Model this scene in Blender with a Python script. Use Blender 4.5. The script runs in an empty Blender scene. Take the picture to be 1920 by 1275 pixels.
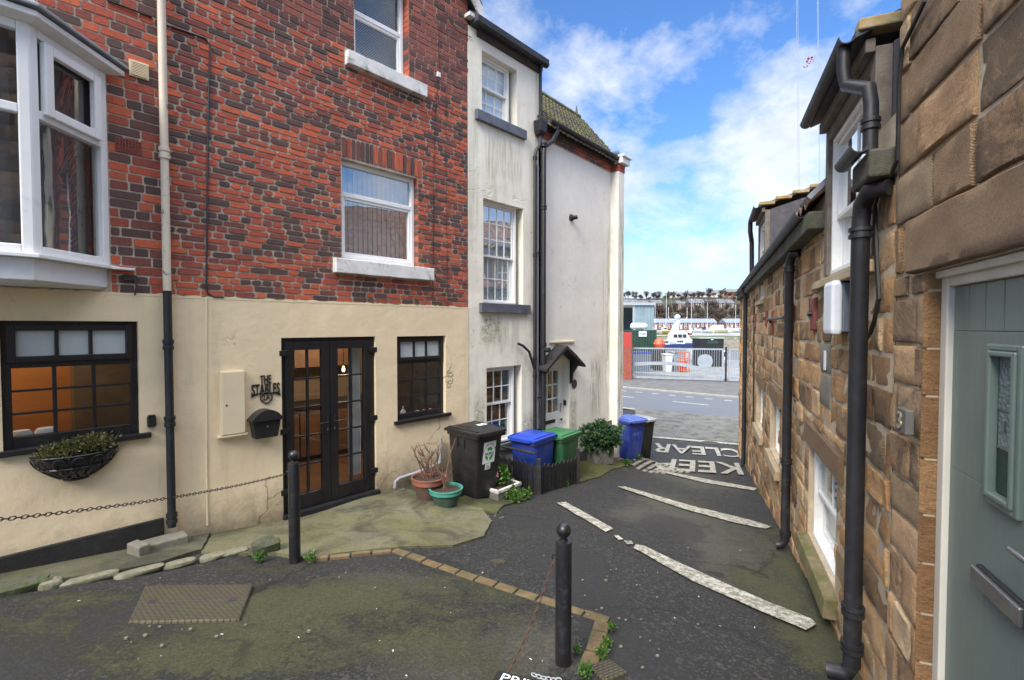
import bpy, math, random
from mathutils import Vector, Matrix, noise
rnd = random.Random(11)
scene = bpy.context.scene
col = scene.collection
rad = math.radians

# ------------------------------------------------------------------ camera model
FPX = 900.0; HC = 1.64; PITCH = math.atan(25.5 / FPX)

def ray(px, py):
    a = (px - 960) / FPX; b = (637.5 - py) / FPX
    return (a, math.cos(PITCH) + b * math.sin(PITCH), -math.sin(PITCH) + b * math.cos(PITCH))

RZ = -2.6                                  # level of the harbour road

def sstep(t):
    t = max(0.0, min(1.0, t)); return t * t * (3 - 2 * t)

def gz(x, y):                              # height of the sloping lane
    cx = x if x > -1.1 else -1.1 + (x + 1.1) * 0.0
    z = -0.068 * cx - 0.129 * y
    s = 0.64 * x + 0.77 * y
    t = sstep((s - 14.0) / 6.5)
    z = z * (1 - t) + RZ * t
    # raised apron in front of the glazed door
    d = math.hypot((x + 1.55) / 1.2, (y - 6.5) / 0.9)
    z += 0.10 * sstep(1.25 - d)
    n_ = (x - .556) * .764 - (y - 9.1) * .645; u_ = (x - .556) * .645 + (y - 9.1) * .764     # mossy bank along the white house
    z -= .22 * sstep((.64 - n_) / .2) * sstep((u_ + 1.3) / .3) * sstep((.75 - u_) / .3) if n_ > -1 else 0   # sunken bin store behind the picket fence
    z += .17 * sstep((1.0 - n_) / .5) * sstep((u_ - .9) / .5) * sstep((4.2 - u_) / .9)
    return z

def G(px, py):                             # pixel -> first point on the ground
    r = ray(px, py); lo = .5
    while lo < 200 and HC + r[2] * (lo + .08) > gz(r[0] * (lo + .08), r[1] * (lo + .08)): lo += .08
    hi = lo + .08
    for k in range(30):
        m = (lo + hi) / 2
        if HC + r[2] * m > gz(r[0] * m, r[1] * m): lo = m
        else: hi = m
    return Vector((r[0] * lo, r[1] * lo, gz(r[0] * lo, r[1] * lo)))

def at(px, py, Y):                         # pixel at a given depth
    r = ray(px, py); k = Y / r[1]
    return Vector((r[0] * k, Y, HC + r[2] * k))

class Wall:
    def __init__(s, x, y, t, flip=False):
        n = math.hypot(t, 1); s.d = (t / n, 1 / n); s.o = (x, y)
        if flip: s.d = (-s.d[0], -s.d[1])
        s.n = (s.d[1], -s.d[0]); s.ang = math.atan2(s.d[1], s.d[0])
    def uv(s, px, py, off=0.0):
        r = ray(px, py)
        k = ((s.o[0] + s.n[0] * off) * s.n[0] + (s.o[1] + s.n[1] * off) * s.n[1]) / (r[0] * s.n[0] + r[1] * s.n[1])
        x, y = r[0] * k - s.o[0], r[1] * k - s.o[1]
        return x * s.d[0] + y * s.d[1], HC + r[2] * k
    def P(s, u, z, n=0.0):
        return Vector((s.o[0] + s.d[0] * u + s.n[0] * n, s.o[1] + s.d[1] * u + s.n[1] * n, z))
    def ground(s, u, n=0.0):
        p = s.P(u, 0, n); return gz(p.x, p.y)
    def loc(s, p):                         # world point -> (u, n)
        x, y = p[0] - s.o[0], p[1] - s.o[1]
        return x * s.d[0] + y * s.d[1], x * s.n[0] + y * s.n[1]

L = Wall(-2.694, 5.6, .922)
C = Wall(.556, 9.1, .844)
R = Wall(.968, 0, .414, True)

# ------------------------------------------------------------------ objects
def tag(o, label=None, cat=None, group=None, kind=None):
    if label: o['label'] = label
    if cat: o['category'] = cat
    if group: o['group'] = group
    if kind: o['kind'] = kind
    return o

def empty(name, loc, rz=0.0, parent=None):
    o = bpy.data.objects.new(name, None); col.objects.link(o)
    o.location = loc; o.rotation_euler = (0, 0, rz); o.empty_display_size = .1
    if parent: o.parent = parent
    return o

def kids(o): return [c for c in bpy.data.objects if c.parent == o]

def dup(o, loc=None, rz=None, label=None, parent=None):
    c = o.copy(); col.objects.link(c)
    if parent: c.parent = parent
    if loc is not None: c.location = loc
    if rz is not None: c.rotation_euler = (0, 0, rz)
    if label: c['label'] = label
    for k in kids(o): dup(k, parent=c)
    return c

class MB:
    def __init__(s): s.v = []; s.f = []; s.a = []; s.cur = None
    def add(s, vs, fs, a=None):
        b = len(s.v); s.v += [tuple(v) for v in vs]
        for f in fs:
            s.f.append(tuple(i + b for i in f)); s.a.append(a or s.cur or (.5, .5, .5))
        return s
    def box(s, x0, x1, y0, y1, z0, z1, a=None):
        vs = [(x, y, z) for z in (z0, z1) for y in (y0, y1) for x in (x0, x1)]
        return s.add(vs, [(0, 2, 3, 1), (4, 5, 7, 6), (0, 1, 5, 4), (1, 3, 7, 5), (3, 2, 6, 7), (2, 0, 4, 6)], a)
    def poly(s, pts, a=None): return s.add(pts, [tuple(range(len(pts)))], a)
    def obox(s, c, ax, ay, az, a=None):       # oriented box from centre and half axes
        c, ax, ay, az = map(Vector, (c, ax, ay, az))
        vs = [c + ax * i + ay * j + az * k for k in (-1, 1) for j in (-1, 1) for i in (-1, 1)]
        return s.add(vs, [(0, 2, 3, 1), (4, 5, 7, 6), (0, 1, 5, 4), (1, 3, 7, 5), (3, 2, 6, 7), (2, 0, 4, 6)], a)
    def tube(s, pts, r, seg=10, cap=True, a=None):
        pts = [Vector(p) for p in pts]; n = len(pts)
        rs = r if isinstance(r, (list, tuple)) else [r] * n
        vs = []; fs = []; up = None
        for i, p in enumerate(pts):
            t = (pts[min(i + 1, n - 1)] - pts[max(i - 1, 0)]).normalized()
            if up is None:
                up = Vector((0, 0, 1)) if abs(t.z) < .9 else Vector((1, 0, 0))
            e = t.cross(up)
            if e.length < 1e-5: e = t.cross(Vector((0, 1, 0)))
            e.normalize(); q = e.cross(t).normalized(); up = q
            for k in range(seg):
                w = 2 * math.pi * k / seg
                vs.append(p + (e * math.cos(w) + q * math.sin(w)) * rs[i])
        for i in range(n - 1):
            for k in range(seg):
                k2 = (k + 1) % seg
                fs.append((i * seg + k, i * seg + k2, (i + 1) * seg + k2, (i + 1) * seg + k))
        if cap:
            fs.append(tuple(range(seg))[::-1]); fs.append(tuple((n - 1) * seg + k for k in range(seg)))
        return s.add(vs, fs, a)
    def lathe(s, prof, c=(0, 0, 0), seg=24, a=None, sx=1, sy=1):
        vs = []; fs = []; n = len(prof)
        for (r, z) in prof:
            for k in range(seg):
                w = 2 * math.pi * k / seg
                vs.append((c[0] + r * math.cos(w) * sx, c[1] + r * math.sin(w) * sy, c[2] + z))
        for i in range(n - 1):
            for k in range(seg):
                k2 = (k + 1) % seg
                fs.append((i * seg + k, i * seg + k2, (i + 1) * seg + k2, (i + 1) * seg + k))
        fs.append(tuple(range(seg))[::-1]); fs.append(tuple((n - 1) * seg + k for k in range(seg)))
        return s.add(vs, fs, a)
    def prism(s, pts, d, a=None):             # closed outline (3D points) swept by vector d
        n = len(pts); d = Vector(d)
        vs = [Vector(p) for p in pts] + [Vector(p) + d for p in pts]
        fs = [tuple(range(n))[::-1], tuple(range(n, 2 * n))]
        fs += [(i, (i + 1) % n, n + (i + 1) % n, n + i) for i in range(n)]
        return s.add(vs, fs, a)
    def loft(s, rings, cap=True, a=None):     # rings of equal length
        n = len(rings[0]); vs = [p for r_ in rings for p in r_]; fs = []
        for i in range(len(rings) - 1):
            for k in range(n):
                k2 = (k + 1) % n
                fs.append((i * n + k, i * n + k2, (i + 1) * n + k2, (i + 1) * n + k))
        if cap:
            fs.append(tuple(range(n))[::-1]); fs.append(tuple((len(rings) - 1) * n + k for k in range(n)))
        return s.add(vs, fs, a)
    def build(s, name, mat, parent=None, smooth=False, bevel=0, seg=2, loc=None, rz=None, sub=0):
        me = bpy.data.meshes.new(name); me.from_pydata(s.v, [], s.f); me.update()
        at_ = me.attributes.new('rnd', 'FLOAT_COLOR', 'FACE')
        flat = []
        for a in s.a: flat += [a[0], a[1], a[2], 1.0]
        at_.data.foreach_set('color', flat)
        o = bpy.data.objects.new(name, me); col.objects.link(o)
        me.materials.append(mat)
        if parent: o.parent = parent
        if loc is not None: o.location = loc
        if rz is not None: o.rotation_euler = (0, 0, rz)
        if smooth:
            me.polygons.foreach_set('use_smooth', [True] * len(me.polygons))
            if not sub:
                try: me.set_sharp_from_angle(angle=rad(38))
                except Exception: pass
        if bevel:
            m = o.modifiers.new('bevel', 'BEVEL'); m.width = bevel; m.segments = seg
            m.limit_method = 'ANGLE'; m.angle_limit = rad(35)
        if sub:
            m = o.modifiers.new('sub', 'SUBSURF'); m.levels = sub; m.render_levels = sub
        return o

_txt = {}
def text_mesh(s, bold=0.0):                   # 2D verts / faces of a word, unit box
    key = (s, bold)
    if key in _txt: return _txt[key]
    cu = bpy.data.curves.new('word', 'FONT'); cu.body = s; cu.size = 1.0; cu.resolution_u = 4; cu.offset = bold
    o = bpy.data.objects.new('word', cu); col.objects.link(o)
    dg = bpy.context.evaluated_depsgraph_get(); dg.update()
    me = bpy.data.meshes.new_from_object(o.evaluated_get(dg))
    vs = [(v.co.x, v.co.y) for v in me.vertices]; fs = [tuple(p.vertices) for p in me.polygons]
    bpy.data.objects.remove(o); bpy.data.curves.remove(cu); bpy.data.meshes.remove(me)
    x0 = min(v[0] for v in vs); x1 = max(v[0] for v in vs); y0 = min(v[1] for v in vs); y1 = max(v[1] for v in vs)
    vs = [((x - x0) / (x1 - x0), (y - y0) / (y1 - y0)) for x, y in vs]
    _txt[key] = (vs, fs); return _txt[key]

def word(mb, s, fn, bold=0.0, thick=None):    # fn(a, b) -> 3D point ; thick = extrusion vector
    vs, fs = text_mesh(s, bold)
    pts = [Vector(fn(a, b)) for a, b in vs]
    mb.add(pts, fs)
    if thick:
        d = Vector(thick); n = len(pts)
        edges = {}
        for f in fs:
            for i in range(len(f)):
                e = (f[i], f[(i + 1) % len(f)])
                if (e[1], e[0]) in edges: del edges[(e[1], e[0])]
                else: edges[e] = 1
        mb.add(pts + [p + d for p in pts], [(a, b, b + n, a + n) for a, b in edges])

# ------------------------------------------------------------------ materials
def lin(r, g, b):
    f = lambda c: (c / 255 / 12.92) if c / 255 <= .04045 else ((c / 255 + .055) / 1.055) ** 2.4
    return (f(r), f(g), f(b))

class Mat:
    def __init__(s, name):
        s.m = bpy.data.materials.new(name); s.m.use_nodes = True
        s.t = s.m.node_tree; s.t.nodes.clear()
        s.o = s.t.nodes.new('ShaderNodeOutputMaterial'); s._oc = None
    def nd(s, typ, ins=None, **props):
        n = s.t.nodes.new('ShaderNode' + typ)
        for k, v in props.items(): setattr(n, k, v)
        for k, v in (ins or {}).items(): s.put(n.inputs[k], v)
        return n
    def put(s, sock, v):
        if isinstance(v, bpy.types.NodeSocket): s.t.links.new(v, sock)
        elif isinstance(v, (tuple, list)) and sock.type == 'RGBA' and len(v) == 3: sock.default_value = (*v, 1)
        else: sock.default_value = v
    def oc(s):
        if s._oc is None: s._oc = s.nd('TexCoord').outputs['Object']
        return s._oc
    def mp(s, scale=(1, 1, 1), rot=(0, 0, 0), loc=(0, 0, 0), vec=None):
        return s.nd('Mapping', {'Vector': vec or s.oc(), 'Scale': scale, 'Rotation': rot, 'Location': loc}).outputs[0]
    def noise(s, scale, detail=4, rough=.6, vec=None, dist=0):
        return s.nd('TexNoise', {'Vector': vec or s.oc(), 'Scale': scale, 'Detail': detail, 'Roughness': rough, 'Distortion': dist}).outputs[0]
    def voro(s, scale, vec=None, feature='F1', out=0):
        return s.nd('TexVoronoi', {'Vector': vec or s.oc(), 'Scale': scale}, feature=feature).outputs[out]
    def wave(s, scale, vec=None, dist=2, detail=2, dscale=1, dir='X'):
        return s.nd('TexWave', {'Vector': vec or s.oc(), 'Scale': scale, 'Distortion': dist, 'Detail': detail, 'Detail Scale': dscale}, bands_direction=dir).outputs[1]
    def ramp(s, fac, stops):
        n = s.nd('ValToRGB', {0: fac}); e = n.color_ramp.elements
        while len(e) < len(stops): e.new(.5)
        for i, (p, c) in enumerate(stops):
            e[i].position = p; e[i].color = (c, c, c, 1) if isinstance(c, (int, float)) else (*c, 1)
        return n.outputs[0]
    def mix(s, f, a, b, blend='MIX'):
        n = s.nd('Mix', data_type='RGBA', blend_type=blend)
        s.put(n.inputs[0], f); s.put(n.inputs[6], a); s.put(n.inputs[7], b); return n.outputs[2]
    def ma(s, op, a, b=0.0, clamp=False):
        n = s.nd('Math', {0: a, 1: b}, operation=op); n.use_clamp = clamp; return n.outputs[0]
    def sep(s, v=None):
        return s.nd('SeparateXYZ', {0: v or s.oc()}).outputs
    def attr(s, name): return s.nd('Attribute', attribute_name=name)
    def bump(s, h, strength=.3, dist=.01, normal=None):
        i = {'Height': h, 'Strength': strength, 'Distance': dist}
        if normal is not None: i['Normal'] = normal
        return s.nd('Bump', i).outputs[0]
    def out(s, color, rough=.6, normal=None, **kw):
        i = {'Base Color': color, 'Roughness': rough}
        if normal is not None: i['Normal'] = normal
        for k, v in kw.items(): i[k.replace('_', ' ')] = v
        b = s.nd('BsdfPrincipled', i); s.t.links.new(b.outputs[0], s.o.inputs[0]); return s.m

def mul(c, k): return tuple(min(1, x * k) for x in c)

def plain(name, c, rough=.5, var=.18, vs=6, bs=60, bump=.15, metal=0, dirt=None, ds=3, dlo=.55, dhi=.75, bd=.003):
    m = Mat(name)
    n = m.noise(vs, 5, .65)
    cc = m.mix(m.ramp(n, [(.3, 0), (.7, 1)]), mul(c, 1 - var), mul(c, 1 + var))
    if dirt is not None:
        cc = m.mix(m.ramp(m.noise(ds, 8, .7, dist=.4), [(dlo, 0), (dhi, 1)]), cc, dirt)
    rr = m.ma('ADD', m.ma('MULTIPLY', m.noise(vs * 3, 3), .2), rough - .1)
    return m.out(cc, rr, m.bump(m.noise(bs, 6, .7), bump, bd), Metallic=metal)

def glass(name, tint=(.9, .95, .95), base=.10, power=3.0, rough=.0, wob=.02):
    m = Mat(name)
    lw = m.nd('LayerWeight', {'Blend': .5}).outputs['Facing']
    f = m.ma('ADD', m.ma('MULTIPLY', m.ma('POWER', lw, power), .85), base, True)
    nb = m.bump(m.noise(2.2, 2, .5), wob, .05)
    g = m.nd('BsdfGlossy', {'Color': (1, 1, 1, 1), 'Roughness': rough, 'Normal': nb}).outputs[0]
    t = m.nd('BsdfTransparent', {'Color': (*tint, 1)}).outputs[0]
    x = m.nd('MixShader', {0: f, 1: t, 2: g}).outputs[0]
    m.t.links.new(x, m.o.inputs[0]); return m.m

def emis(name, c, k):
    m = Mat(name); e = m.nd('Emission', {'Color': (*c, 1), 'Strength': k}).outputs[0]
    m.t.links.new(e, m.o.inputs[0]); return m.m

def mat_brick(name, dark=.35, fine=False, stops=None):
    m = Mat(name)
    a = m.sep(m.attr('rnd').outputs['Color'])
    x = m.noise(.9, 3, .6); x2 = m.noise(28, 5, .7)
    r = m.ma('ADD', a[0], m.ma('MULTIPLY', m.ma('SUBTRACT', x, .5), .38))
    r = m.ma('ADD', r, m.ma('MULTIPLY', m.ma('SUBTRACT', x2, .5), .50), True)
    cc = m.ramp(r, stops or [(0, (.065, .047, .043)), (dark * .7, (.11, .060, .052)), (dark, (.21, .062, .046)), (min(.9, dark + .22), (.44, .080, .040)), (1, (.62, .135, .055))])
    cc = m.mix(m.ma('MULTIPLY', m.ramp(m.noise(55, 6, .75), [(.52, 0), (.66, 1)]), .6), cc, (.045, .032, .03))
    wht = m.ramp(m.noise(9, 7, .75, dist=.6), [(.66, 0), (.74, 1)])
    cc = m.mix(m.ma('MULTIPLY', wht, m.ma('MULTIPLY', a[2], .55)), cc, (.42, .36, .32))
    cc = m.mix(m.ma('MULTIPLY', a[1], .30), cc, mul((.16, .06, .045), 1))
    h = m.noise(120, 6, .75); h2 = m.noise(30, 3, .6)
    return m.out(cc, .86, m.bump(m.ma('ADD', m.ma('MULTIPLY', h, .5), h2), .75, .006))

def mat_stone(name, stops, tool=90, soot=.55, mortar=None):
    m = Mat(name)
    a = m.sep(m.attr('rnd').outputs['Color'])
    off = m.nd('CombineXYZ', {0: m.ma('MULTIPLY', a[0], 37.0), 1: m.ma('MULTIPLY', a[1], 19.0), 2: m.ma('MULTIPLY', a[2], 23.0)}).outputs[0]
    v = m.nd('VectorMath', {0: m.oc(), 1: off}, operation='ADD').outputs[0]     # every stone has its own grain
    tilt = m.nd('VectorRotate', {'Vector': v, 'Angle': m.ma('MULTIPLY', m.ma('SUBTRACT', a[2], .5), 1.6)}, rotation_type='Y_AXIS').outputs[0]
    n1 = m.noise(3.6, 7, .68, vec=v, dist=.5); n2 = m.noise(17, 7, .72, vec=v)
    bed = m.noise(5.0, 7, .7, vec=m.mp((1, 1, 3.6), vec=tilt), dist=.35)
    r = m.ma('ADD', m.ma('ADD', m.ma('MULTIPLY', a[0], .58), .13), m.ma('MULTIPLY', n1, .45))
    r = m.ma('ADD', r, m.ma('MULTIPLY', m.ma('SUBTRACT', bed, .5), .60))
    r = m.ma('ADD', r, m.ma('MULTIPLY', m.ma('SUBTRACT', n2, .5), .55), True)
    cc = m.ramp(r, stops)
    so = m.ma('ADD', m.ma('MULTIPLY', m.noise(3.4, 9, .76, vec=v, dist=.9), .8), m.ma('MULTIPLY', m.ma('SUBTRACT', a[1], .5), .62))
    so = m.ma('ADD', so, m.ma('MULTIPLY', m.ma('SUBTRACT', n2, .5), .3))
    cc = m.mix(m.ma('MULTIPLY', m.ramp(so, [(.50, 0), (.60, 1)]), soot), cc, (.030, .027, .025))
    cc = m.mix(m.ma('MULTIPLY', m.ramp(m.noise(95, 5, .8), [(.46, 0), (.72, 1)]), .5), cc, (.07, .05, .036))
    # chisel strokes on some of the stones
    wv = m.nd('TexWave', {'Vector': tilt, 'Scale': tool / 6.28 * 2.6, 'Distortion': 8.0, 'Detail': 5, 'Detail Scale': 2.2, 'Detail Roughness': .65}, bands_direction='X').outputs[1]
    tm = m.ramp(m.ma('ADD', a[2], m.ma('MULTIPLY', m.ma('SUBTRACT', n1, .5), .9)), [(.45, .0), (.75, 1)])
    cc = m.mix(m.ma('MULTIPLY', m.ma('MULTIPLY', m.ma('SUBTRACT', 1.0, wv), tm), .45), cc, (.06, .042, .03))
    cc = m.mix(1.0, cc, (1.10, 1.0, .86), 'MULTIPLY')
    h = m.ma('ADD', m.ma('MULTIPLY', m.ma('MULTIPLY', wv, tm), .8), m.ma('ADD', m.ma('MULTIPLY', m.noise(30, 8, .75, vec=v), 1.5), m.ma('MULTIPLY', bed, 1.6)))
    return m.out(cc, .92, m.bump(h, 1.0, .02))

def mat_render(name, c, stain, moss=(.16, .17, .05), lo=-.5, hi=.25, streak=0.0, cracks=.55, stains=()):
    m = Mat(name); z = m.sep()[2]
    n = m.noise(1.3, 6, .65)
    cc = m.mix(m.ramp(n, [(.3, 0), (.7, 1)]), mul(c, .86), mul(c, 1.05))
    cc = m.mix(m.ma('MULTIPLY', m.noise(14, 6, .7), .3), cc, mul(c, .8))
    # grime that climbs from the foot of the wall
    g = m.nd('MapRange', {0: z, 1: hi, 2: lo, 3: 0.0, 4: 1.0}).outputs[0]
    gm = m.ramp(m.ma('ADD', m.ma('MULTIPLY', g, .75), m.ma('MULTIPLY', m.noise(5, 8, .75), .6)), [(.55, 0), (.95, 1)])
    cc = m.mix(m.ma('MULTIPLY', gm, .85), cc, stain)
    if streak:
        sv = m.noise(1.0, 7, .72, vec=m.mp((5.5, 1, .55)))
        pm = m.noise(.75, 3, .6)
        st = m.ma('MULTIPLY', m.ramp(sv, [(.47, 0), (.70, 1)]), m.ramp(pm, [(.38, 0), (.60, 1)]))
        cc = m.mix(m.ma('MULTIPLY', st, streak), cc, moss)
        bl = m.ma('MULTIPLY', m.ramp(m.noise(7, 8, .8, dist=.5), [(.58, 0), (.66, 1)]), m.ramp(m.noise(1.1, 2), [(.52, 0), (.62, 1)]))
        cc = m.mix(m.ma('MULTIPLY', bl, .75), cc, (.10, .105, .06))
    else:
        sv = m.noise(1.0, 6, .7, vec=m.mp((4, 1, .5)))
        cc = m.mix(m.ma('MULTIPLY', m.ramp(sv, [(.56, 0), (.75, 1)]), .3), cc, mul(stain, 1.6))
    if stains:
        x = m.sep()[0]; sv2 = m.ramp(m.noise(1.0, 8, .76, vec=m.mp((16, 1, 1.1))), [(.44, 0), (.62, 1)]); sp2 = m.ramp(m.noise(11, 8, .78), [(.40, .15), (.62, 1)])
        for (a0, a1, c0, c1, k, run) in stains:
            mr = lambda v, p, q: m.nd('MapRange', {0: v, 1: p, 2: q, 3: 0.0, 4: 1.0}, interpolation_type='SMOOTHSTEP').outputs[0]
            w_ = min(.12, (a1 - a0) / 2); hz_ = (c1 - c0) * .4
            f = m.ma('MULTIPLY', m.ma('MULTIPLY', mr(x, a0, a0 + w_), mr(x, a1, a1 - w_)), m.ma('MULTIPLY', mr(z, c0, c0 + hz_), mr(z, c1, c1 - hz_ * .6)))
            cc = m.mix(m.ma('MULTIPLY', m.ma('MULTIPLY', f, sv2 if run else sp2), k), cc, (.17, .175, .075))
    # hairline cracks
    cr = m.nd('TexVoronoi', {'Vector': m.nd('VectorMath', {0: m.oc(), 1: m.nd('TexNoise', {'Vector': m.oc(), 'Scale': 2.5, 'Detail': 5}).outputs[1]}, operation='ADD').outputs[0], 'Scale': .55}, feature='DISTANCE_TO_EDGE').outputs[0]
    ck = m.ma('MULTIPLY', m.ramp(cr, [(.0, 1), (.004, 1), (.009, 0)]), m.ramp(m.noise(.7, 3), [(.54, 0), (.62, 1)]))
    cc = m.mix(m.ma('MULTIPLY', ck, cracks), cc, mul(stain, .6))
    h = m.ma('ADD', m.noise(4, 5, .6), m.ma('MULTIPLY', m.noise(90, 5, .7), .12))
    h = m.ma('SUBTRACT', h, m.ma('MULTIPLY', ck, .4)); h = m.ma('SUBTRACT', h, m.ma('MULTIPLY', gm, .25))
    return m.out(cc, .88, m.bump(h, .6, .02))

K = {}
K['brick'] = mat_brick('old_red_brick', .36)
K['brick_pl'] = mat_brick('purple_brick', .52)
K['brick_band'] = mat_brick('brick_band', .3)
K['mortar'] = plain('lime_mortar', (.50, .42, .325), .95, .3, 9, 90, .8, dirt=(.20, .16, .125), ds=3, dlo=.48, dhi=.8, bd=.006)
K['mortar_s'] = plain('stone_mortar', (.44, .35, .24), .95, .25, 5, 80, .7, dirt=(.24, .19, .13), ds=3, bd=.006)
K['cream'] = mat_render('cream_render', (.83, .665, .425), (.17, .13, .075), lo=-.75, hi=.15)
K['white_r'] = mat_render('white_render', (.86, .805, .675), (.27, .25, .14), moss=(.36, .36, .17), lo=-1.5, hi=-.1, streak=.55, cracks=.12, stains=((3.15, 3.75, 1.25, 1.88, .9, 0), (3.0, 3.36, -1.0, .6, .85, 0), (3.25, 4.3, 3.9, 5.0, .5, 1), (2.93, 3.2, 1.9, 6.0, .45, 1), (4.2, 4.7, -1.4, .2, .8, 0), (3.3, 4.2, 1.0, 1.9, .5, 1)))
K['white_c'] = mat_render('pale_render', (.86, .815, .715), (.30, .28, .17), moss=(.42, .41, .24), lo=-2.2, hi=-.7, streak=.12, cracks=.0, stains=((2.45, 2.70, -1.6, 5.1, .9, 1), (2.66, 3.0, -2.0, 5.1, .95, 1), (1.75, 2.3, -.6, 1.1, .95, 1), (.95, 1.3, -1.2, .3, .8, 0), (1.3, 2.6, -1.3, -.4, .6, 0), (2.2, 2.6, -1.0, 3.6, .35, 1)))  # corner streaks; the pier's are deepened in colour to dim its sunlit face
K['plinth'] = plain('black_plinth', (.018, .017, .016), .6, .4, 5, 40, .5, dirt=(.06, .055, .045), ds=5, bd=.01)
K['upvc'] = plain('white_upvc', (.80, .80, .78), .35, .05, 3, 30, .05, dirt=(.55, .52, .46), ds=2.5, dlo=.62, dhi=.85)
K['apron'] = plain('white_board', (.74, .74, .72), .5, .08, 2, 30, .1, dirt=(.45, .45, .45), ds=1.5, dlo=.5, dhi=.8)
K['sash'] = plain('sash_paint', (.78, .77, .73), .4, .06, 4, 40, .1, dirt=(.5, .46, .38), ds=5, dlo=.6, dhi=.8)
K['blackp'] = plain('black_window_paint', (.012, .011, .012), .42, .4, 5, 60, .25, dirt=(.05, .045, .04), ds=6, dlo=.6, dhi=.8)
K['pipe'] = plain('black_pipe', (.014, .014, .016), .5, .3, 6, 50, .12, dirt=(.06, .058, .055), ds=7, dlo=.55, dhi=.8)
K['sillw'] = plain('painted_sill', (.70, .68, .64), .75, .12, 6, 40, .5, dirt=(.28, .26, .23), ds=4, dlo=.52, dhi=.68, bd=.006)
K['sillg'] = plain('slate_sill', (.085, .095, .115), .5, .25, 4, 30, .3, dirt=(.19, .2, .22), ds=2, dlo=.5, dhi=.8)
K['glass'] = glass('window_glass', base=.13)
K['glass_r'] = glass('reflective_glass', (.8, .86, .88), base=.34, power=2.0, wob=.035)
K['glass_k'] = glass('clear_glass', (.92, .93, .9), base=.045, power=4)
K['glass_d'] = glass('low_window_glass', (.8, .84, .84), base=.03, power=5)
m = Mat('frosted_glass'); m.out(m.mix(m.noise(180, 2), (.42, .46, .45), (.56, .6, .58)), .35, m.bump(m.noise(220, 3), .5, .004)); K['frost'] = m.m
K['blind'] = plain('pale_blind', (.66, .68, .68), .7, .04)
K['net'] = plain('net_curtain', (.80, .83, .86), .9, .1, 20)
K['curtain'] = plain('white_curtain', (.72, .73, .74), .9, .06, 5)
K['dark'] = plain('dark_interior', (.035, .034, .036), .9, .2)
K['orange_wall'] = plain('orange_wall', (.50, .19, .045), .85, .06, 2)
K['tan_wall'] = plain('tan_wall', (.29, .20, .125), .85, .15, 2)
K['grey_wall'] = plain('taupe_wall', (.17, .13, .085), .85, .1, 2)
K['wood'] = plain('kitchen_wood', (.22, .11, .055), .5, .3, 5)
K['darkwood'] = plain('dark_timber', (.045, .032, .024), .8, .3, 8, 60, .6)
K['floorwood'] = plain('floor_boards', (.22, .085, .035), .45, .25, 4)
K['wthr'] = plain('weathered_timber', (.15, .125, .10), .85, .35, 9, 70, .8, bd=.006)
K['slate'] = plain('slate_cheek', (.045, .045, .055), .6, .3, 7, 40, .5, dirt=(.10, .10, .105), ds=5, bd=.008)
K['lead'] = plain('lead_flashing', (.27, .29, .31), .5, .2, 6, 30, .4)
K['iron'] = plain('black_iron', (.016, .016, .017), .4, .3, 8, 70, .3)
K['bollard'] = plain('bollard_paint', (.014, .014, .016), .33, .3, 14, 120, .35, dirt=(.045, .043, .042), ds=9, dlo=.55, dhi=.7)
K['rust'] = plain('rusty_chain', (.11, .06, .038), .75, .5, 30, 120, .5, metal=.3)
K['galv'] = plain('galvanised_steel', (.42, .45, .47), .5, .15, 4, 30, .1, metal=.3)
K['steel'] = plain('brushed_steel', (.38, .37, .36), .3, .15, 9, 40, .1, metal=.9)
K['terra'] = plain('terracotta', (.25, .085, .05), .8, .3, 7, 60, .4, dirt=(.09, .07, .05), ds=5, dlo=.48, dhi=.66)
K['terra_b'] = plain('grimy_terracotta', (.12, .06, .04), .85, .3, 7, 60, .4, dirt=(.05, .045, .035), ds=5, dlo=.42, dhi=.62)
K['gpot'] = plain('green_plastic_pot', (.06, .27, .21), .45, .15, 6, 40, .2, dirt=(.05, .055, .03), ds=6, dlo=.58, dhi=.78)
K['gpot_b'] = plain('grimy_green_pot', (.04, .07, .05), .7, .4, 8, 60, .4)
K['soil'] = plain('soil', (.055, .035, .02), .95, .5, 25, 60, 1, bd=.02)
K['twig'] = plain('bare_stems', (.16, .085, .055), .85, .35, 20)
K['leaf_d'] = None
K['bin_k'] = plain('black_bin_plastic', (.014, .014, .014), .5, .35, 5, 90, .25, dirt=(.04, .038, .035), ds=4, dlo=.5, dhi=.8)
K['bin_b'] = plain('blue_bin_plastic', (.014, .038, .25), .45, .2, 5, 90, .2, dirt=(.07, .075, .11), ds=5, dlo=.45, dhi=.75)
K['bin_bl'] = plain('blue_bin_lid', (.02, .06, .40), .4, .12, 5, 90, .15)
K['bin_bf'] = plain('faded_blue_lid', (.07, .11, .36), .45, .2, 5, 60, .2)
K['bin_g'] = plain('green_bin_plastic', (.02, .10, .035), .45, .2, 5, 90, .2, dirt=(.07, .08, .055), ds=5, dlo=.45, dhi=.75)
K['bin_gl'] = plain('green_bin_lid', (.035, .15, .05), .42, .15, 5, 90, .15)
K['rubber'] = plain('rubber', (.015, .015, .015), .8)
K['sticker'] = plain('white_sticker', (.78, .80, .78), .4, .04)
K['sgreen'] = plain('sticker_green', (.03, .30, .06), .5, .05)
K['sblack'] = plain('sticker_black', (.015, .02, .015), .5, .05)
K['trough'] = plain('white_trough', (.62, .60, .55), .7, .15, 8, 50, .4, dirt=(.16, .12, .07), ds=7, dlo=.5, dhi=.65)
K['greystone'] = plain('grey_planter', (.12, .115, .10), .9, .25, 8, 50, .5)
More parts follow.
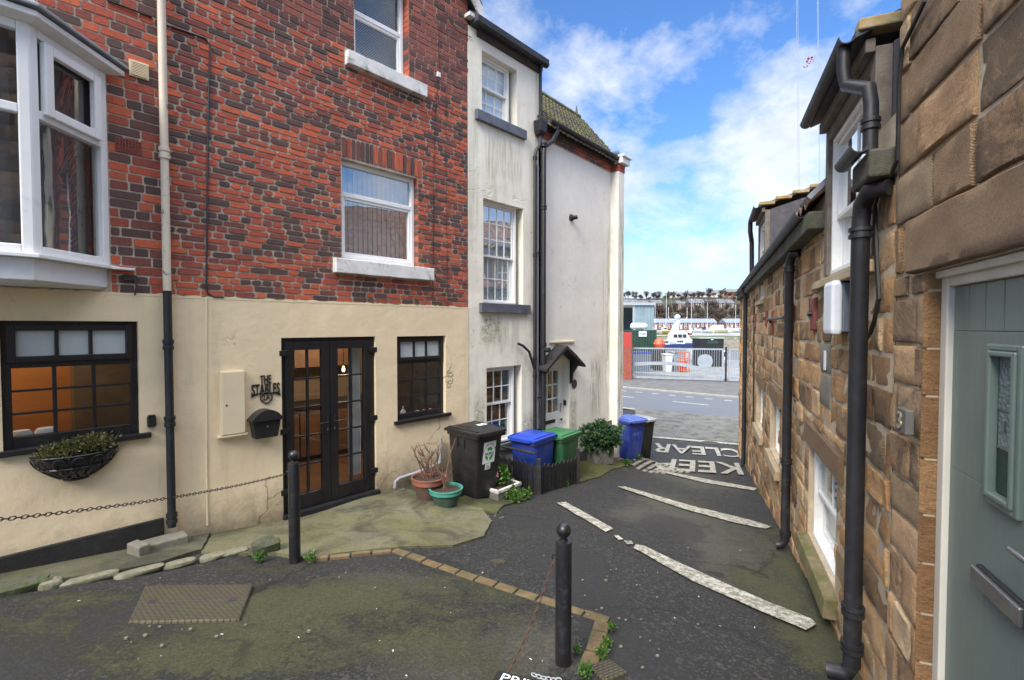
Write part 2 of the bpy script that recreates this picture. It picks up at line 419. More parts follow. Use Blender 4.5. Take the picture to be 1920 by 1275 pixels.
K['blackwood'] = plain('black_fence_paint', (.016, .015, .014), .75, .5, 8, 60, .6, dirt=(.07, .062, .05), ds=12, dlo=.55, dhi=.72, bd=.006)
K['whiteline'] = None
K['creamp'] = plain('cream_metal', (.72, .60, .40), .45, .06, 3, 30, .08, dirt=(.42, .33, .2), ds=5, dlo=.62, dhi=.8)
K['sage'] = None
K['frame'] = plain('off_white_frame', (.58, .545, .46), .5, .06, 5, 60, .15)
K['number'] = plain('polished_number', (.55, .45, .28), .3, .1, 9, metal=.8)
K['slateplate'] = plain('slate_plaque', (.10, .095, .085), .7, .25, 10, 60, .5)
K['whitebox'] = plain('white_plastic_box', (.72, .74, .76), .4, .06, 4, dirt=(.5, .5, .5), ds=5, dlo=.58, dhi=.8)
K['greybox'] = plain('grey_plastic_box', (.12, .14, .17), .5, .1)
K['redplate'] = plain('rusty_red_plate', (.20, .055, .035), .75, .3, 10, 60, .4)
K['pantile'] = plain('orange_pantile', (.19, .10, .065), .8, .3, 5, 50, .4, dirt=(.10, .075, .05), ds=4)
K['lichen'] = plain('lichen_verge', (.30, .22, .10), .9, .4, 8, 50, .6, dirt=(.42, .40, .34), ds=6)
K['edging'] = plain('buff_edging_brick', (.135, .092, .045), .9, .3, 9, 110, .8, dirt=(.075, .075, .028), ds=7, dlo=.45, dhi=.7, bd=.006)
K['kerb'] = plain('pale_kerb_stone', (.21, .19, .14), .9, .3, 8, 60, .9, dirt=(.11, .125, .04), ds=5, dlo=.45, dhi=.62, bd=.012)
K['rubble'] = plain('mossy_stone', (.10, .095, .07), .95, .4, 8, 50, 1, dirt=(.06, .085, .02), ds=6, dlo=.42, dhi=.6, bd=.02)
K['moss'] = plain('moss', (.05, .085, .015), .95, .4, 12, 90, 1, bd=.02)
K['cover'] = None
K['greypipe'] = plain('grey_waste_pipe', (.30, .31, .33), .5, .12, 8, dirt=(.2, .19, .17), ds=8)
K['litter'] = plain('white_litter', (.75, .75, .73), .7, .05)
K['stoneblk'] = plain('concrete_block', (.17, .155, .12), .9, .25, 8, 60, .6, dirt=(.12, .13, .05), ds=5)

def mat_leaf(name, a, b, c):
    m = Mat(name); s = m.sep(m.attr('rnd').outputs['Color'])
    cc = m.ramp(m.ma('ADD', m.ma('MULTIPLY', s[0], .8), m.ma('MULTIPLY', m.noise(6, 3), .2)), [(0, a), (.5, b), (1, c)])
    bs = m.nd('BsdfPrincipled', {'Base Color': cc, 'Roughness': .45}).outputs[0]
    tr = m.nd('BsdfTranslucent', {'Color': cc}).outputs[0]
    x = m.nd('MixShader', {0: .25, 1: bs, 2: tr}).outputs[0]
    m.t.links.new(x, m.o.inputs[0]); return m.m
K['leaf_d'] = mat_leaf('dark_shrub_leaf', (.012, .03, .012), (.03, .075, .025), (.07, .14, .05))
K['leaf_g'] = mat_leaf('weed_leaf', (.02, .06, .01), (.06, .14, .02), (.13, .24, .04))
K['leaf_o'] = mat_leaf('basket_foliage', (.03, .035, .012), (.10, .11, .03), (.20, .19, .07))
K['petal'] = mat_leaf('pink_petal', (.55, .12, .14), (.65, .25, .25), (.75, .5, .45))
K['petal_m'] = mat_leaf('magenta_petal', (.45, .05, .2), (.6, .15, .35), (.7, .4, .5))
K['treetwig'] = mat_leaf('winter_twigs', (.035, .022, .016), (.085, .055, .038), (.13, .09, .055))
K['hedge'] = mat_leaf('hill_bushes', (.015, .022, .01), (.035, .05, .018), (.06, .08, .03))
# ------------------------------------------------------------------ masonry
def sub_range(rs, a, b):
    o = []
    for (x, y) in rs:
        if b <= x or a >= y: o.append((x, y))
        else:
            if a > x: o.append((x, a))
            if b < y: o.append((b, y))
    return o

def rows(z0, z1, ch, jit):
    z = z0
    while z < z1 - .02:
        h = ch * (1 + rnd.uniform(-jit, jit)); e = min(z + h, z1)
        if z1 - e < ch * .4: e = z1
        yield z, e; z = e

def lay(u0, u1, z0, z1, holes, ch, jit, lens, joint):
    """yield (ua, ub, za, zb) of every unit in coursed masonry"""
    for k, (za, zb) in enumerate(rows(z0, z1, ch, jit)):
        pieces = [((u0, u1), za, zb)]; rs = [(u0, u1)]
        for (a, b, c, d) in holes:
            if min(zb, d) - max(za, c) > .003: rs = sub_range(rs, a, b)
        bands = [(r_, za, zb) for r_ in rs]
        for (a, b, c, d) in holes:
            for lo_, hi_, ok in ((za, c, za < c - .025 and c < zb), (d, zb, za < d < zb - .025)):
                if not ok: continue
                pr_ = [(max(a, u0), min(b, u1))] if min(b, u1) > max(a, u0) else []
                for (a2, b2, c2, d2) in holes:
                    if min(hi_, d2) - max(lo_, c2) > .003: pr_ = sub_range(pr_, a2, b2)
                bands += [(r_, lo_, hi_) for r_ in pr_]
        bd = [u0 - rnd.random() * lens(k)]
        while bd[-1] < u1: bd.append(bd[-1] + lens(k))
        for (a, b), c, d in bands:
            cuts = [a] + [x for x in bd if a + .04 < x < b - .04] + [b]
            for i in range(len(cuts) - 1):
                if cuts[i + 1] - cuts[i] > .02:
                    yield cuts[i] + joint / 2, cuts[i + 1] - joint / 2, c + joint / 2, d - joint / 2

def brick(mb, ua, ub, za, zb, y=0.0, prot=.006, jit=.003, ch=.007, col_=None):
    w, h = ub - ua, zb - za
    if w < .015 or h < .012: return
    c = min(ch * rnd.uniform(.4, 1.7), w * .3, h * .35); j = lambda: rnd.uniform(-jit, jit)
    o = [(ua + c, za), (ub - c, za), (ub, za + c), (ub, zb - c), (ub - c, zb), (ua + c, zb), (ua, zb - c), (ua, za + c)]
    o = [(x + j(), z + j()) for x, z in o]
    p = y - prot * rnd.uniform(.3, 1.3); t1, t2 = rnd.uniform(-.02, .02), rnd.uniform(-.03, .03)
    cu, cz = (ua + ub) / 2, (za + zb) / 2; q = .0035
    fr = [(cu + (x - cu) * (1 - 2 * q / w), p + (x - cu) * t1 + (z - cz) * t2, cz + (z - cz) * (1 - 2 * q / h)) for x, z in o]
    bk = [(x, y + .012, z) for x, z in o]
    a = col_ or (rnd.random(), rnd.random(), rnd.random())
    mb.add(fr + bk, [tuple(range(8))] + [(i, i + 8, (i + 1) % 8 + 8, (i + 1) % 8) for i in range(8)], a)

def stone(mb, ua, ub, za, zb, y=0.0, prot=.015, amp=.012, step=.06, seed=0, a=None, wob=.006):
    w_, h_ = ub - ua, zb - za
    if w_ < .03 or h_ < .03: return
    def pos(ln):
        k = max(2, round((ln - .018) / step)); return [0, .005] + [.012 + (ln - .024) * i / k for i in range(k + 1)] + [ln - .005, ln]
    xs, zs = pos(w_), pos(h_); nx, nz = len(xs), len(zs)
    vs = []; sd = rnd.uniform(0, 100); pr = prot * rnd.uniform(.3, 1.4); t1, t2 = rnd.uniform(-.03, .03), rnd.uniform(-.04, .04)
    for j, dz in enumerate(zs):
        for i, dx in enumerate(xs):
            x = ua + dx; z = za + dz
            x += wob * noise.noise((x * 5, z * 8, sd)); z += wob * noise.noise((x * 5, z * 8, sd + 40))
            if i in (0, nx - 1) or j in (0, nz - 1): yy = y + .02
            else:
                soft = .55 if (i in (1, nx - 2) or j in (1, nz - 2)) else 1.0
                yy = y - pr * soft - amp * noise.fractal((x * 6, z * 9, sd), .75, 2.2, 5) + (dx - w_ / 2) * t1 + (dz - h_ / 2) * t2
            vs.append((x, yy, z))
    fs = [(j * nx + i, j * nx + i + 1, (j + 1) * nx + i + 1, (j + 1) * nx + i) for j in range(nz - 1) for i in range(nx - 1)]
    mb.add(vs, fs, a or (rnd.random(), rnd.random(), rnd.random()))

def wallsheet(mb, u0, u1, z0, z1, holes, y=0.0, rev=.12):
    us = sorted({u0, u1} | {min(max(x, u0), u1) for h in holes for x in h[:2]})
    zs = sorted({z0, z1} | {min(max(x, z0), z1) for h in holes for x in h[2:4]})
    for i in range(len(us) - 1):
        for j in range(len(zs) - 1):
            cu, cz = (us[i] + us[i + 1]) / 2, (zs[j] + zs[j + 1]) / 2
            if any(h[0] < cu < h[1] and h[2] < cz < h[3] for h in holes): continue
            a, b, c, d = us[i], us[i + 1], zs[j], zs[j + 1]
            mb.poly([(a, y, c), (b, y, c), (b, y, d), (a, y, d)])
    for h in holes:
        a, b, c, d = h[:4]; r = y + (h[4] if len(h) > 4 else rev)
        c2, d2 = max(c, z0), min(d, z1)
        mb.poly([(a, y, c2), (a, y, d2), (a, r, d2), (a, r, c2)])
        mb.poly([(b, y, c2), (b, r, c2), (b, r, d2), (b, y, d2)])
        if d <= z1: mb.poly([(a, y, d), (b, y, d), (b, r, d), (a, r, d)])
        if c >= z0: mb.poly([(a, y, c), (a, r, c), (b, r, c), (b, y, c)])

def shell(mb, u0, u1, z0, z1, d, y=.3, floors=()):     # closed rear of a building, so rooms are dark
    mb.poly([(u0, d, z0), (u1, d, z0), (u1, d, z1), (u0, d, z1)])
    for u in (u0, u1): mb.poly([(u, y, z0), (u, d, z0), (u, d, z1), (u, y, z1)])
    for z in (z0, z1) + tuple(floors): mb.poly([(u0, y, z), (u1, y, z), (u1, d, z), (u0, d, z)])

def bars_mesh(mb, hole, y, fw, depth, vb, hb, bw):
    a, b, c, d = hole
    mb.box(a, a + fw, y, y + depth, c, d); mb.box(b - fw, b, y, y + depth, c, d)
    mb.box(a + fw, b - fw, y + .001, y + depth, d - fw, d); mb.box(a + fw, b - fw, y + .001, y + depth, c, c + fw)
    for u in vb: mb.box(u - bw / 2, u + bw / 2, y + .012, y + depth - .01, c + fw, d - fw)
    for z in hb: mb.box(a + fw, b - fw, y + .015, y + depth - .013, z - bw / 2, z + bw / 2)

def pane_quad(mb, a, b, c, d, y): mb.poly([(a, y, c), (b, y, c), (b, y, d), (a, y, d)])

def frac(a, b, n): return [a + (b - a) * k / n for k in range(1, n)]

def sash_window(parent, hole, y, cols, rt, rb, mat='sash', gl='glass', fw=.045, split=.5, bw=.02, back=None, openz=0.0):
    a, b, c, d = hole; mb = MB()
    mb.box(a, a + fw, y - .02, y + .10, c, d); mb.box(b - fw, b, y - .02, y + .10, c, d)
    mb.box(a + fw, b - fw, y - .019, y + .10, d - fw, d); mb.box(a + fw, b - fw, y - .03, y + .10, c, c + fw * .8)
    mb.build('placeholder', K[mat]) if False else None
    w = mb.build('window', K[mat], parent, bevel=.004)
    zm = c + (d - c) * split; A, B = a + fw, b - fw
    u = MB(); bars_mesh(u, (A, B, zm - .02, d - fw), y + .008, .035, .04, frac(A + .035, B - .035, cols), frac(zm + .015, d - fw - .035, rt), bw)
    u.build('upper_sash', K[mat], w, bevel=.003)
    l = MB(); bars_mesh(l, (A, B, c + fw * .8, zm + .022), y + .052, .038, .04, frac(A + .038, B - .038, cols), frac(c + fw + .03, zm - .016, rb), bw)
    l.build('lower_sash', K[mat], w, bevel=.003)
    g = MB(); pane_quad(g, A + .01, B - .01, zm, d - fw - .01, y + .03); pane_quad(g, A + .01, B - .01, c + fw, zm, y + .073)
    g.build('pane', K[gl], w)
    if back: 
        q = MB(); pane_quad(q, A, B, c + fw, d - fw, y + .095); q.build('net_curtain', K[back], w)
    return w

# ================================================================== terrace on the left
hb = empty('bay_window_house', (*L.o, 0), L.ang)
tag(hb, 'brick and cream terraced house at left with white bay window above black kitchen window', 'house')
bh = empty('brick_house', (*L.o, 0), L.ang)
tag(bh, 'red brick house with cream ground floor, black glazed double doors and two white upper windows', 'house')
UP = -1.105; UE = 2.925; ZB = 1.955

# ---- bay window house
bayu1 = L.uv(207, 500)[0]; bn = .52; bayu0 = bayu1 - bn; bl1 = bayu0 - 1.7; bl0 = bl1 - bn
bayhole = (bl0 + .1, bayu1 - .1, 2.2, 3.92)
lw = (-2.245, -1.335, .605, 1.688)
mb = MB()
for q in lay(-6.2, UP, ZB, 6.9, [(bl0, bayu1, 1.95, 4.02)], .086, .06, lambda k: rnd.choice((.235, .235, .12)) if k % 4 else .12, .011): brick(mb, *q, y=0, prot=.005)
mb.build('brick_wall', K['brick_pl'], hb, smooth=False)
mb = MB(); wallsheet(mb, -6.2, UP, ZB, 6.9, [bayhole], y=.004, rev=.25); mb.build('mortar_bed', K['mortar'], hb)
mb = MB(); wallsheet(mb, -6.2, UP, -1.0, ZB, [lw + (.14,)], y=-.008); mb.poly([(-6.2, -.008, ZB), (UP, -.008, ZB), (UP, .03, ZB), (-6.2, .03, ZB)])
mb.build('render_wall', K['cream'], hb)
mb = MB(); mb.box(-6.2, UP - .06, -.03, 0, -1.0, -.262); mb.build('plinth', K['plinth'], hb, bevel=.01)
mb = MB(); shell(mb, -6.2, UP - .02, -1, 6.9, 6, .26, (2.05, 4.6)); mb.build('inner_shell', K['dark'], hb)
mb = MB(); mb.prism([(-6.3, -.3, 6.85), (-6.3, 3, 9.2), (-6.3, 6.2, 6.85)], (5.25, 0, 0)); mb.build('roof', K['slate'], hb)
# bay
def bay_ring(o=0.0):
    k = o * .4142
    return [(bl0 - o * 1.414, 0), (bl1 - k, -bn - o), (bayu0 + k, -bn - o), (bayu1 + o * 1.414, 0)]
bw = MB()
def bay_panel(mb, p, q, z0, z1, th, fw, trans=None, solid=False):     # frame between two plan points
    p = Vector((*p, 0)); q = Vector((*q, 0)); d = (q - p); ln = d.length; d.normalize(); n = Vector((-d.y, d.x, 0))
    def bx(s0, s1, a, b, o=0.0):
        c = p + d * ((s0 + s1) / 2) + n * (th / 2 + o); c.z = (a + b) / 2
        mb.obox(c, d * (s1 - s0) / 2, n * th / 2, Vector((0, 0, (b - a) / 2)))
    bx(0, fw, z0, z1); bx(ln - fw, ln, z0, z1); bx(fw, ln - fw, z0, z0 + fw, .001); bx(fw, ln - fw, z1 - fw, z1, .001)
    if trans: bx(fw, ln - fw, trans - fw / 2, trans + fw / 2, .002)
    return p, d, n, ln
b0, b1, b2, b3 = bay_ring()
Z0, Z1 = 2.2, 3.96
gl = MB(); nets = MB(); fanl = MB()
for (p, q, tr, np_) in ((b0, b1, 3.3, 1), (b1, b2, 3.3, 2), (b2, b3, 3.3, 1)):
    P_, Q_ = Vector(p), Vector(q)
    for k in range(np_):
        a = P_.lerp(Q_, k / np_); b = P_.lerp(Q_, (k + 1) / np_)
        pp, d, n, ln = bay_panel(bw, a, b, Z0, Z1, .07, .07, tr)
        o = n * .045
        gl.poly([(pp + d * .05 + o).to_3d() + Vector((0, 0, Z0 + .05)), (pp + d * (ln - .05) + o) + Vector((0, 0, Z0 + .05)), (pp + d * (ln - .05) + o) + Vector((0, 0, Z1 - .05)), (pp + d * .05 + o) + Vector((0, 0, Z1 - .05))])
        o = n * .16
        nets.poly([(pp + d * .0 + o) + Vector((0, 0, Z0)), (pp + d * ln + o) + Vector((0, 0, Z0)), (pp + d * ln + o) + Vector((0, 0, Z1)), (pp + o) + Vector((0, 0, Z1))])
bay = bw.build('bay_window', K['upvc'], hb, bevel=.008)
gl.build('pane', K['glass'], bay)
nt = Mat('dark_net'); zz = nt.sep()
K['darknet'] = nt.out(nt.mix(nt.noise(1.0, 5, .6, vec=nt.mp((14, 14, .8))), (.05, .05, .055), (.12, .12, .13)), .9)
nets.build('net_curtain', K['darknet'], bay)
# casement that stands proud at the top of the right light
fl = MB(); P_, Q_ = Vector(b2), Vector(b3)
pp, d, n, ln = Vector((*P_, 0)), Vector((*(Q_ - P_).normalized(), 0)), None, (Q_ - P_).length
n = Vector((-d.y, d.x, 0)); fa = P_ + (Q_ - P_).normalized() * .10 - n.xy * .03; fb = P_ + (Q_ - P_).normalized() * (ln - .09) - n.xy * .03
bay_panel(fl, fa, fb, 3.31, 3.88, .05, .075); fl.build('fanlight_casement', K['upvc'], bay, bevel=.008)
ap = MB()
for (p, q) in ((b0, b1), (b1, b2), (b2, b3)):
    a, b = Vector((*p, 0)), Vector((*q, 0)); d = (b - a).normalized(); n = Vector((-d.y, d.x, 0))
def ring3(o, z): return [Vector((x, y, z)) for x, y in bay_ring(o)]
ap.loft([ring3(-.06, 1.975), ring3(-.015, 2.0), ring3(-.015, 2.17)], True); ap.build('apron_board', K['apron'], bay, bevel=.006)
ap = MB(); ap.loft([ring3(.05, 2.17), ring3(.05, 2.20)], True); ap.build('bay_sill', K['upvc'], bay, bevel=.004)
ap = MB(); ap.loft([ring3(.02, 3.955), ring3(.10, 3.985), ring3(.10, 4.03), ring3(.02, 4.05)], True); ap.build('fascia', K['apron'], bay, bevel=.006)
ap = MB(); ap.loft([ring3(.13, 4.05), ring3(.13, 4.075), ring3(-.14, 4.26), ring3(-.4, 4.34)], True); ap.build('bay_roof', K['lead'], bay, bevel=.006)
ap = MB(); ap.box(bayu1, bayu1 + .17, -.07, 0, 2.168, 2.19); ap.build('sill_end', K['upvc'], bay, bevel=.004)
# black kitchen window
def kitchen_window(parent, h, tl, tr, bt, bb, cols, rws, lights=True):
    a, b, c, d = h; mb = MB(); y = .05; fw = .06
    mb.box(a, a + fw, y, y + .07, c, d); mb.box(b - fw, b, y, y + .07, c, d)
    mb.box(a + fw, b - fw, y + .001, y + .07, d - .04, d); mb.box(a + fw, b - fw, y + .001, y + .07, c, bb)
    mb.box(a + fw, b - fw, y + .002, y + .07, bt, bt + .05)
    w = mb.build('kitchen_window', K['blackp'], parent, bevel=.006)
    t = MB(); bars_mesh(t, (a + .035, b - .035, bt + .045, d - .03), y - .025, tr - 0, .05, [], [], .03)
    for u in frac(a + .06 + tr, b - .06 - tr, 3): t.box(u - .014, u + .014, y - .012, y + .02, bt + .045 + tr, d - .03 - tr)
    t.build('fanlight', K['blackp'], w, bevel=.006)
    s = MB()
    for u in frac(a + fw, b - fw, cols): s.box(u - .014, u + .014, y + .012, y + .05, bb, bt)
    for z in frac(bb, bt, rws): s.box(a + fw, b - fw, y + .015, y + .047, z - .010, z + .010)
    s.build('glazing_bar', K['blackp'], w, bevel=.003)
    g = MB(); pane_quad(g, a + .05, b - .05, bb - .01, bt + .01, y + .035); g.build('pane', K['glass_k'], w)
    g = MB(); pane_quad(g, a + .07, b - .07, bt + .06, d - .06, y + .012); g.build('frosted_pane', K['frost'], w)
    s = MB(); s.box(a - .06, b + .08, -.055, .06, c - .045, c + .004); s.build('sill', K['blackp'], w, bevel=.006)
    return w
kw = kitchen_window(hb, lw, .08, .055, 1.285, .70, 3, 3)
it = MB(); it.poly([(-3.4, 1.5, .3), (-1.70, 1.5, .3), (-1.70, 1.5, 2.0), (-3.4, 1.5, 2.0)]); it.build('orange_wall', K['orange_wall'], hb)
it = MB(); it.box(-1.70, -1.14, 1.2, 1.49, .0, 2.0); it.build('room_wall', K['grey_wall'], hb); it = MB(); it.box(-3.42, -3.35, .3, 1.49, 0, 2.0); it.build('room_wall', K['grey_wall'], hb)
it = MB(); it.box(-3.35, -1.2, .16, .5, .56, .60); it.build('worktop', K['grey_wall'], hb)
for (u, w_) in ((-2.13, .07), (-1.97, .08)): it = MB(); it.lathe([(w_ * .9, 0), (w_, .05), (w_, .09), (w_ * .8, .115)], (u, .28, .605), 14); it.build('crockery', K['curtain'], hb, smooth=True)
lp = bpy.data.lights.new('room_lamp', 'POINT'); lp.energy = 9.5; lp.color = (1, .76, .50); lp.shadow_soft_size = .12
lo = bpy.data.objects.new('room_lamp', lp); col.objects.link(lo); lo.location = L.P(-2.5, 1.75, -.75)

# downpipe, cream above and black below, on the seam
def pipe_run(parent, W_, pts, r, mat, name='downpipe', seg=12): 
    mb = MB(); mb.tube(pts, r, seg); return mb.build(name, mat, parent, smooth=True)
def collar(mb, u, n, z, r, h=.05): mb.lathe([(r * 1.0, -h), (r * 1.28, -h), (r * 1.28, -h * .3), (r * 1.12, -h * .25), (r * 1.12, h * .25), (r * 1.3, h * .3), (r * 1.3, h), (r, h)], (u, -n, z), 14)
def collars(parent, u, n, zs, r, h=.05, mat='pipe'):
    for z in zs: c_ = MB(); collar(c_, u, n, z, r, h); c_.build('pipe_collar', K[mat], parent, smooth=True)
K['creampipe'] = plain('flaking_cream_paint', (.64, .55, .42), .6, .1, 5, 50, .3, dirt=(.06, .085, .10), ds=9, dlo=.60, dhi=.64)
pu, pn = UP - .005, .075
dp = pipe_run(hb, L, [(pu, -pn, 1.99), (pu, -pn, 7)], .036, K['creampipe']); dp['label'] = 'flaking cream upper length of downpipe'
c_ = MB(); collar(c_, pu, pn, 3.33, .037, .055); c_.build('pipe_collar', K['creampipe'], dp, smooth=True)
dp = pipe_run(hb, L, [(pu, -pn, -.36), (pu, -pn, 1.99)], .037, K['pipe']); dp['label'] = 'black lower length of downpipe'
collars(dp, pu, pn, (1.46, .70, -.27), .038)
# vents
u, z = L.uv(260, 132); v = MB(); v.box(u - .075, u + .075, -.02, -.001, z - .075, z + .075)
for k in range(9): v.box(u - .062, u + .062, -.032, -.02, z - .062 + k * .0145, z - .055 + k * .0145)
v.build('air_vent', K['creamp'], hb)
u, z = L.uv(241, 275); v = MB()
K['terravent'] = plain('red_air_brick', (.20, .055, .035), .8)
for i in range(9): v.box(u - .10 + i * .0235, u - .09 + i * .0235, -.012, .01, z - .065, z + .065)
for j in range(6): v.box(u - .10, u + .10, -.011, .01, z - .065 + j * .024, z - .055 + j * .024)
v.build('air_brick', K['terravent'], hb)
v = MB(); v.box(u - .1, u + .1, -.002, .012, z - .065, z + .065); v.build('air_brick_void', K['dark'], hb)
# bracket and hook under the bay
u, z = L.uv(243, 522); v = MB(); v.box(u - .05, u + .05, -.03, 0, z - .02, z + .03); v.tube([(u + .04, -.03, z), (u + .045, -.04, z - .08), (u + .03, -.04, z - .16)], .008, 6); v.build('old_hinge', K['darkwood'], hb)

# ---- brick house
dl, dr = -.005, 1.235; dz0, dz1 = -.60, 1.505
rw = (1.575, 2.455, .30, 1.498); mw = (.770, 1.955, 2.50, 3.785); uw = (.970, 1.815, 5.135, 6.40)
door = (dl, dr, dz0, dz1)
verge = lambda z: z - 6.72
mb = MB()
def hd(k): return .112 if k % 5 == 2 else rnd.choice((.215, .22, .21, .21, .112))
su0 = L.uv(641, 290)[0]; su1 = L.uv(789, 330)[0] + .02; nb = 19
low = lay(UP, UE, ZB, 5.2, [mw, (su0 - .005, su1 + .005, 3.785, 4.07), (.64, 2.19, 2.32, 2.5), (.83, 2.08, 4.96, 5.2)], .0695, .12, hd, .0135)
for q in low: brick(mb, *q, prot=.008, jit=.0035, ch=.011)
su0 = L.uv(641, 290)[0]; su1 = L.uv(789, 330)[0] + .02; nb = 19
for k in range(nb):
    a = su0 + (su1 - su0) * k / nb; b = su0 + (su1 - su0) * (k + 1) / nb; t = ((k + .5) / nb - .5)
    zz_ = 3.80 + .02 * (1 - 4 * t * t)
    brick(mb, a + .004, b - .005, zz_, zz_ + .25, prot=.008, jit=.004, ch=.008)
w1 = mb.build('brick_wall', K['brick'], bh)
mb = MB()
for q in lay(UP, UE + .02, 5.2, 8.7, [uw, (.83, 2.08, 5.1, 5.14)], .080, .05, lambda k: rnd.choice((.23, .23, .23, .118)) if k % 4 else .118, .010):
    m_ = (q[0] + q[1]) / 2
    if q[3] < 6.75 + min(UE + .1 - m_, m_ - UP + .1): brick(mb, *q, prot=.005, jit=.002, ch=.005)
K['brick_up'] = mat_brick('upper_brick', .3, stops=[(0, (.05, .03, .03)), (.25, (.12, .045, .04)), (.6, (.24, .07, .05)), (1, (.36, .10, .06))])
mb.build('upper_brick_wall', K['brick_up'], bh)
mb = MB(); wallsheet(mb, UP, UE, ZB, 6.72, [mw + (.09,), uw + (.14,)], y=.005)
mb.poly([(UP, .005, 6.72), (UE, .005, 6.72), ((UP + UE) / 2, .005, 8.72)])
mb.build('mortar_bed', K['mortar'], bh)
# brick returns in the window openings
for (a, b, c, d, r_) in (mw + (.085,), uw + (.135,)):
    z = c; mb = MB()
    while z < d - .05:
        zz_ = min(z + .077, d)
        mb.add([(b - .006, -.004, z + .006), (b - .008, r_, z + .006), (b - .008, r_, zz_ - .006), (b - .006, -.004, zz_ - .006)], [(0, 1, 2, 3)], (rnd.random(), rnd.random(), rnd.random())); z += .077
    mb.build('reveal_bricks', K['brick'], bh)
mb = MB(); wallsheet(mb, UP, UE, -1.1, ZB - .012, [door + (.12,), rw + (.14,)], y=-.010)
mb.poly([(UP, -.01, ZB - .012), (UE, -.01, ZB - .012), (UE, .03, ZB - .006), (UP, .03, ZB - .006)]); mb.build('render_wall', K['cream'], bh)
mb = MB(); shell(mb, UP + .02, UE - .01, -1.1, 6.72, 6, .26, (2.0, 4.5)); mb.build('inner_shell', K['dark'], bh)
mb = MB(); um = (UP + UE) / 2; ov = .17
for s in (-1, 1):
    e = um + s * (UE - um + .22); pts = [(um, -.12, 8.86), (e, -.12, 6.68), (e, -.12, 6.80), (um, -.12, 8.98)]
    mb.prism(pts, (0, 6.2, 0))
mb.build('roof', K['slate'], bh)
mb = MB()
for s in (-1, 1):
    e = um + s * (UE - um + .19); mb.prism([(um, -.16, 8.72), (e, -.16, 6.50), (e, -.16, 6.72), (um, -.16, 8.94)], (0, .035, 0))
    mb.box(min(e, e - s * .25), max(e, e - s * .25), -.125, .0, 6.50, 6.56)
mb.build('bargeboard', K['sillw'], bh, bevel=.006)
def ragged(parent, a, b, z, y):
    mb = MB(); u = a; up = []
    while u < b: up.append((u, y, z + rnd.uniform(-.004, .016))); u += rnd.uniform(.02, .09)
    up.append((b, y, z)); mb.prism([(a, y, z - .02)] + up + [(b, y, z - .02)], (0, .02, 0)); mb.build('render_edge', K['cream'], parent)
ragged(bh, UP + .002, UE - .002, ZB - .008, -.0125); ragged(hb, -6.1, UP - .002, ZB, -.0105)
u, z = UE + .02, 6.86; mb = MB(); mb.obox((u, -.30, z), (.07, .0, .02), (0, .05, 0), (-.015, 0, .05)); mb.tube([(u, -.16, z - .06), (u, -.26, z - .04)], .012, 6); mb.build('floodlight', K['iron'], bh, bevel=.01)
# white upper windows
def casement(parent, h, y, trans, back, gl):
    a, b, c, d = h; mb = MB(); fw = .055
    mb.box(a, a + fw, y, y + .07, c, d); mb.box(b - fw - .012, b - .012, y, y + .07, c, d)
    mb.box(a + fw, b - fw - .012, y + .001, y + .07, d - fw, d); mb.box(a + fw, b - fw - .012, y + .001, y + .07, c, c + fw + .02)
    mb.box(a + fw, b - fw - .012, y + .002, y + .07, trans - .03, trans + .03)
    w = mb.build('casement_window', K['upvc'], parent, bevel=.007)
    s = MB(); bars_mesh(s, (a + fw - .012, b - fw, c + fw + .01, trans - .02), y + .012, .045, .045, [], [], .02); s.build('opening_light', K['upvc'], w, bevel=.006)
    g = MB(); pane_quad(g, a + fw, b - fw - .01, c + fw, trans, y + .045); pane_quad(g, a + fw, b - fw - .01, trans, d - fw, y + .045); g.build('pane', K[gl], w)
    q = MB()
    if back == 'vert':
        n_ = 16
        for k in range(n_):
            x0 = a + (b - a) * k / n_; q.poly([(x0, y + .17, c), (x0 + (b - a) / n_ * 1.05, y + .19, c), (x0 + (b - a) / n_ * 1.05, y + .19, d), (x0, y + .17, d)])
    else:
        z = c
        while z < d: q.poly([(a, y + .16, z), (b, y + .16, z), (b, y + .182, z + .022), (a, y + .182, z + .022)]); z += .0215
    q.build('blind', K['blind'], w); return w
casement(bh, mw, .075, 3.355, 'vert', 'glass_r')
casement(bh, uw, .12, 5.79, 'horz', 'glass')
for (a, b, c, d, p_, dx) in ((.643, 2.186, 2.318, 2.497, .085, 0), (.830, 2.075, 4.966, 5.138, .09, 0)):
    s = MB(); n_ = 10
    ring = []
    for k in range(n_ + 1):
        u = a + (b - a) * k / n_; j = lambda: rnd.uniform(-.004, .004)
        ring.append([(u, -p_ + j(), c + j()), (u, .05, c), (u, .05, d + .012), (u, -p_ + j(), d + j())])
    s.loft(ring); s.build('window_sill', K['sillw'], bh, bevel=.008)
kitchen_window(bh, rw, .06, .05, 1.10, .375, 3, 3)
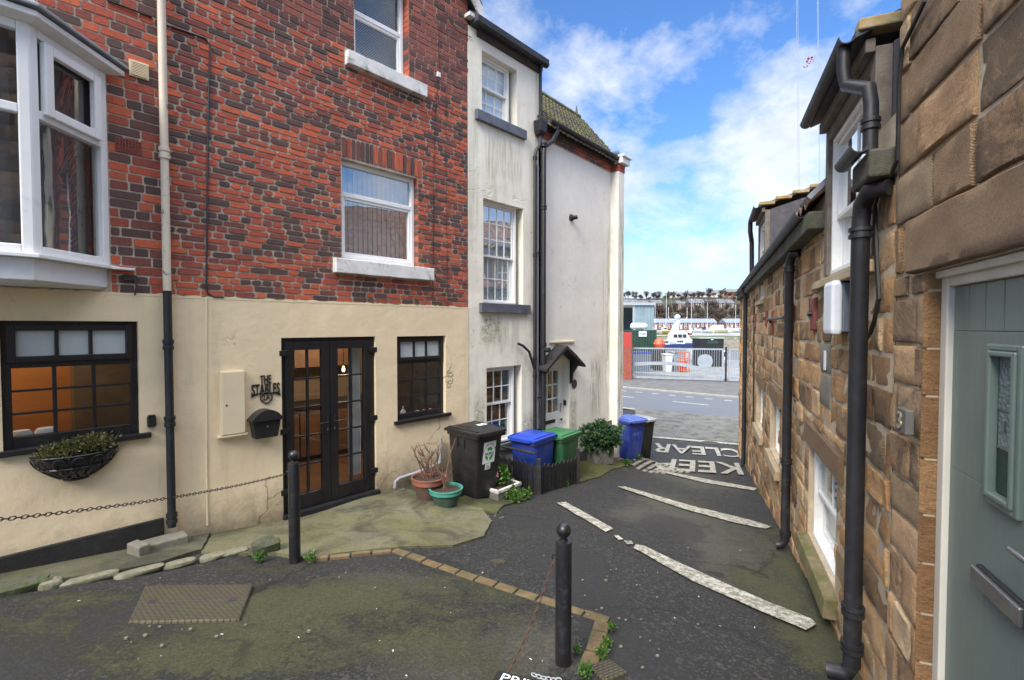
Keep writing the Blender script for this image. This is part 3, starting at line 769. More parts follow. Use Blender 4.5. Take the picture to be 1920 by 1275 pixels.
# glazed double door
du = [L.uv(px, 700, -.03)[0] for px in (536, 621, 700)]
fm = MB(); y = .03
fm.box(dl, dl + .05, y, y + .08, dz0, dz1); fm.box(dr - .05, dr, y, y + .08, dz0, dz1); fm.box(dl + .05, dr - .05, y + .001, y + .08, dz1 - .05, dz1)
fd = fm.build('double_door', K['blackp'], bh, bevel=.006)
fm = MB(); fm.box(dl - .01, dr + .03, -.06, .11, dz0 - .05, dz0 + .015); fm.build('threshold', K['pipe'], fd, bevel=.006)
mid = (dl + dr) / 2 - .015
for side, (a, b) in enumerate(((dl + .05, mid), (mid + .004, dr - .05))):
    lf = MB(); st = .105
    pa, pb, pz0, pz1 = a + st, b - st, dz0 + .20, dz1 - .15
    lf.box(a, pa, y - .012, y + .055, dz0 + .02, dz1 - .05); lf.box(pb, b, y - .012, y + .055, dz0 + .02, dz1 - .05)
    lf.box(pa, pb, y - .011, y + .055, dz0 + .02, pz0); lf.box(pa, pb, y - .011, y + .055, pz1, dz1 - .05)
    lo_ = lf.build('door_leaf', K['blackp'], fd, bevel=.008)
    gb = MB(); u = (pa + pb) / 2; gb.box(u - .012, u + .012, y, y + .045, pz0, pz1)
    for z in frac(pz0, pz1, 5): gb.box(pa, pb, y + .003, y + .042, z - .010, z + .010)
    gb.build('glazing_bar', K['blackp'], fd, bevel=.003)
    g = MB(); pane_quad(g, pa - .01, pb + .01, pz0 - .01, pz1 + .01, y + .025); g.build('pane', K['glass_k'], fd)
    h_ = MB(); hu = b - .045 if side == 0 else a + .045; s = -1 if side == 0 else 1; hz = .44
    h_.box(hu - .017, hu + .017, y - .022, y - .012, hz - .14, hz + .07); h_.tube([(hu, y - .02, hz), (hu, y - .055, hz), (hu + s * .03, y - .06, hz), (hu + s * .12, y - .06, hz - .003)], .009, 8)
    hd_ = h_.build('door_handle', K['iron'], fd, bevel=.002)
    h_ = MB(); h_.obox((hu, y - .024, hz - .095), (.007, 0, 0), (0, .003, 0), (0, 0, .014)); h_.build('keyhole', K['steel'], fd)
    for hz in (dz0 + .28, .40, dz1 - .18):
        q = MB(); uu = a - .02 if side == 0 else b + .02; q.obox((uu, y - .026, hz), (.055, 0, 0), (0, .016, 0), (0, 0, .035)); q.build('hinge', K['blackp'], fd, bevel=.006)
# kitchen seen through the glass
it = MB(); it.poly([(-.9, 2.6, -.6), (2.86, 2.6, -.6), (2.86, 2.6, 1.95), (-.9, 2.6, 1.95)]); it.build('kitchen_back_wall', K['tan_wall'], bh)
it = MB(); it.poly([(-.9, .14, -.58), (2.86, .14, -.58), (2.86, 2.6, -.58), (-.9, 2.6, -.58)]); it.build('kitchen_floor', K['floorwood'], bh)
for k in range(6): it = MB(); it.box(-.6 + k * .56, -.06 + k * .56, 2.0, 2.58, -.5, .30); it.build('kitchen_cupboard', K['wood'], bh, bevel=.006)
for k in range(5): it = MB(); it.box(-.6 + k * .56, -.06 + k * .56, 2.2, 2.58, .95, 1.6); it.build('wall_cupboard', K['wood'], bh, bevel=.006)
it = MB(); it.box(-.7, 2.8, 1.95, 2.58, .30, .345); it.build('worktop', K['darkwood'], bh); it = MB(); it.box(1.5, 2.8, .16, .6, .2, .25); it.build('worktop', K['darkwood'], bh)
it = MB(); it.box(-.5, .55, 1.1, 1.7, .08, .12); [it.box(u - .03, u + .03, yy - .03, yy + .03, -.58, .08) for u in (-.4, .45) for yy in (1.2, 1.6)]; it.build('kitchen_table', K['wood'], bh)
cu = MB(); ring = []; n_ = 30
for k in range(n_ + 1):
    f = k / n_; ring.append((dr - .30 + f * .19, .20 + .035 * math.sin(f * 26) ))
for k in range(n_):
    (a, b), (c, d) = ring[k], ring[k + 1]
    for (z0, z1, w0, w1) in ((-.38, .35, .92, 1), (.35, 1.35, 1, .78)):
        s = lambda u, w_: dr - .20 + (u - (dr - .20)) * w_
        cu.poly([(s(a, w0), b, z0), (s(c, w0), d, z0), (s(c, w1), d, z1), (s(a, w1), b, z1)])
cu.build('curtain', K['curtain'], bh, smooth=True)
bu, bz = L.uv(644, 692, -.9)
b_ = MB(); b_.lathe([(.010, .045), (.014, .03), (.022, 0), (.018, -.03), (.008, -.04)], (bu, .9, bz), 14)
blb = b_.build('pendant_bulb', emis('lit_bulb', (1, .55, .18), 4), bh, smooth=True)
b_ = MB(); b_.tube([(bu, .9, bz + .05), (bu, .9, 1.95)], .004, 6); b_.build('flex', K['iron'], blb)
lp = bpy.data.lights.new('kitchen_lamp', 'POINT'); lp.energy = 24; lp.color = (1, .80, .60); lp.shadow_soft_size = .1
lo = bpy.data.objects.new('kitchen_lamp', lp); col.objects.link(lo); lo.location = L.P(bu + .1, 1.6, -1.15)
# bottle and jars on the kitchen window sill
bt = MB(); u = rw[0] + .24; bt.lathe([(.035, 0), (.042, .01), (.042, .12), (.02, .15), (.012, .16), (.012, .2)], (u, .2, .26), 14); bt.build('soap_bottle', K['curtain'], bh, smooth=True)
for x in (.52, .64, .76): bt = MB(); bt.lathe([(.03, 0), (.03, .09), (.022, .10)], (rw[0] + x, .22, .26), 12); bt.build('glass_jar', K['galv'], bh, smooth=True)
# cables
def cable(parent, W_, px, r=.006, n=.015, name='cable', mat='iron'):
    mb = MB(); pts = []
    for (x, y_) in px:
        u, z = W_.uv(x, y_, n); pts.append((u, -n, z))
    mb.tube(pts, r, 6); return mb.build(name, K[mat], parent, smooth=True)
cable(bh, L, [(312, 47), (345, 58), (385, 72), (394, 86), (392, 150), (390, 250), (389, 350), (388, 460), (387, 535), (390, 551), (402, 557), (420, 557)], .009)
cable(hb, L, [(200, 0), (240, 15), (285, 32)], .009)
cable(bh, L, [(821, 150), (815, 260), (813, 400), (812, 560)], .004); cable(bh, L, [(837, 160), (836, 300), (838, 450), (840, 575)], .003)
cable(bh, L, [(825, 138), (822, 80), (826, 30), (836, 22), (845, 40), (860, 60), (885, 70)], .004)
u, z = L.uv(821, 141); j = MB(); j.box(u - .03, u + .03, -.035, -.004, z - .035, z + .035); j.build('junction_box', K['whitebox'], bh, bevel=.004)
cable(bh, L, [(387, 560), (387, 700), (387, 850), (389, 985)], .011, .012, 'painted_conduit', 'creamp')
# grey waste pipe running along the wall into a gully
wp = MB(); w_pts = [(x, y_) for x, y_ in ((826, 820), (827, 835), (824, 868), (800, 880), (748, 897), (741, 903), (740, 915))]
pts = []
for x, y_ in w_pts: u, z = L.uv(x, y_, .06); pts.append((u, -.06, z))
wp.tube(pts, .024, 10); wp.build('waste_pipe', K['greypipe'], bh, smooth=True)
# ================================================================== narrow rendered house
rh = empty('rendered_house', (*L.o, 0), L.ang)
tag(rh, 'narrow stained white rendered house with three sash windows one above another', 'house')
RE = 4.70
oU = (3.24, 4.10, 5.15, 6.16, .22); oM = (3.27, 4.27, 2.03, 3.765, .20); oL = (3.34, 4.225, -.40, .94, .17)
mb = MB(); wallsheet(mb, UE, RE, -1.9, 6.43, [oU, oM, oL], y=-.004); mb.poly([(RE, -.004, -1.9), (RE, 1, -1.9), (RE, 1, 6.43), (RE, -.004, 6.43)])
mb.build('render_wall', K['white_r'], rh)
mb = MB(); shell(mb, UE + .02, RE - .02, -1.9, 6.4, 5, .3, (1.4, 4.4)); mb.build('inner_shell', K['dark'], rh)
sash_window(rh, (oU[0], oU[1] - .10, oU[2], oU[3]), .12, 3, 2, 2, split=.52, back='net')
sash_window(rh, (oM[0], oM[1] - .10, oM[2], oM[3]), .10, 4, 3, 2, split=.47, back='net', gl='glass_r')
sash_window(rh, (oL[0], oL[1] - .12, oL[2], oL[3]), .09, 3, 2, 2, split=.52)
for (a, b, c, d) in ((L.uv(890, 222)[0], L.uv(983, 258)[0], 4.99, 5.15), (L.uv(898, 580)[0], L.uv(990, 580)[0], 1.87, 2.03), (oL[0] - .05, oL[1] + .06, -.50, -.40)):
    s = MB(); s.box(a, b, -.07, .16, c, d); s.build('slate_sill', K['sillg'], rh, bevel=.006)
mb = MB(); mb.prism([(UE + .05, -.2, 6.44), (UE + .05, -.22, 6.52), (UE + .05, 2.4, 8.5), (UE + .05, 5, 6.44)], (RE - UE + .0, 0, 0)); mb.build('roof', K['slate'], rh)
mb = MB(); mb.box(UE + .2, RE + .02, -.05, 0, 6.33, 6.47); mb.build('soffit_board', K['darkwood'], rh)
def gutter(parent, u0, u1, y, z, r, mat='pipe', name='gutter'):
    mb = MB(); pr = []
    for k in range(9): w_ = math.pi + math.pi * k / 8; pr.append((y + r * math.cos(w_), z + r * math.sin(w_)))
    for k in range(8, -1, -1): w_ = math.pi + math.pi * k / 8; pr.append((y + r * .86 * math.cos(w_), z + r * .86 * math.sin(w_)))
    mb.prism([(u0, a, b) for a, b in pr], (u1 - u0, 0, 0)); return mb.build(name, K[mat], parent)
gutter(rh, UE + .15, RE + .1, -.12, 6.49, .065)
def on(W_, px, py, n): u, z = W_.uv(px, py, n); return (u, -n, z)
# thin downpipe with hopper
n_ = .07; p1 = L.uv(1003, 500, n_)[0]
mb = MB(); mb.tube([(RE - .04, -.12, 6.45), (RE - .03, -n_, 6.3), (RE - .03, -n_, 5.35)], .03, 10)
mb.build('rainwater_pipe', K['pipe'], rh, smooth=True)
hp = MB(); u = RE - .05; hp.loft([[(u - .07, -.02, 5.16), (u + .07, -.02, 5.16), (u + .07, -.13, 5.16), (u - .07, -.13, 5.16)], [(u - .09, -.01, 5.22), (u + .09, -.01, 5.22), (u + .09, -.17, 5.22), (u - .09, -.17, 5.22)], [(u - .11, -.01, 5.42), (u + .11, -.01, 5.42), (u + .11, -.19, 5.42), (u - .11, -.19, 5.42)]])
hp.build('hopper_head', K['pipe'], rh, bevel=.012)
mb = MB(); mb.tube([(u, -.09, 5.18), (u, -.08, 4.98), (p1 + .02, -.08, 4.86), (p1, -n_, 4.76), (p1, -n_, L.ground(p1) - .1)], .031, 12)
dpn = mb.build('downpipe', K['pipe'], rh, smooth=True)
collars(dpn, p1, n_, (4.72, 2.95, 1.05, .72), .032, .03)
mb = MB(); mb.tube([on(L, 971, 644, .05), on(L, 980, 648, .09), on(L, 992, 659, .09), (p1, -n_, .83)], .024, 10); mb.build('branch_pipe', K['pipe'], rh, smooth=True)

# ================================================================== white house with porch
wh = empty('white_house', (*C.o, 0), C.ang)
tag(wh, 'white rendered house with mossy tiled roof and small black porch canopy', 'house')
CE = 2.66; oD = (.09, .955, -1.06, .86, .17)
mb = MB(); wallsheet(mb, -.02, CE, -2.9, 5.17, [oD], y=0)
cz = .20
mb.poly([(CE, 0, -2.9), (CE, -cz, -2.9), (CE, -cz, 5.17), (CE, 0, 5.17)]); mb.poly([(CE, -cz, -2.9), (CE + .27, -cz, -2.9), (CE + .27, -cz, 5.17), (CE, -cz, 5.17)])
mb.poly([(CE + .27, -cz, -2.9), (CE + .27 + 3.9, 4.6, -2.9), (CE + .27 + 3.9, 4.6, 5.4), (CE + .27, -cz, 5.17)])
mb.build('render_wall', K['white_c'], wh)
mb = MB(); shell(mb, .02, CE - .02, -2.9, 5.1, 5, .3, (1.2, 3.2)); mb.build('inner_shell', K['dark'], wh)
mb = MB(); mb.box(1.0, CE - .002, -.02, 0, -2.9, -1.03); mb.build('plinth', K['sillg'], wh)
mb = MB()
for row in range(2):
    u = -.02 + (row % 2) * .06
    while u < CE: brick(mb, u, min(u + .21, CE) - .01, 5.18 + row * .075, 5.245 + row * .075, y=-.02, prot=.01); u += .22
u = CE
for row in range(2):
    mb.box(CE - .005, CE + .28, -cz - .01, -cz + .1, 5.18 + row * .075, 5.243 + row * .075)
    mb.box(CE - .012, CE, -cz, .0, 5.181 + row * .075, 5.242 + row * .075)
mb.build('brick_eaves_band', K['brick_band'], wh)
mb = MB(); mb.box(0, CE + .26, -.012, .2, 5.16, 5.36); mb.build('eaves_mortar', K['mortar'], wh)
mb = MB(); mb.box(.0, CE, -.09, -.025, 5.33, 5.45); mb.build('fascia', K['darkwood'], wh)
gutter(wh, .02, CE + .02, -.165, 5.47, .07)
# mossy tiled roof : rows of overlapping tiles
m = Mat('mossy_tile'); a_ = m.sep(m.attr('rnd').outputs['Color'])
cc = m.mix(a_[0], (.03, .026, .022), (.075, .058, .045))
mo = m.ramp(m.ma('ADD', m.noise(2.2, 6, .7), m.ma('MULTIPLY', m.ma('SUBTRACT', a_[1], .5), .2)), [(.42, 0), (.60, 1)])
cc = m.mix(mo, cc, m.mix(m.noise(9, 6, .75), (.025, .032, .008), (.15, .14, .025)))
K['mosstile'] = m.out(cc, .95, m.bump(m.noise(60, 6, .7), .8, .012))
DR, zr0, sl_ = 2.3, 5.50, .985
uend = lambda y: CE + .30 + .85 * max(0, y)     # the end of this house is cut at a slant to the road
mb = MB(); ue = uend(DR)
nrow = 15
for r_ in range(nrow):
    y0 = -.20 + (DR + .2) * r_ / nrow; y1 = -.20 + (DR + .2) * (r_ + 1.25) / nrow
    u = -.02 - .1 * (r_ % 2); uer = uend((y0 + y1) / 2)
    while u < uer:
        ub = min(u + .30, uer); hgt = .02 + rnd.uniform(0, .012)
        za = zr0 + y0 * sl_ + .03 + hgt; zb = zr0 + y1 * sl_ + .012
        pr = [(u, za - .012), (u + .06, za + .028), (u + .15, za), (u + .21, za + .028), (ub, za - .012)]
        n5 = len(pr); vs_ = [(x, y0, z) for x, z in pr] + [(x, y1, z - za + zb) for x, z in pr] + [(x, y0, z - .035) for x, z in pr]
        fs_ = [(i, i + 1, n5 + i + 1, n5 + i) for i in range(n5 - 1)] + [(2 * n5 + i, 2 * n5 + i + 1, i + 1, i) for i in range(n5 - 1)]
        mb.add(vs_, fs_, (rnd.random(), rnd.random(), rnd.random())); u += .30
mb.build('roof', K['mosstile'], wh)
mb = MB(); zr = zr0 + DR * sl_; mb.loft([[(-.02, -.1, 5.4), (-.02, DR, zr - .03), (-.02, 2 * DR, 5.4)], [(uend(0) - .06, -.1, 5.4), (uend(DR) - .06, DR, zr - .03), (uend(2 * DR), 2 * DR, 5.4)]]); mb.build('roof_core', K['darkwood'], wh)
mb = MB(); u = 0
while u < ue: mb.tube([(u, DR, zr + .02), (min(u + .4, ue), DR, zr + .03)], .09, 8); u += .41
mb.build('ridge_tile', K['mosstile'], wh)
mb = MB(); mb.tube([(ue - .12, DR, zr), (ue - .12, DR, zr + .22), (ue - .12, DR, zr + .34)], [.05, .03, .008], 8); mb.build('finial', K['slate'], wh)
mb = MB(); mb.box(CE - .02, CE + .36, -cz - .1, .12, 5.34, 5.47); mb.box(CE - .02, CE + .40, -cz - .14, .1, 5.48, 5.53); mb.build('white_capping', K['apron'], wh, bevel=.01)
mb = MB()
for k in range(90): a_ = Vector((CE - .05 + rnd.gauss(0, .07), -.16 + rnd.gauss(0, .02), 5.49)); d_ = Vector((rnd.gauss(0, .4), rnd.gauss(0, .3), 1)).normalized() * rnd.uniform(.08, .2); mb.add([a_ - Vector((.006, 0, 0)), a_ + Vector((.006, 0, 0)), a_ + d_], [(0, 1, 2)], (rnd.random(), 0, 0))
mb.build('gutter_grass', K['leaf_g'], wh)
# big downpipe with swan neck from gutter
n_ = .09; p2 = C.uv(1019, 500, n_)[0]
mb = MB(); mb.tube([(.12, -.165, 5.48), (.24, -.17, 5.44), (.25, -.165, 5.30), (.15, -.13, 5.12), (p2 + .02, -n_, 4.98), (p2, -n_, 4.85), (p2, -n_, -1.1)], .048, 14)
dpn = mb.build('downpipe', K['pipe'], wh, smooth=True)
collars(dpn, p2, n_, (5.0, 3.85, 1.30, .98), .049, .035)
mb = MB(); mb.tube([(p2 - .02, -n_ - .05, 1.20), (p2 - .02, -n_ - .16, 1.20)], .045, 12); mb.build('pipe_inlet', K['pipe'], dpn, smooth=True)
mb = MB(); gu = p2 - .115; mb.box(gu - .02, gu + .02, -.05, -.003, -1.1, 4.6); mb.build('grey_conduit', K['greypipe'], wh)
for z in (.30, -.30, 3.0): mb = MB(); mb.box(gu - .02, p2 + .05, -.075, -.05, z, z + .02); mb.build('pipe_bracket', K['iron'], wh)
# door and porch canopy
mb = MB(); a, b, c, d = oD[:4]; y = .15
mb.box(a, a + .05, y, y + .06, c, d); mb.box(b - .05, b, y, y + .06, c, d); mb.box(a + .05, b - .05, y + .001, y + .06, d - .05, d)
dd = mb.build('front_door', K['upvc'], wh, bevel=.004)
lf = MB(); A, B = a + .05, b - .05; y += .012; gz0, gz1 = -.10, d - .12
lf.box(A, A + .1, y, y + .045, c, d - .05); lf.box(B - .1, B, y, y + .045, c, d - .05); lf.box(A + .1, B - .1, y + .001, y + .045, c, gz0); lf.box(A + .1, B - .1, y + .001, y + .045, gz1, d - .05)
for u in frac(A + .1, B - .1, 3): lf.box(u - .014, u + .014, y + .006, y + .04, gz0, gz1)
for z in frac(gz0, gz1, 3): lf.box(A + .1, B - .1, y + .008, y + .038, z - .014, z + .014)
lf.build('door_leaf', K['upvc'], dd, bevel=.004)
g = MB(); pane_quad(g, A + .1, B - .1, gz0, gz1, y + .02); g.build('pane', K['glass'], dd)
g = MB(); g.box(A + .22, B - .22, y - .012, y, -.31, -.24); g.build('letter_plate', K['iron'], dd, bevel=.003)
g = MB(); g.lathe([(.001, -.02), (.025, -.012), (.025, .012), (.001, .02)], (B - .05, y - .04, -.27), 12); g.build('door_knob', K['iron'], dd, smooth=True)
g = MB(); g.box(B - .05, B - .02, y - .02, y, -.12, .06); g.build('door_handle', K['steel'], dd, bevel=.003)
cn = MB(); cu_, cw, pz, ez, dp_ = .50, .68, 1.27, .85, .26
for s in (-1, 1):
    pts = []
    cn.loft([[(cu_, -dp_, pz), (cu_, .0, pz + .02), (cu_, .0, pz - .06), (cu_, -dp_, pz - .08)], [(cu_ + s * cw * .5, -dp_, (pz + ez) / 2 + .015), (cu_ + s * cw * .5, 0, (pz + ez) / 2 + .03), (cu_ + s * cw * .5, 0, (pz + ez) / 2 - .05), (cu_ + s * cw * .5, -dp_, (pz + ez) / 2 - .07)],
             [(cu_ + s * cw, -dp_, ez), (cu_ + s * cw, 0, ez + .02), (cu_ + s * cw, 0, ez - .03), (cu_ + s * cw, -dp_, ez - .05)]])
cp = cn.build('porch_canopy', K['blackwood'], wh, bevel=.008)
for s in (-1, 1):
    b_ = MB(); u = cu_ + s * .50; b_.prism([(u - .03, 0, .98), (u - .03, -.20, .98), (u - .03, -.17, .82), (u - .03, -.06, .68), (u - .03, -.04, .50), (u - .03, 0, .46)], (.06, 0, 0)); b_.build('canopy_bracket', K['blackwood'], cp, bevel=.005)
b_ = MB(); b_.box(.26, 1.12, -.035, 0, 1.315, 1.345); b_.build('drip_batten', K['creamp'], wh, bevel=.004)
u, z = C.uv(1073, 408, .03); b_ = MB(); b_.tube([(u, 0, z), (u, -.03, z), (u + .02, -.05, z), (u + .06, -.12, z + .01)], [.075, .07, .045, .04], 12); b_.build('wall_vent_pipe', K['pipe'], wh, smooth=True)

# ================================================================== stone houses on the right
FS = [(0, (.065, .046, .032)), (.17, (.20, .12, .065)), (.34, (.41, .23, .105)), (.55, (.54, .33, .16)), (.8, (.58, .41, .24)), (1, (.62, .48, .32))]
ES = [(0, (.07, .052, .038)), (.16, (.23, .145, .085)), (.32, (.44, .265, .14)), (.5, (.56, .37, .215)), (.75, (.60, .44, .29)), (1, (.66, .53, .38))]
K['stone_f'] = mat_stone('cottage_stone', FS, 85, .5)
K['stone_e'] = mat_stone('ashlar_stone', ES, 100, .6)
K['stone_o'] = mat_stone('sunlit_orange_stone', [(0, (.42, .18, .05)), (.5, (.64, .32, .11)), (1, (.72, .44, .2))], 80, .2)  # orange of the sunlit end stones put into the colour
K['dress'] = mat_stone('dressed_stone', [(0, (.20, .13, .075)), (.4, (.34, .225, .13)), (1, (.44, .31, .19))], 110, .25)
K['jamb'] = mat_stone('jamb_stone', [(0, (.13, .07, .03)), (.5, (.26, .145, .065)), (1, (.36, .22, .11))], 20, .3)
sh = empty('tall_stone_house', (*R.o, 0), R.ang)
tag(sh, 'tall rough sandstone house at right edge with sage green front door', 'house')
ct = empty('stone_cottage', (*R.o, 0), R.ang)
tag(ct, 'long low sandstone cottage down the right of the lane with dormers and black downpipes', 'cottage')
EU = -2.72
du0, du1, dzt, dzb = -2.325, -1.30, 1.885, -.34
mb = MB()
lint = (-2.50, -.95, 1.885, 2.15)
for q in lay(EU, 2.4, -.9, 1.9, [(du0 - .0, du1, dzb, dzt), lint], .225, .16, lambda k: rnd.uniform(.2, .5), .013): 
    stone(mb, *q, y=-.002, prot=.011, amp=.007, step=.04)
for q in list(lay(EU, lint[0], 1.9, 2.15, [], .25, 0, lambda k: rnd.uniform(.2, .3), .018)) + list(lay(EU, 2.4, 2.15, 7.2, [], .245, .18, lambda k: rnd.uniform(.28, .7), .014)):
    stone(mb, *q, y=-.002, prot=.011, amp=.008, step=.05 if q[2] < 4.5 else .12)
mb.build('stone_wall', K['stone_e'], sh, smooth=True)
mb = MB()
K['dress_l'] = mat_stone('tooled_lintel', [(0, (.34, .22, .135)), (.4, (.48, .32, .20)), (1, (.58, .42, .28))], 170, .12)
stone(mb, lint[0] + .006, lint[1], 1.887, 2.145, y=-.012, prot=.022, amp=.006, step=.05, a=(.72, .3, .92))
mb.build('door_lintel', K['dress_l'], sh, smooth=True)
mb = MB(); wallsheet(mb, EU, 2.4, -.9, 7.2, [(du0, du1, dzb, dzt, .16)], y=.002); mb.build('mortar_bed', K['mortar_s'], sh)
mb = MB(); mb.poly([(EU, .004, -.9), (EU, .004, 7.2), (EU, 5, 7.2), (EU, 5, -.9)]); mb.build('slate_side', K['slate'], sh)
mb = MB(); z = dzb
while z < dzt:
    h_ = min(rnd.uniform(.2, .32), dzt - z)
    mb.add([(du0 - .002, -.014, z + .006), (du0 + .006, .0, z + .006), (du0 + .004, .15, z + .006), (du0 + .004, .15, z + h_ - .006), (du0 + .006, .0, z + h_ - .006), (du0 - .002, -.014, z + h_ - .006)], [(0, 1, 4, 5), (1, 2, 3, 4)], (rnd.random(), rnd.random() * .4, .1)); z += h_
mb.build('door_jamb', K['jamb'], sh)
mb = MB(); shell(mb, EU + .02, 2.4, -.9, 7.1, 5, .3, (2.3, 4.6)); mb.build('inner_shell', K['dark'], sh)
mb = MB(); mb.prism([(EU - .1, -.25, 7.2), (EU - .1, 2.5, 9.4), (EU - .1, 5.2, 7.2)], (5.3, 0, 0)); mb.build('roof', K['pantile'], sh)
# sage green door
m = Mat('sage_green_paint'); gr = m.noise(1.0, 6, .65, vec=m.mp((60, 60, 2.2)))
cc = m.mix(gr, (.115, .150, .130), (.170, .210, .185)); cc = m.mix(m.ma('MULTIPLY', m.ramp(m.noise(1.0, 5, .7, vec=m.mp((30, 30, 3))), [(.62, 0), (.74, 1)]), .35), cc, (.26, .29, .26))
K['sage'] = m.out(cc, .42, m.bump(gr, .35, .004))
fr = MB(); y = .045; a, b = du0 + .004, du1 - .004
fr.box(a, a + .062, y, y + .09, dzb, dzt - .004); fr.box(b - .062, b, y, y + .09, dzb, dzt - .004); fr.box(a + .062, b - .062, y + .001, y + .09, dzt - .075, dzt - .004)
fr.box(a - .003, b + .003, y - .022, y, dzt - .035, dzt - .002)
gd = fr.build('front_door', K['frame'], sh, bevel=.006, seg=3)
A, B = a + .064, b - .064; y = .062
def gp(px, py, off=-.062): return R.uv(px, py, off)
gu0, gz1 = gp(1867, 668); gu1 = gp(1908, 690)[0]; gz0 = gp(1867, 925)[1]
lf = MB()
npk = 7; dz1_ = dzt - .077
for k in range(npk):
    p, q = A + (B - A) * k / npk, A + (B - A) * (k + 1) / npk
    lf.box(p + .003, q - .003, y + .006, y + .05, gz1 + .09, dz1_)
lf.box(A, B, y + .012, y + .05, gz1 + .09, dz1_ - .001)
lf.box(A, gu0, y + .0062, y + .05, gz0, gz1 + .0895); lf.box(gu1, B, y + .0062, y + .05, gz0, gz1 + .0895); lf.box(gu0, gu1, y + .0063, y + .05, gz1, gz1 + .0895)
lf.box(A, B, y + .0061, y + .05, dzb, gz0)
lf_ = lf.build('door_leaf', K['sage'], gd, bevel=.003)
K['sage_l'] = plain('sage_moulding', (.125, .165, .14), .35, .06, 10)
mo = MB()
for o_, t_, d_ in ((.045, .024, .012), (.021, .021, .02)):
    mo.box(gu0 - o_, gu0 - o_ + t_, y - d_, y + .03, gz0 - o_, gz1 + o_); mo.box(gu1 + o_ - t_, gu1 + o_, y - d_, y + .03, gz0 - o_, gz1 + o_)
    mo.box(gu0 - o_ + t_, gu1 + o_ - t_, y - d_, y + .03, gz1 + o_ - t_, gz1 + o_); mo.box(gu0 - o_ + t_, gu1 + o_ - t_, y - d_, y + .03, gz0 - o_, gz0 - o_ + t_)
mo.build('pane_moulding', K['sage_l'], gd, bevel=.006, seg=2)
m = Mat('textured_glass'); K['texglass'] = m.out(m.mix(m.noise(3, 4), (.10, .13, .13), (.30, .33, .33)), .12, m.bump(m.voro(60), .5, .01), IOR=1.5)
m = Mat('dark_bevel_glass'); K['dkglass'] = m.out(m.mix(m.noise(14, 5), (.01, .02, .015), (.035, .06, .045)), .08, m.bump(m.noise(40, 3), .3, .01))
za = gz0 + (gz1 - gz0) * .40; zb = gz0 + (gz1 - gz0) * .62
g = MB(); pane_quad(g, gu0, gu1, zb, gz1, y + .012); pane_quad(g, gu0, gu1, za - .03, zb, y + .0125); g.build('textured_pane', K['texglass'], gd)
g = MB(); pane_quad(g, gu0, gu1, gz0, za - .03, y + .012); g.build('dark_pane', K['dkglass'], gd)
g = MB(); g.box(gu0, gu1, y + .008, y + .011, zb - .004, zb + .004); g.box(gu0, gu1, y + .008, y + .011, za - .034, za - .026)
for f in (.33, .80): g.box(gu0 + (gu1 - gu0) * f - .006, gu0 + (gu1 - gu0) * f + .006, y + .006, y + .0105, za + .03, zb - .04)
g.build('lead_cames', K['steel'], gd)
lu0, lz1 = gp(1815, 1056, -.03); lu1 = gp(1906, 1140, -.03)[0]; lz0 = gp(1815, 1088, -.03)[1]
g = MB(); g.box(lu0, lu1, y - .028, y - .010, lz0, lz1); g.build('letter_plate', K['steel'], gd, bevel=.006, seg=3)
g = MB(); g.box(lu0 + .006, lu1 + .016, y - .012, y + .006, lz0 - .006, lz1 + .008); g.build('letter_plate_back', K['iron'], gd, bevel=.004)
hu, hz = gp(1900, 1030, -.02); g = MB(); g.tube([(hu, y - .05, hz), (hu + .10, y - .05, hz - .003), (hu + .115, y - .04, hz - .003), (hu + .115, y + .01, hz)], .010, 10); g.build('door_handle', K['steel'], gd, smooth=True)
cable(sh, R, [(1735, 0), (1716, 40), (1692, 90), (1686, 150), (1684, 250), (1682, 300), (1668, 335), (1645, 365), (1637, 400)], .010, .03)

# ---- cottage
EZ = 2.52
hl = (-4.985, -3.885, -.36, .50, .14); h2 = (-8.25, -7.12, -.30, .52, .22); h3 = (-10.75, -9.42, -.34, .50, .22); h4 = (-10.55, -9.50, 2.17, 2.75, .12)
dmw = (-4.34, -3.13, 2.06, EZ + .3)
END = -16.6
lints = [(hl[0] - .25, hl[1] + .2, .50, .72), (h2[0] - .2, h2[1] + .2, .52, .75), (h3[0] - .2, h3[1] + .2, .50, .72)]
sills = [(hl[0] - .10, hl[1] + .10, -.55, -.36), (h2[0] - .12, h2[1] + .12, -.47, -.30), (h3[0] - .12, h3[1] + .12, -.51, -.34), (h4[0] - .1, h4[1] + .1, 2.05, 2.17), (-4.60, -3.0, 1.955, 2.06)]
slab = (-4.50, -4.12, .98, 1.50)
ex = [hl, h2, h3, h4, dmw, slab] + lints + sills
mb = MB()
for (ua, ub, st, pr) in ((-8.0, EU - .006, .055, .011), (END, -8.0, .12, .011)):
    for q in lay(ua, ub, -3.0, EZ + .02, [h[:4] for h in ex], .215, .17, lambda k: rnd.uniform(.22, .55), .02):
        if q[3] > R.ground((q[0] + q[1]) / 2) - .15: stone(mb, *q, y=0, prot=pr, amp=.012, step=st, a=None if q[0] > -14.6 else (.9, .1, .2))  # stones at the far end tinted as if sunlit
mb.build('stone_wall', K['stone_f'], ct, smooth=True)
mb = MB(); z = -2.9
while z < EZ - .05:
    h_ = rnd.uniform(.18, .3); stone(mb, END - .02, END + rnd.uniform(.3, .55), z + .006, min(z + h_, EZ) - .006, y=-.018, prot=.02, amp=.012, step=.08); z += h_
mb.build('corner_quoin', K['stone_o'], ct, smooth=True)
mb = MB(); wallsheet(mb, END, EU, -3.2, EZ + .25, [h if len(h) > 4 else h + (.2,) for h in (hl, h2, h3, h4, dmw)], y=-.002); mb.poly([(END, .004, -3.2), (END, 5, -3.2), (END, 5, EZ), (END, .004, EZ)])
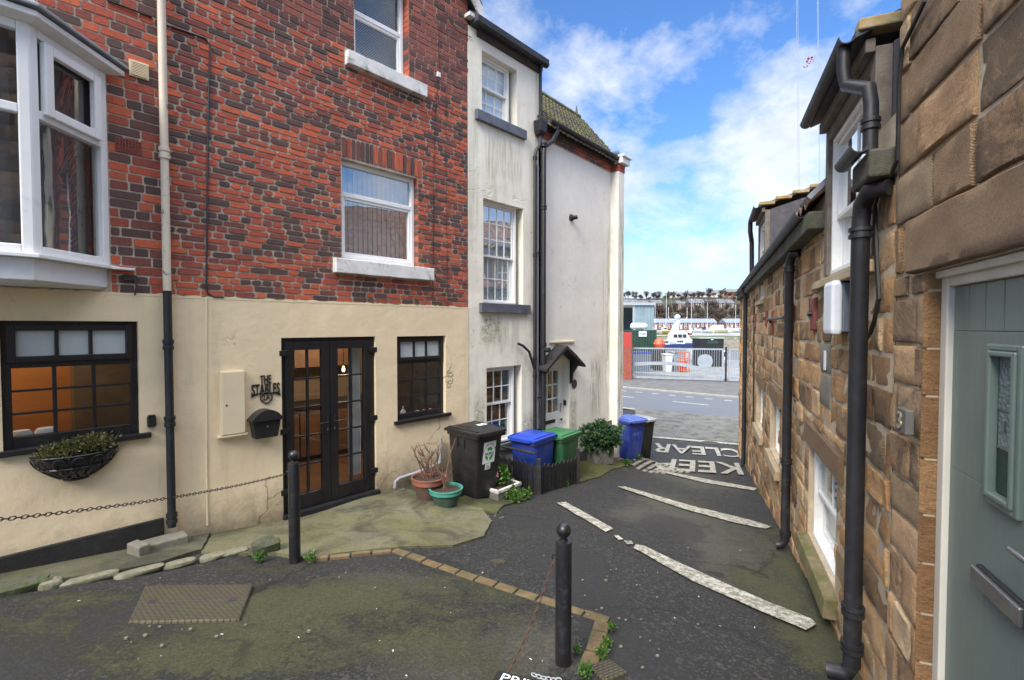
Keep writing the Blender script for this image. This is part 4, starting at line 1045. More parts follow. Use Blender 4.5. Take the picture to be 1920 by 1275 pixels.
mb.build('mortar_bed', K['mortar_s'], ct)
mb = MB(); shell(mb, END + .05, EU - .02, -3, 2.6, 5, .35, (1.2,)); mb.build('inner_shell', K['dark'], ct)
for h in lints:
    mb = MB(); stone(mb, h[0], h[1], h[2] + .004, h[3] - .01, y=-.004, prot=.02, amp=.006, step=.07, a=(.72, .3, .75)); mb.build('window_lintel', K['dress'], ct, smooth=True)
K['sillmoss'] = plain('mossy_sill', (.20, .15, .085), .9, .3, 7, 70, .6, dirt=(.095, .10, .025), ds=5, dlo=.40, dhi=.60)
K['sillbuff'] = plain('buff_stone_sill', (.34, .26, .16), .88, .15, 5, 70, .4, dirt=(.2, .16, .1), ds=3)
for k, h in enumerate(sills):
    mb = MB(); p_ = .10 if k < 1 else .075
    mb.loft([[(u, -p_, h[2]), (u, .2, h[2]), (u, .2, h[3]), (u, -p_ + .01, h[3] - .035)] for u in (h[0], (h[0] + h[1]) / 2, h[1])])
    mb.build('window_sill', K['sillmoss' if k == 0 else 'sillbuff'], ct, bevel=.010)
sash_window(ct, hl[:4], .06, 2, 1, 1, mat='sash', gl='glass_d', fw=.045, split=.5, bw=.022, back='darknet')
for h in (h2, h3): sash_window(ct, h[:4], .10, 2, 1, 1, mat='sash', gl='glass', split=.5, back='net')
sash_window(ct, h4[:4], .05, 2, 1, 1, mat='sash', gl='glass', split=.5, back='net')
mb = MB(); sl2 = MB()
stone(mb, slab[0], slab[1], .98, 1.235, y=-.004, prot=.008, amp=.003, step=.07, a=(.5, .2, .1)); stone(mb, slab[0], slab[1], 1.245, 1.5, y=-.004, prot=.008, amp=.003, step=.07, a=(.6, .2, .1))
K['grslab'] = plain('grey_slab', (.20, .18, .14), .9, .2, 6, 50, .5)
sb_ = mb.build('grey_slab', K['grslab'], ct, smooth=True)
mb = MB(); mb.box(-4.32, -4.27, -.022, -.012, 1.28, 1.44); mb.build('paper_label', K['sticker'], sb_)
# eaves : stone gutter blocks, gutter, pantiles
K['mossgut'] = plain('mossy_stone_gutter', (.10, .09, .07), .95, .35, 6, 60, .8, dirt=(.065, .072, .035), ds=4, dlo=.48, dhi=.6, bd=.015)
mb = MB(); u = END - .1
while u < dmw[0] - .1:
    e = min(u + rnd.uniform(.5, .9), dmw[0] - .06); mb.box(u + .004, e - .004, -.13 + rnd.uniform(-.008, .008), .2, EZ - .05 + rnd.uniform(-.006, .006), EZ + .10); u = e
mb.build('stone_gutter', K['mossgut'], ct, bevel=.015); mb = MB(); mb.box(dmw[1] + .07, EU + .0, -.13, .2, EZ - .09, EZ + .06); mb.build('stone_gutter', K['mossgut'], ct, bevel=.015)
gutter(ct, dmw[1] + .04, EU - .005, -.17, EZ + .09, .045, 'pipe', 'gutter')
gutter(ct, END - .15, dmw[0] - .3, -.15, EZ + .155, .06, 'pipe', 'gutter')
def pantiles(mb, u0, u1, y0, z0, slope, ln, w_=.24, rowl=.34, back=0):
    u = u0
    while u < u1 - .05:
        ue_ = min(u + w_, u1); nr = max(1, int(ln / rowl))
        for r_ in range(nr):
            a0, a1 = r_ * rowl, min((r_ + 1.12) * rowl, ln); pr = []
            for k in range(9):
                f = k / 8; pr.append((u + (ue_ - u) * f, .035 * math.sin(f * 2 * math.pi) + .02))
            lift = .018 + rnd.uniform(0, .006); c_, s_ = math.cos(slope), math.sin(slope)
            A_ = [(x, y0 + a0 * c_, z0 + a0 * s_ + h + lift) for x, h in pr]; B_ = [(x, y0 + a1 * c_, z0 + a1 * s_ + h) for x, h in pr]
            D_ = [(x, y, z - .028) for x, y, z in A_]; n9 = 9
            mb.add(A_ + B_ + D_, [(i, i + 1, n9 + i + 1, n9 + i) for i in range(8)] + [(2 * n9 + i, 2 * n9 + i + 1, i + 1, i) for i in range(8)], (rnd.random(), rnd.random(), rnd.random()))
        u = ue_
RS = rad(40)
mb = MB(); pantiles(mb, END - .1, dmw[0] - .06, -.14, EZ + .16, RS, 4.0);  pantiles(mb, dmw[0] - .06, dmw[1] + .06, .9, EZ + .16 + 1.04 * math.tan(RS), RS, 2.6)
mb.build('roof', K['pantile'], ct, smooth=True)
mb = MB(); c_ = math.cos(RS) * 4; mb.prism([(END, .0, EZ + .1), (END, c_ - .14, EZ + .12 + 4 * math.sin(RS)), (END, 2 * c_, EZ + .1)], (dmw[0] - .08 - END, 0, 0)); mb.box(dmw[1] + .09, EU - .02, .03, .6, EZ - .1, EZ + .25); mb.build('roof_core', K['darkwood'], ct)
# dormers
def dormer(u0, u1, zb, zt, slope, depth, sash, near):
    d_ = empty('dormer', (0, 0, 0), 0, ct)
    mb = MB()
    for u in (u0, u1): mb.box(u - .05, u + .05, -.02, .08, zb, zt)
    mb.box(u0 + .05, u1 - .05, -.018, .08, zt - .12, zt); mb.box(u0 - .05, u1 + .05, -.07, -.02, zt - .03, zt + .05)
    mb.build('dormer_post', K['wthr'], d_, bevel=.005)
    mb = MB()
    for s, u in ((-1, u0 - .055), (1, u1 + .055)):
        mb.prism([(u, .06, zb), (u, .06, zt), (u, depth, zt + (depth - .06) * slope), (u, depth, zb)], (.02 * s, 0, 0))
    mb.build('slate_cheek', K['slate'], d_)
    mb = MB(); mb.prism([(u0 - .09, -.13, zt + .05), (u0 - .09, -.13, zt + .09), (u0 - .09, depth + .3, zt + .09 + (depth + .43) * slope), (u0 - .09, depth + .3, zt + .05 + (depth + .43) * slope)], (u1 - u0 + .18, 0, 0)); mb.build('dormer_roof', K['slate'], d_)
    mb = MB(); u = u1 + .03
    y_ = -.12
    while y_ < depth: mb.box(u - .03, u + .08, y_ + .003, y_ + .25, zt + .075 + (y_ + .14) * slope, zt + .105 + (y_ + .24) * slope); y_ += .26
    mb.build('verge_tile', K['lichen'], d_, bevel=.01)
    gutter(d_, u0 - .07, u1 + .06, -.165, zt + .085, .045)
    w_ = sash_window(d_, (u0 + .05, u1 - .05, zb, zt - .12), .03, 2, 1, 1, mat='sash', gl='glass_r', fw=.04, split=.42)
    return d_
dormer(dmw[0], dmw[1], 2.06, 3.28, .36, 1.6, 0, True)
dormer(-10.6, -9.38, 2.82, 3.72, .29, 1.8, 0, False)
mb = MB(); mb.prism([(dmw[0] - .45, -.12, EZ + .20), (dmw[0] - .06, -.12, EZ + .20), (dmw[0] - .06, .5, EZ + .85), (dmw[0] - .45, .3, EZ + .55)], (0, -.03, .03)); mb.build('lead_apron', K['lead'], ct)
# downpipes
def pipe_part(pts, r, colz, cu_, cn_, name='downpipe'):
    mb = MB(); mb.tube(pts, r, 14); o = mb.build(name, K['pipe'], ct, smooth=True)
    if colz:
        collars(o, cu_, cn_, colz, r, .03)
    return o
n1_ = .10; q1 = R.uv(1608, 700, n1_)[0]; g1 = R.ground(q1, n1_)
pipe_part([(q1 + .22, -.02, EZ - .14), (q1 + .12, -.09, EZ - .13), (q1 + .03, -n1_, EZ - .18), (q1, -n1_, EZ - .28), (q1, -n1_, g1 + .13), (q1, -n1_ - .03, g1 + .07), (q1 - .02, -n1_ - .12, g1 + .055)], .046, (EZ - .34, g1 + .46, g1 + .24), q1, n1_)
n2_ = .09; q2 = R.uv(1477, 700, n2_)[0]; g2 = R.ground(q2, n2_)
pipe_part([(q2 + .16, .0, EZ - .09), (q2 + .06, -.07, EZ - .09), (q2, -n2_, EZ - .18), (q2, -n2_, g2 + .12), (q2, -n2_ - .04, g2 + .06), (q2, -n2_ - .09, g2 + .05)], .047, (EZ - .24, .12, g2 + .2), q2, n2_)
q3 = R.uv(1396, 700, .09)[0]; g3 = R.ground(q3, .09)
pipe_part([(q3, -.15, EZ + .12), (q3, -.14, EZ - .02), (q3, -.09, EZ - .15), (q3, -.09, g3 + .1), (q3, -.16, g3 + .05)], .05, (.4, -1.0), q3, .09)
q4 = R.uv(1632, 250, .08)[0] + .02
pipe_part([(dmw[1] - .01, -.165, 3.34), (dmw[1] - .01, -.165, 3.20), (dmw[1], -.15, 3.10), (q4 - .02, -.09, 2.97), (q4 - .02, -.08, 2.88), (q4 - .02, -.08, EZ + .10)], .037, (EZ + .25,), q4 - .02, .08, 'dormer_downpipe')
q5 = -10.9
pipe_part([(q5 + .2, -.165, 3.78), (q5 + .2, -.165, 3.6), (q5, -.12, 3.4), (q5, -.11, EZ + .2)], .045, (), q5, .1, 'dormer_downpipe')
cable(ct, R, [(1640, 380), (1643, 470), (1648, 560), (1640, 600), (1632, 625), (1622, 640)], .012, .03)
cable(ct, R, [(1414, 560), (1413, 700), (1412, 800)], .014, .03)
# tie plates
for k, (px, py0, py1) in enumerate(((1526, 558, 619), (1486, 573, 622), (1449, 582, 625), (1437, 582, 612), (1416, 588, 615))):
    u, z1 = R.uv(px, py0, .02); z0 = R.uv(px, py1, .02)[1]
    mb = MB(); mb.box(u - .095, u + .095, -.035, .0, z0, z1); tp = mb.build('tie_plate', K['redplate'], ct, bevel=.012)
    mb = MB(); mb.tube([(u, -.03, (z0 + z1) / 2), (u, -.07, (z0 + z1) / 2)], .022, 8); mb.build('tie_bolt', K['iron'], tp)
mb = MB(); u0, z = R.uv(1440, 599, .06); u1 = R.uv(1470, 598, .06)[0]; mb.tube([(u0, -.06, z), (u1, -.06, z)], .018, 8); mb.build('overflow_pipe', K['pipe'], ct)
# ================================================================== ground
from mathutils.geometry import delaunay_2d_cdt

def patch(name, xy, mat, dz=.012, res=.12, kind=None, edge=.03, parent=None, jag=0.0):
    """thin sheet that follows the lane; xy = outline in metres"""
    out = []
    n = len(xy)
    for i in range(n):
        a, b = Vector(xy[i][:2]), Vector(xy[(i + 1) % n][:2]); k = max(1, int((b - a).length / res))
        for j in range(k):
            p = a.lerp(b, j / k)
            if jag: p += Vector((rnd.uniform(-jag, jag), rnd.uniform(-jag, jag)))
            out.append(p)
    x0 = min(p.x for p in out); x1 = max(p.x for p in out); y0 = min(p.y for p in out); y1 = max(p.y for p in out)
    pts = list(out); N = len(out)
    def inside(p):
        c = False; j = N - 1
        for i in range(N):
            if (out[i].y > p.y) != (out[j].y > p.y) and p.x < (out[j].x - out[i].x) * (p.y - out[i].y) / (out[j].y - out[i].y) + out[i].x: c = not c
            j = i
        return c
    x = x0
    while x < x1:
        y = y0
        while y < y1:
            p = Vector((x + rnd.uniform(-.2, .2) * res, y + rnd.uniform(-.2, .2) * res))
            if inside(p): pts.append(p)
            y += res
        x += res
    r = delaunay_2d_cdt(pts, [(i, (i + 1) % N) for i in range(N)], [], 1, 1e-5)
    mb = MB(); vs = [(p.x, p.y, gz(p.x, p.y) + dz) for p in r[0]]
    fs = []
    for f in r[2]:
        a, b, c = (Vector(vs[i]) for i in f[:3]); fs.append(tuple(f) if (b - a).cross(c - a).z > 0 else tuple(f)[::-1])
    mb.add(vs, fs)
    if edge:
        ring = [(p.x, p.y, gz(p.x, p.y) + dz) for p in out]; low = [(x, y, z - edge) for x, y, z in ring]
        area = sum(out[i].x * out[(i + 1) % N].y - out[(i + 1) % N].x * out[i].y for i in range(N))
        mb.add(ring + low, [((i, N + i, N + (i + 1) % N, (i + 1) % N) if area > 0 else (i, (i + 1) % N, N + (i + 1) % N, N + i)) for i in range(N)])
    o = mb.build(name, mat, parent, smooth=True)
    if kind: o['kind'] = kind
    return o
def GX(*px): return [tuple(G(*p))[:2] for p in px]

def blob(x, y, px, py, r): 
    return 0
def mkblobs(lst):
    return [(*tuple(G(px, py))[:2], rx, ry, s) for px, py, rx, ry, s in lst]
MOSS = mkblobs([(470, 1140, .45, .35, .8), (560, 1120, .5, .35, .6), (250, 1200, .5, .2, .3), (760, 1160, .6, .3, .35), (420, 1220, .6, .2, .45), (900, 1110, .35, .4, .4), (1300, 945, .6, .7, .45), (1400, 1010, .4, .8, .5), (1260, 905, .5, .9, .45), (1430, 1090, .3, .5, .7), (1560, 1230, .3, .4, .9), (60, 1170, .5, .3, .6), (720, 1110, .5, .3, .6), (880, 1215, .5, .3, .45), (350, 1245, .6, .2, .5), (640, 1210, .8, .35, .4), (1000, 1140, .3, .3, .3), (1500, 1020, .18, .9, .8),
                (1490, 1065, .2, .3, 1.0), (1520, 1180, .25, .4, .8), (1450, 930, .2, 1.0, .6), (1420, 1090, .25, .4, .5), (1150, 860, .4, 1.2, .7), (500, 1060, .6, .18, .6), (150, 1120, .5, .15, .7), (820, 1070, .5, .3, .35), (1380, 840, .4, .8, .6), (1400, 880, .25, .8, .4), (960, 945, .4, .2, .5)])
PALE = mkblobs([(520, 1150, .55, .4, .65), (740, 1095, .5, .3, .8), (860, 1230, .6, .3, .8), (1000, 1190, .3, .3, .5), (1430, 1045, .45, 1.1, .9), (1340, 1000, .5, 1.1, .7), (1380, 1090, .3, .5, .6), (1190, 965, .35, .5, .6), (1300, 900, .8, 1.4, .65), (1310, 800, 2.4, 2.6, 1.0), (1250, 940, .6, .9, .6), (1010, 1000, .5, .4, .2)])
DARK = mkblobs([(130, 1190, .7, .5, .9), (1060, 1050, .35, .5, .8), (1110, 1120, .25, .6, .8), (1260, 985, .45, .7, .75), (1230, 1240, .4, .4, .5), (1000, 980, .5, .5, .5), (330, 1180, .4, .2, .6), (1380, 1115, .3, .4, .55), (700, 1050, .8, .2, .4)])
def field(bl, x, y):
    s = 0
    for (bx, by, rx, ry, w_) in bl:
        d = ((x - bx) / rx) ** 2 + ((y - by) / ry) ** 2
        if d < 6: s += w_ * math.exp(-d * .9)
    return min(1, s)

m = Mat('lane_asphalt'); a3 = m.sep(m.attr('cov').outputs['Color'])
fine = m.noise(150, 3, .7); f2 = m.noise(38, 7, .75); f3 = m.noise(5, 8, .72, dist=.5); f4 = m.noise(1.3, 5, .65)
base = m.mix(m.ramp(fine, [(.3, 0), (.72, 1)]), (.007, .007, .007), (.046, .045, .042))
chip = m.voro(140); base = m.mix(m.ma('MULTIPLY', m.ramp(chip, [(.10, 1), (.2, 0)]), m.ramp(m.noise(60, 2), [(.52, 0), (.62, .8)])), base, (.17, .165, .155))
ag = m.sep(m.nd('TexVoronoi', {'Vector': m.oc(), 'Scale': 95.0}).outputs[1])[0]; ag2 = m.sep(m.nd('TexVoronoi', {'Vector': m.oc(), 'Scale': 42.0}).outputs[1])[1]
base = m.mix(.55, base, m.ramp(ag, [(0, (.006, .006, .006)), (.6, (.026, .026, .025)), (.88, (.06, .058, .054)), (1, (.15, .145, .13))]))
base = m.mix(m.ma('MULTIPLY', m.ramp(ag2, [(.86, 0), (.92, 1)]), .45), base, (.12, .115, .10))
pl = m.ramp(m.ma('ADD', m.ma('MULTIPLY', a3[1], .95), m.ma('MULTIPLY', m.ma('SUBTRACT', f3, .5), 1.3)), [(.20, 0), (.58, 1)])
base = m.mix(m.ma('MULTIPLY', pl, .72), base, m.mix(m.ma('ADD', m.ma('MULTIPLY', f2, .5), m.ma('MULTIPLY', ag, .5)), (.036, .035, .026), (.18, .17, .12)))
dk = m.ramp(m.ma('ADD', m.ma('MULTIPLY', a3[2], .9), m.ma('MULTIPLY', m.ma('SUBTRACT', f3, .5), .9)), [(.28, 0), (.40, 1)])
base = m.mix(m.ma('MULTIPLY', dk, .7), base, m.mix(fine, (.012, .012, .013), (.050, .048, .047)))
ms = m.ramp(m.ma('ADD', m.ma('ADD', m.ma('MULTIPLY', a3[0], .80), m.ma('MULTIPLY', m.ma('SUBTRACT', f3, .5), 1.5)), m.ma('ADD', m.ma('MULTIPLY', m.ma('SUBTRACT', f2, .5), 1.5), m.ma('MULTIPLY', m.ma('SUBTRACT', fine, .5), .8))), [(.30, 0), (.58, 1)])
base = m.mix(m.ma('MULTIPLY', ms, .82), base, m.mix(m.ma('ADD', m.ma('MULTIPLY', f2, .6), m.ma('MULTIPLY', ag, .4)), (.014, .020, .005), (.118, .122, .040)))
crk = m.nd('TexVoronoi', {'Vector': m.nd('VectorMath', {0: m.oc(), 1: m.nd('TexNoise', {'Vector': m.oc(), 'Scale': 1.7, 'Detail': 6}).outputs[1]}, operation='ADD').outputs[0], 'Scale': .42}, feature='DISTANCE_TO_EDGE').outputs[0]
ckm = m.ma('MULTIPLY', m.ramp(crk, [(0, 1), (.005, .9), (.014, 0)]), m.ramp(m.noise(.6, 3), [(.44, 0), (.55, 1)]))
base = m.mix(m.ma('MULTIPLY', ckm, .75), base, (.008, .009, .006))
hh = m.ma('ADD', m.ma('MULTIPLY', fine, .5), m.ma('ADD', m.ma('MULTIPLY', f2, .8), m.ma('MULTIPLY', ms, .4)))
base = m.mix(1.0, base, (.74, .73, .72), 'MULTIPLY')
K['lane'] = m.out(base, m.ma('SUBTRACT', .92, m.ma('MULTIPLY', f4, .2)), m.bump(m.ma('ADD', hh, m.ma('MULTIPLY', ag, .5)), .9, .010))

mb = MB(); xs = []; x = -9.0
while x < 13.01: xs.append(x); x += .11 if -4.5 < x < 4.2 else .22
ys = []; y = -6.0
while y < 24.6: ys.append(y); y += .09 if .8 < y < 9 else .2
def pave(x, y): return .64 * x + .77 * y
vsx = [(x, y, gz(x, y) + .012 * noise.noise((x * 1.3, y * 1.3, 0)) - (.012 if y > 2 else 0)) for y in ys for x in xs]
fsx = []
for j in range(len(ys) - 1):
    for i in range(len(xs) - 1):
        if pave(xs[i], ys[j]) < 22.9: fsx.append((j * len(xs) + i, j * len(xs) + i + 1, (j + 1) * len(xs) + i + 1, (j + 1) * len(xs) + i))
mb.add(vsx, fsx); lane = mb.build('lane', K['lane'], smooth=True); lane['kind'] = 'structure'
ca = lane.data.attributes.new('cov', 'FLOAT_COLOR', 'POINT'); fl_ = []
for (x, y, z) in vsx:
    rn = R.loc((x, y))[1]; edge_ = max(0, 1 - rn / .45) * .45 if y < 16 else 0
    fl_ += [min(1, field(MOSS, x, y) + edge_ * .6), field(PALE, x, y), min(1, field(DARK, x, y) + (max(0, 1 - rn / .18) * .5 if y < 16 else 0)), 1]
ca.data.foreach_set('color', fl_)

def mat_crete(name, a, b, moss_, amt):
    m = Mat(name); f = m.noise(6, 8, .7, dist=.4); g = m.noise(90, 4, .7); h = m.noise(1.6, 4, .6)
    cc = m.mix(f, a, b); cc = m.mix(m.ma('MULTIPLY', m.ramp(g, [(.45, 0), (.7, .6)]), .8), cc, mul(a, .45))
    mm = m.ramp(m.ma('ADD', m.ma('MULTIPLY', h, .7), m.ma('MULTIPLY', f, .5)), [(.60 - amt, 0), (.80 - amt, 1)])
    cc = m.mix(m.ma('MULTIPLY', mm, .75), cc, m.mix(m.noise(40, 6, .75), mul(moss_, .35), moss_))
    dk = m.ramp(m.noise(2.0, 8, .74, dist=.6), [(.46, 0), (.62, .85)]); cc = m.mix(dk, cc, mul(a, .33)); sp_ = m.sep(m.nd('TexVoronoi', {'Vector': m.oc(), 'Scale': 70.0}).outputs[1])[0]; cc = m.mix(m.ma('MULTIPLY', sp_, .4), cc, mul(a, .55))
    return m.out(cc, .95, m.bump(m.ma('ADD', f, m.ma('MULTIPLY', g, .4)), .8, .012))
K['apron_c'] = mat_crete('mossy_concrete', (.11, .10, .062), (.26, .24, .145), (.20, .195, .05), .09)
K['path_c'] = mat_crete('green_concrete', (.10, .095, .065), (.17, .155, .10), (.10, .105, .025), .10)
K['mosspath'] = mat_crete('moss_strip', (.085, .085, .04), (.15, .145, .055), (.115, .125, .022), .22)
patch('concrete_apron', GX((398, 1002), (520, 970), (640, 935), (740, 912), (790, 930), (850, 942), (905, 955), (922, 978), (908, 1006), (850, 1024), (735, 1029), (660, 1036), (575, 1047), (520, 1040), (440, 1040), (380, 1036)), K['apron_c'], .014, .12, 'structure', .04, jag=.012)
patch('concrete_path', GX((-260, 1140), (-200, 1060), (0, 1076), (160, 1030), (310, 988), (395, 1003), (378, 1034), (300, 1060), (200, 1078), (60, 1098), (-40, 1120)), K['path_c'], .03, .12, 'structure', .06, jag=.01)
patch('moss_verge', GX((1078, 900), (1085, 855), (1130, 838), (1165, 825), (1190, 830), (1212, 838), (1205, 858), (1180, 872), (1140, 885), (1110, 898), (1085, 906)), K['mosspath'], .012, .12, 'structure', .03, jag=.012)
patch('moss_verge', GX((850, 946), (870, 930), (935, 915), (1000, 925), (985, 938), (945, 948), (930, 962), (905, 957)), K['mosspath'], .012, .1, 'structure', .03, jag=.012)
patch('pavement', GX((1195, 815), (1300, 823), (1392, 831), (1400, 812), (1440, 786), (1300, 776), (1190, 764)), mat_crete('pale_pavement', (.14, .135, .12), (.23, .22, .19), (.20, .185, .075), .0), .006, .3, 'structure', 0)
# worn paint
m = Mat('worn_white_paint'); wn = m.noise(16, 8, .75, dist=.4); w2 = m.noise(90, 4, .7)
wr = m.ramp(m.ma('ADD', m.ma('MULTIPLY', wn, .75), m.ma('MULTIPLY', w2, .35)), [(.48, 0), (.60, 1)])
cc = m.mix(m.noise(5, 4), (.42, .40, .33), (.60, .57, .49)); K['line'] = m.out(m.mix(m.ma('MULTIPLY', wr, .85), cc, (.10, .095, .065)), .85, m.bump(w2, .4, .006))
mk = lambda *p: patch('white_line', GX(*p), K['line'], .010, .10, 'structure', .006, jag=.006)
mk((1045, 944), (1060, 942), (1150, 992), (1136, 998)); mk((1150, 1004), (1158, 1005), (1168, 1012), (1160, 1013)); mk((1170, 1015), (1184, 1016), (1188, 1021), (1176, 1021))
mk((1189, 1028), (1193, 1022), (1206, 1024), (1320, 1078), (1440, 1130), (1520, 1162), (1531, 1172), (1512, 1182), (1440, 1152), (1300, 1091))
mk((1158, 913), (1172, 913), (1300, 950), (1400, 974), (1446, 988), (1436, 992), (1380, 981), (1280, 954))
mk((1225, 881), (1236, 882), (1330, 900), (1419, 916), (1414, 920), (1320, 905)); mk((1208, 816.5), (1300, 824), (1391, 832), (1391, 835), (1300, 827.5), (1212, 819.5))
def road_word(s, quad):                     # quad: pixel corners of reader's top-left, top-right, bottom-right, bottom-left
    q = [Vector(G(*p)) for p in quad]
    def fn(a, b):
        p = (q[3].lerp(q[2], a)).lerp(q[0].lerp(q[1], a), b); return (p.x, p.y, gz(p.x, p.y) + .014)
    mb = MB(); word(mb, s, fn, .018); o = mb.build('road_lettering', K['line']); o['kind'] = 'structure'
# the words are read by drivers coming up from the harbour, so they stand on their heads here
road_word('KEEP', ((1395, 891), (1226, 880), (1236, 860), (1385, 869)))
road_word('CLEAR', ((1396, 859), (1217, 848), (1228, 831), (1386, 842.5)))
# setts
mb = MB(); p0 = G(1215, 868); ax = (G(1255, 862) - p0).normalized(); ay = Vector((-ax.y, ax.x, 0))
K['sett'] = plain('granite_sett', (.22, .205, .18), .9, .35, 9, 60, .6, dirt=(.10, .10, .04), ds=6)
for i in range(-7, 8):
    for j in range(-7, 8):
        c = Vector((p0.x, p0.y, 0)) + ax * (i * .125 + (j % 2) * .06) + ay * j * .20 * .62
        if (i / 6.5) ** 2 + (j / 7) ** 2 > 1 + rnd.uniform(-.3, .1) or R.loc(c)[1] < .2 or rnd.random() < .12: continue
        c.z = gz(c.x, c.y) - .002 + rnd.uniform(-.006, .006)
        mb.obox(c, ax * .052, ay * .048, (0, 0, .02))
o = mb.build('sett_paving', K['sett'], bevel=.012); o['kind'] = 'structure'
def edging(name, pxs, ln, w_, mat, h=.02, gap=.008):
    p = [Vector((*G(*q).xy, 0)) for q in pxs]; mb = MB()
    for i in range(len(p) - 1):
        d = p[i + 1] - p[i]; L_ = d.length; d.normalize(); n = Vector((-d.y, d.x, 0)); k = max(1, round(L_ / ln)); st = L_ / k
        for j in range(k):
            c = p[i] + d * (st * (j + .5)); j1, j2 = rnd.uniform(-.006, .006), rnd.uniform(-.02, .02)
            dd = (d + n * j2).normalized(); nn = Vector((-dd.y, dd.x, 0)); e = dd * (st / 2 - gap)
            sl = (gz(*(c + d * .1).xy) - gz(*(c - d * .1).xy)) / .2; c.z = gz(c.x, c.y) - .012 + j1
            mb.obox(c + nn * j1, Vector((e.x, e.y, e.length * sl)), nn * (w_ / 2 + rnd.uniform(-.004, .004)), (0, 0, h))
    o = mb.build(name, mat, bevel=.008); o['kind'] = 'structure'; return o
edging('brick_edging', [(737, 1032), (930, 1096), (1143, 1164)], .20, .085, K['edging'])
edging('brick_edging', [(1131, 1168), (1106, 1246)], .145, .11, K['edging'], .028)
K['edge_r'] = plain('dull_edging_brick', (.15, .10, .055), .9, .3, 9, 90, .6, dirt=(.10, .10, .04), ds=5, dlo=.45, dhi=.65)
edging('brick_edging', [(576, 1050), (735, 1034)], .21, .05, K['edge_r'], .035)

# ================================================================== small things on the ground
def rock(name, c, sx, sy, sz, rz, mat, rough=.25, seg=10, sub=0):
    mb = MB(); n1, n2 = 12, 7; sd = rnd.uniform(0, 50)
    vs = []; fs = []
    for j in range(n2 + 1):
        th = math.pi * j / n2
        for i in range(n1):
            ph = 2 * math.pi * i / n1; v = Vector((math.sin(th) * math.cos(ph), math.sin(th) * math.sin(ph), math.cos(th)))
            e = lambda t: math.copysign(abs(t) ** .55, t)
            v = Vector((e(v.x), e(v.y), e(v.z))); v *= 1 + rough * noise.noise(v * 1.7 + Vector((sd, 0, 0)))
            vs.append((v.x * sx, v.y * sy, v.z * sz))
    for j in range(n2):
        for i in range(n1): fs.append((j * n1 + i, (j + 1) * n1 + i, (j + 1) * n1 + (i + 1) % n1, j * n1 + (i + 1) % n1))
    mb.add(vs, fs); return mb.build(name, mat, smooth=True, loc=c, rz=rz)
def on_ground(px, py, dz=0): p = G(px, py); return Vector((p.x, p.y, p.z + dz))
kl = ['pale squared kerb stone, most upright of the row at lower left', 'long flat kerb stone next to the upright squared kerb stone', 'flat kerb stone in the middle of the row below black plinth', 'flat pale kerb stone below the concrete blocks under downpipe', 'small mossy kerb stone right of the concrete blocks', 'mossy kerb stone at far right end of the kerb row']
for k, (px, py, sx, sy, sz) in enumerate(((95, 1100, .075, .06, .06), (168, 1088, .19, .05, .035), (262, 1074, .17, .05, .032), (335, 1059, .13, .055, .03), (398, 1046, .10, .06, .03), (438, 1038, .12, .06, .03))):
    o = rock('kerb_stone', on_ground(px, py, .012), sx, sy, sz * .8, L.ang - .12, K['kerb'], .15); tag(o, kl[k], 'kerb stone', 'kerb stones along the cream wall')
o = rock('boulder', on_ground(28, 1110, .02), .2, .07, .06, L.ang - .1, K['rubble'], .3); tag(o, 'low mossy stone at far left end of the kerb row', 'stone')
o = rock('boulder', on_ground(496, 1036, .05), .13, .09, .085, L.ang, K['rubble'], .5); tag(o, 'dark moss covered rock beside the bollard near the doors', 'stone')
# drain surround
u, n = L.loc(G(300, 1040)); dg = empty('drain_surround', G(312, 1026) + Vector((0, 0, .045)), L.ang); tag(dg, 'green stained concrete drain surround under the black downpipe', 'drain surround')
mb = MB(); mb.box(-.20, .16, -.12, .08, -.1, .06); mb.build('concrete_block', K['stoneblk'], dg, bevel=.012)
mb = MB(); mb.obox((-.24, -.13, .03), (.045, .02, 0), (-.03, .10, 0), (0, 0, .085)); mb.build('end_block', K['stoneblk'], dg, bevel=.012)
# covers
m = Mat('cast_cover'); br = m.nd('TexBrick', {'Vector': m.oc(), 'Color1': (1, 1, 1, 1), 'Color2': (1, 1, 1, 1), 'Mortar': (0, 0, 0, 1), 'Scale': 1.0, 'Mortar Size': .005, 'Brick Width': .042, 'Row Height': .022, 'Mortar Smooth': .4}).outputs[0]
cc = m.mix(m.noise(9, 7, .7), (.045, .034, .022), (.125, .10, .055)); cc = m.mix(m.ma('MULTIPLY', m.ramp(m.noise(4, 6, .7), [(.5, 0), (.65, 1)]), .6), cc, (.09, .095, .03))
K['cover'] = m.out(m.mix(br, mul((.03, .026, .018), 1), cc), .75, m.bump(br, .8, .008))
def slope_frame(o, px, py, ang, dz=.0):
    p = G(px, py); e = .2; nx = (gz(p.x + e, p.y) - gz(p.x - e, p.y)) / (2 * e); ny = (gz(p.x, p.y + e) - gz(p.x, p.y - e)) / (2 * e)
    zax = Vector((-nx, -ny, 1)).normalized(); xax = Vector((math.cos(ang), math.sin(ang), 0)); xax = (xax - zax * xax.dot(zax)).normalized(); yax = zax.cross(xax)
    o.matrix_world = Matrix(((xax.x, yax.x, zax.x, p.x), (xax.y, yax.y, zax.y, p.y), (xax.z, yax.z, zax.z, p.z + dz), (0, 0, 0, 1)))
mc = [Vector(G(*p)) for p in ((272, 1100), (475, 1097), (450, 1162), (240, 1168))]; cen = sum(mc, Vector()) / 4
ex_ = ((mc[1] - mc[0]) + (mc[2] - mc[3])) / 4; ey_ = ((mc[0] - mc[3]) + (mc[1] - mc[2])) / 4
mh = empty('manhole_cover', (0, 0, 0)); tag(mh, 'large rusty rectangular iron cover with two keyholes in the asphalt', 'manhole cover')
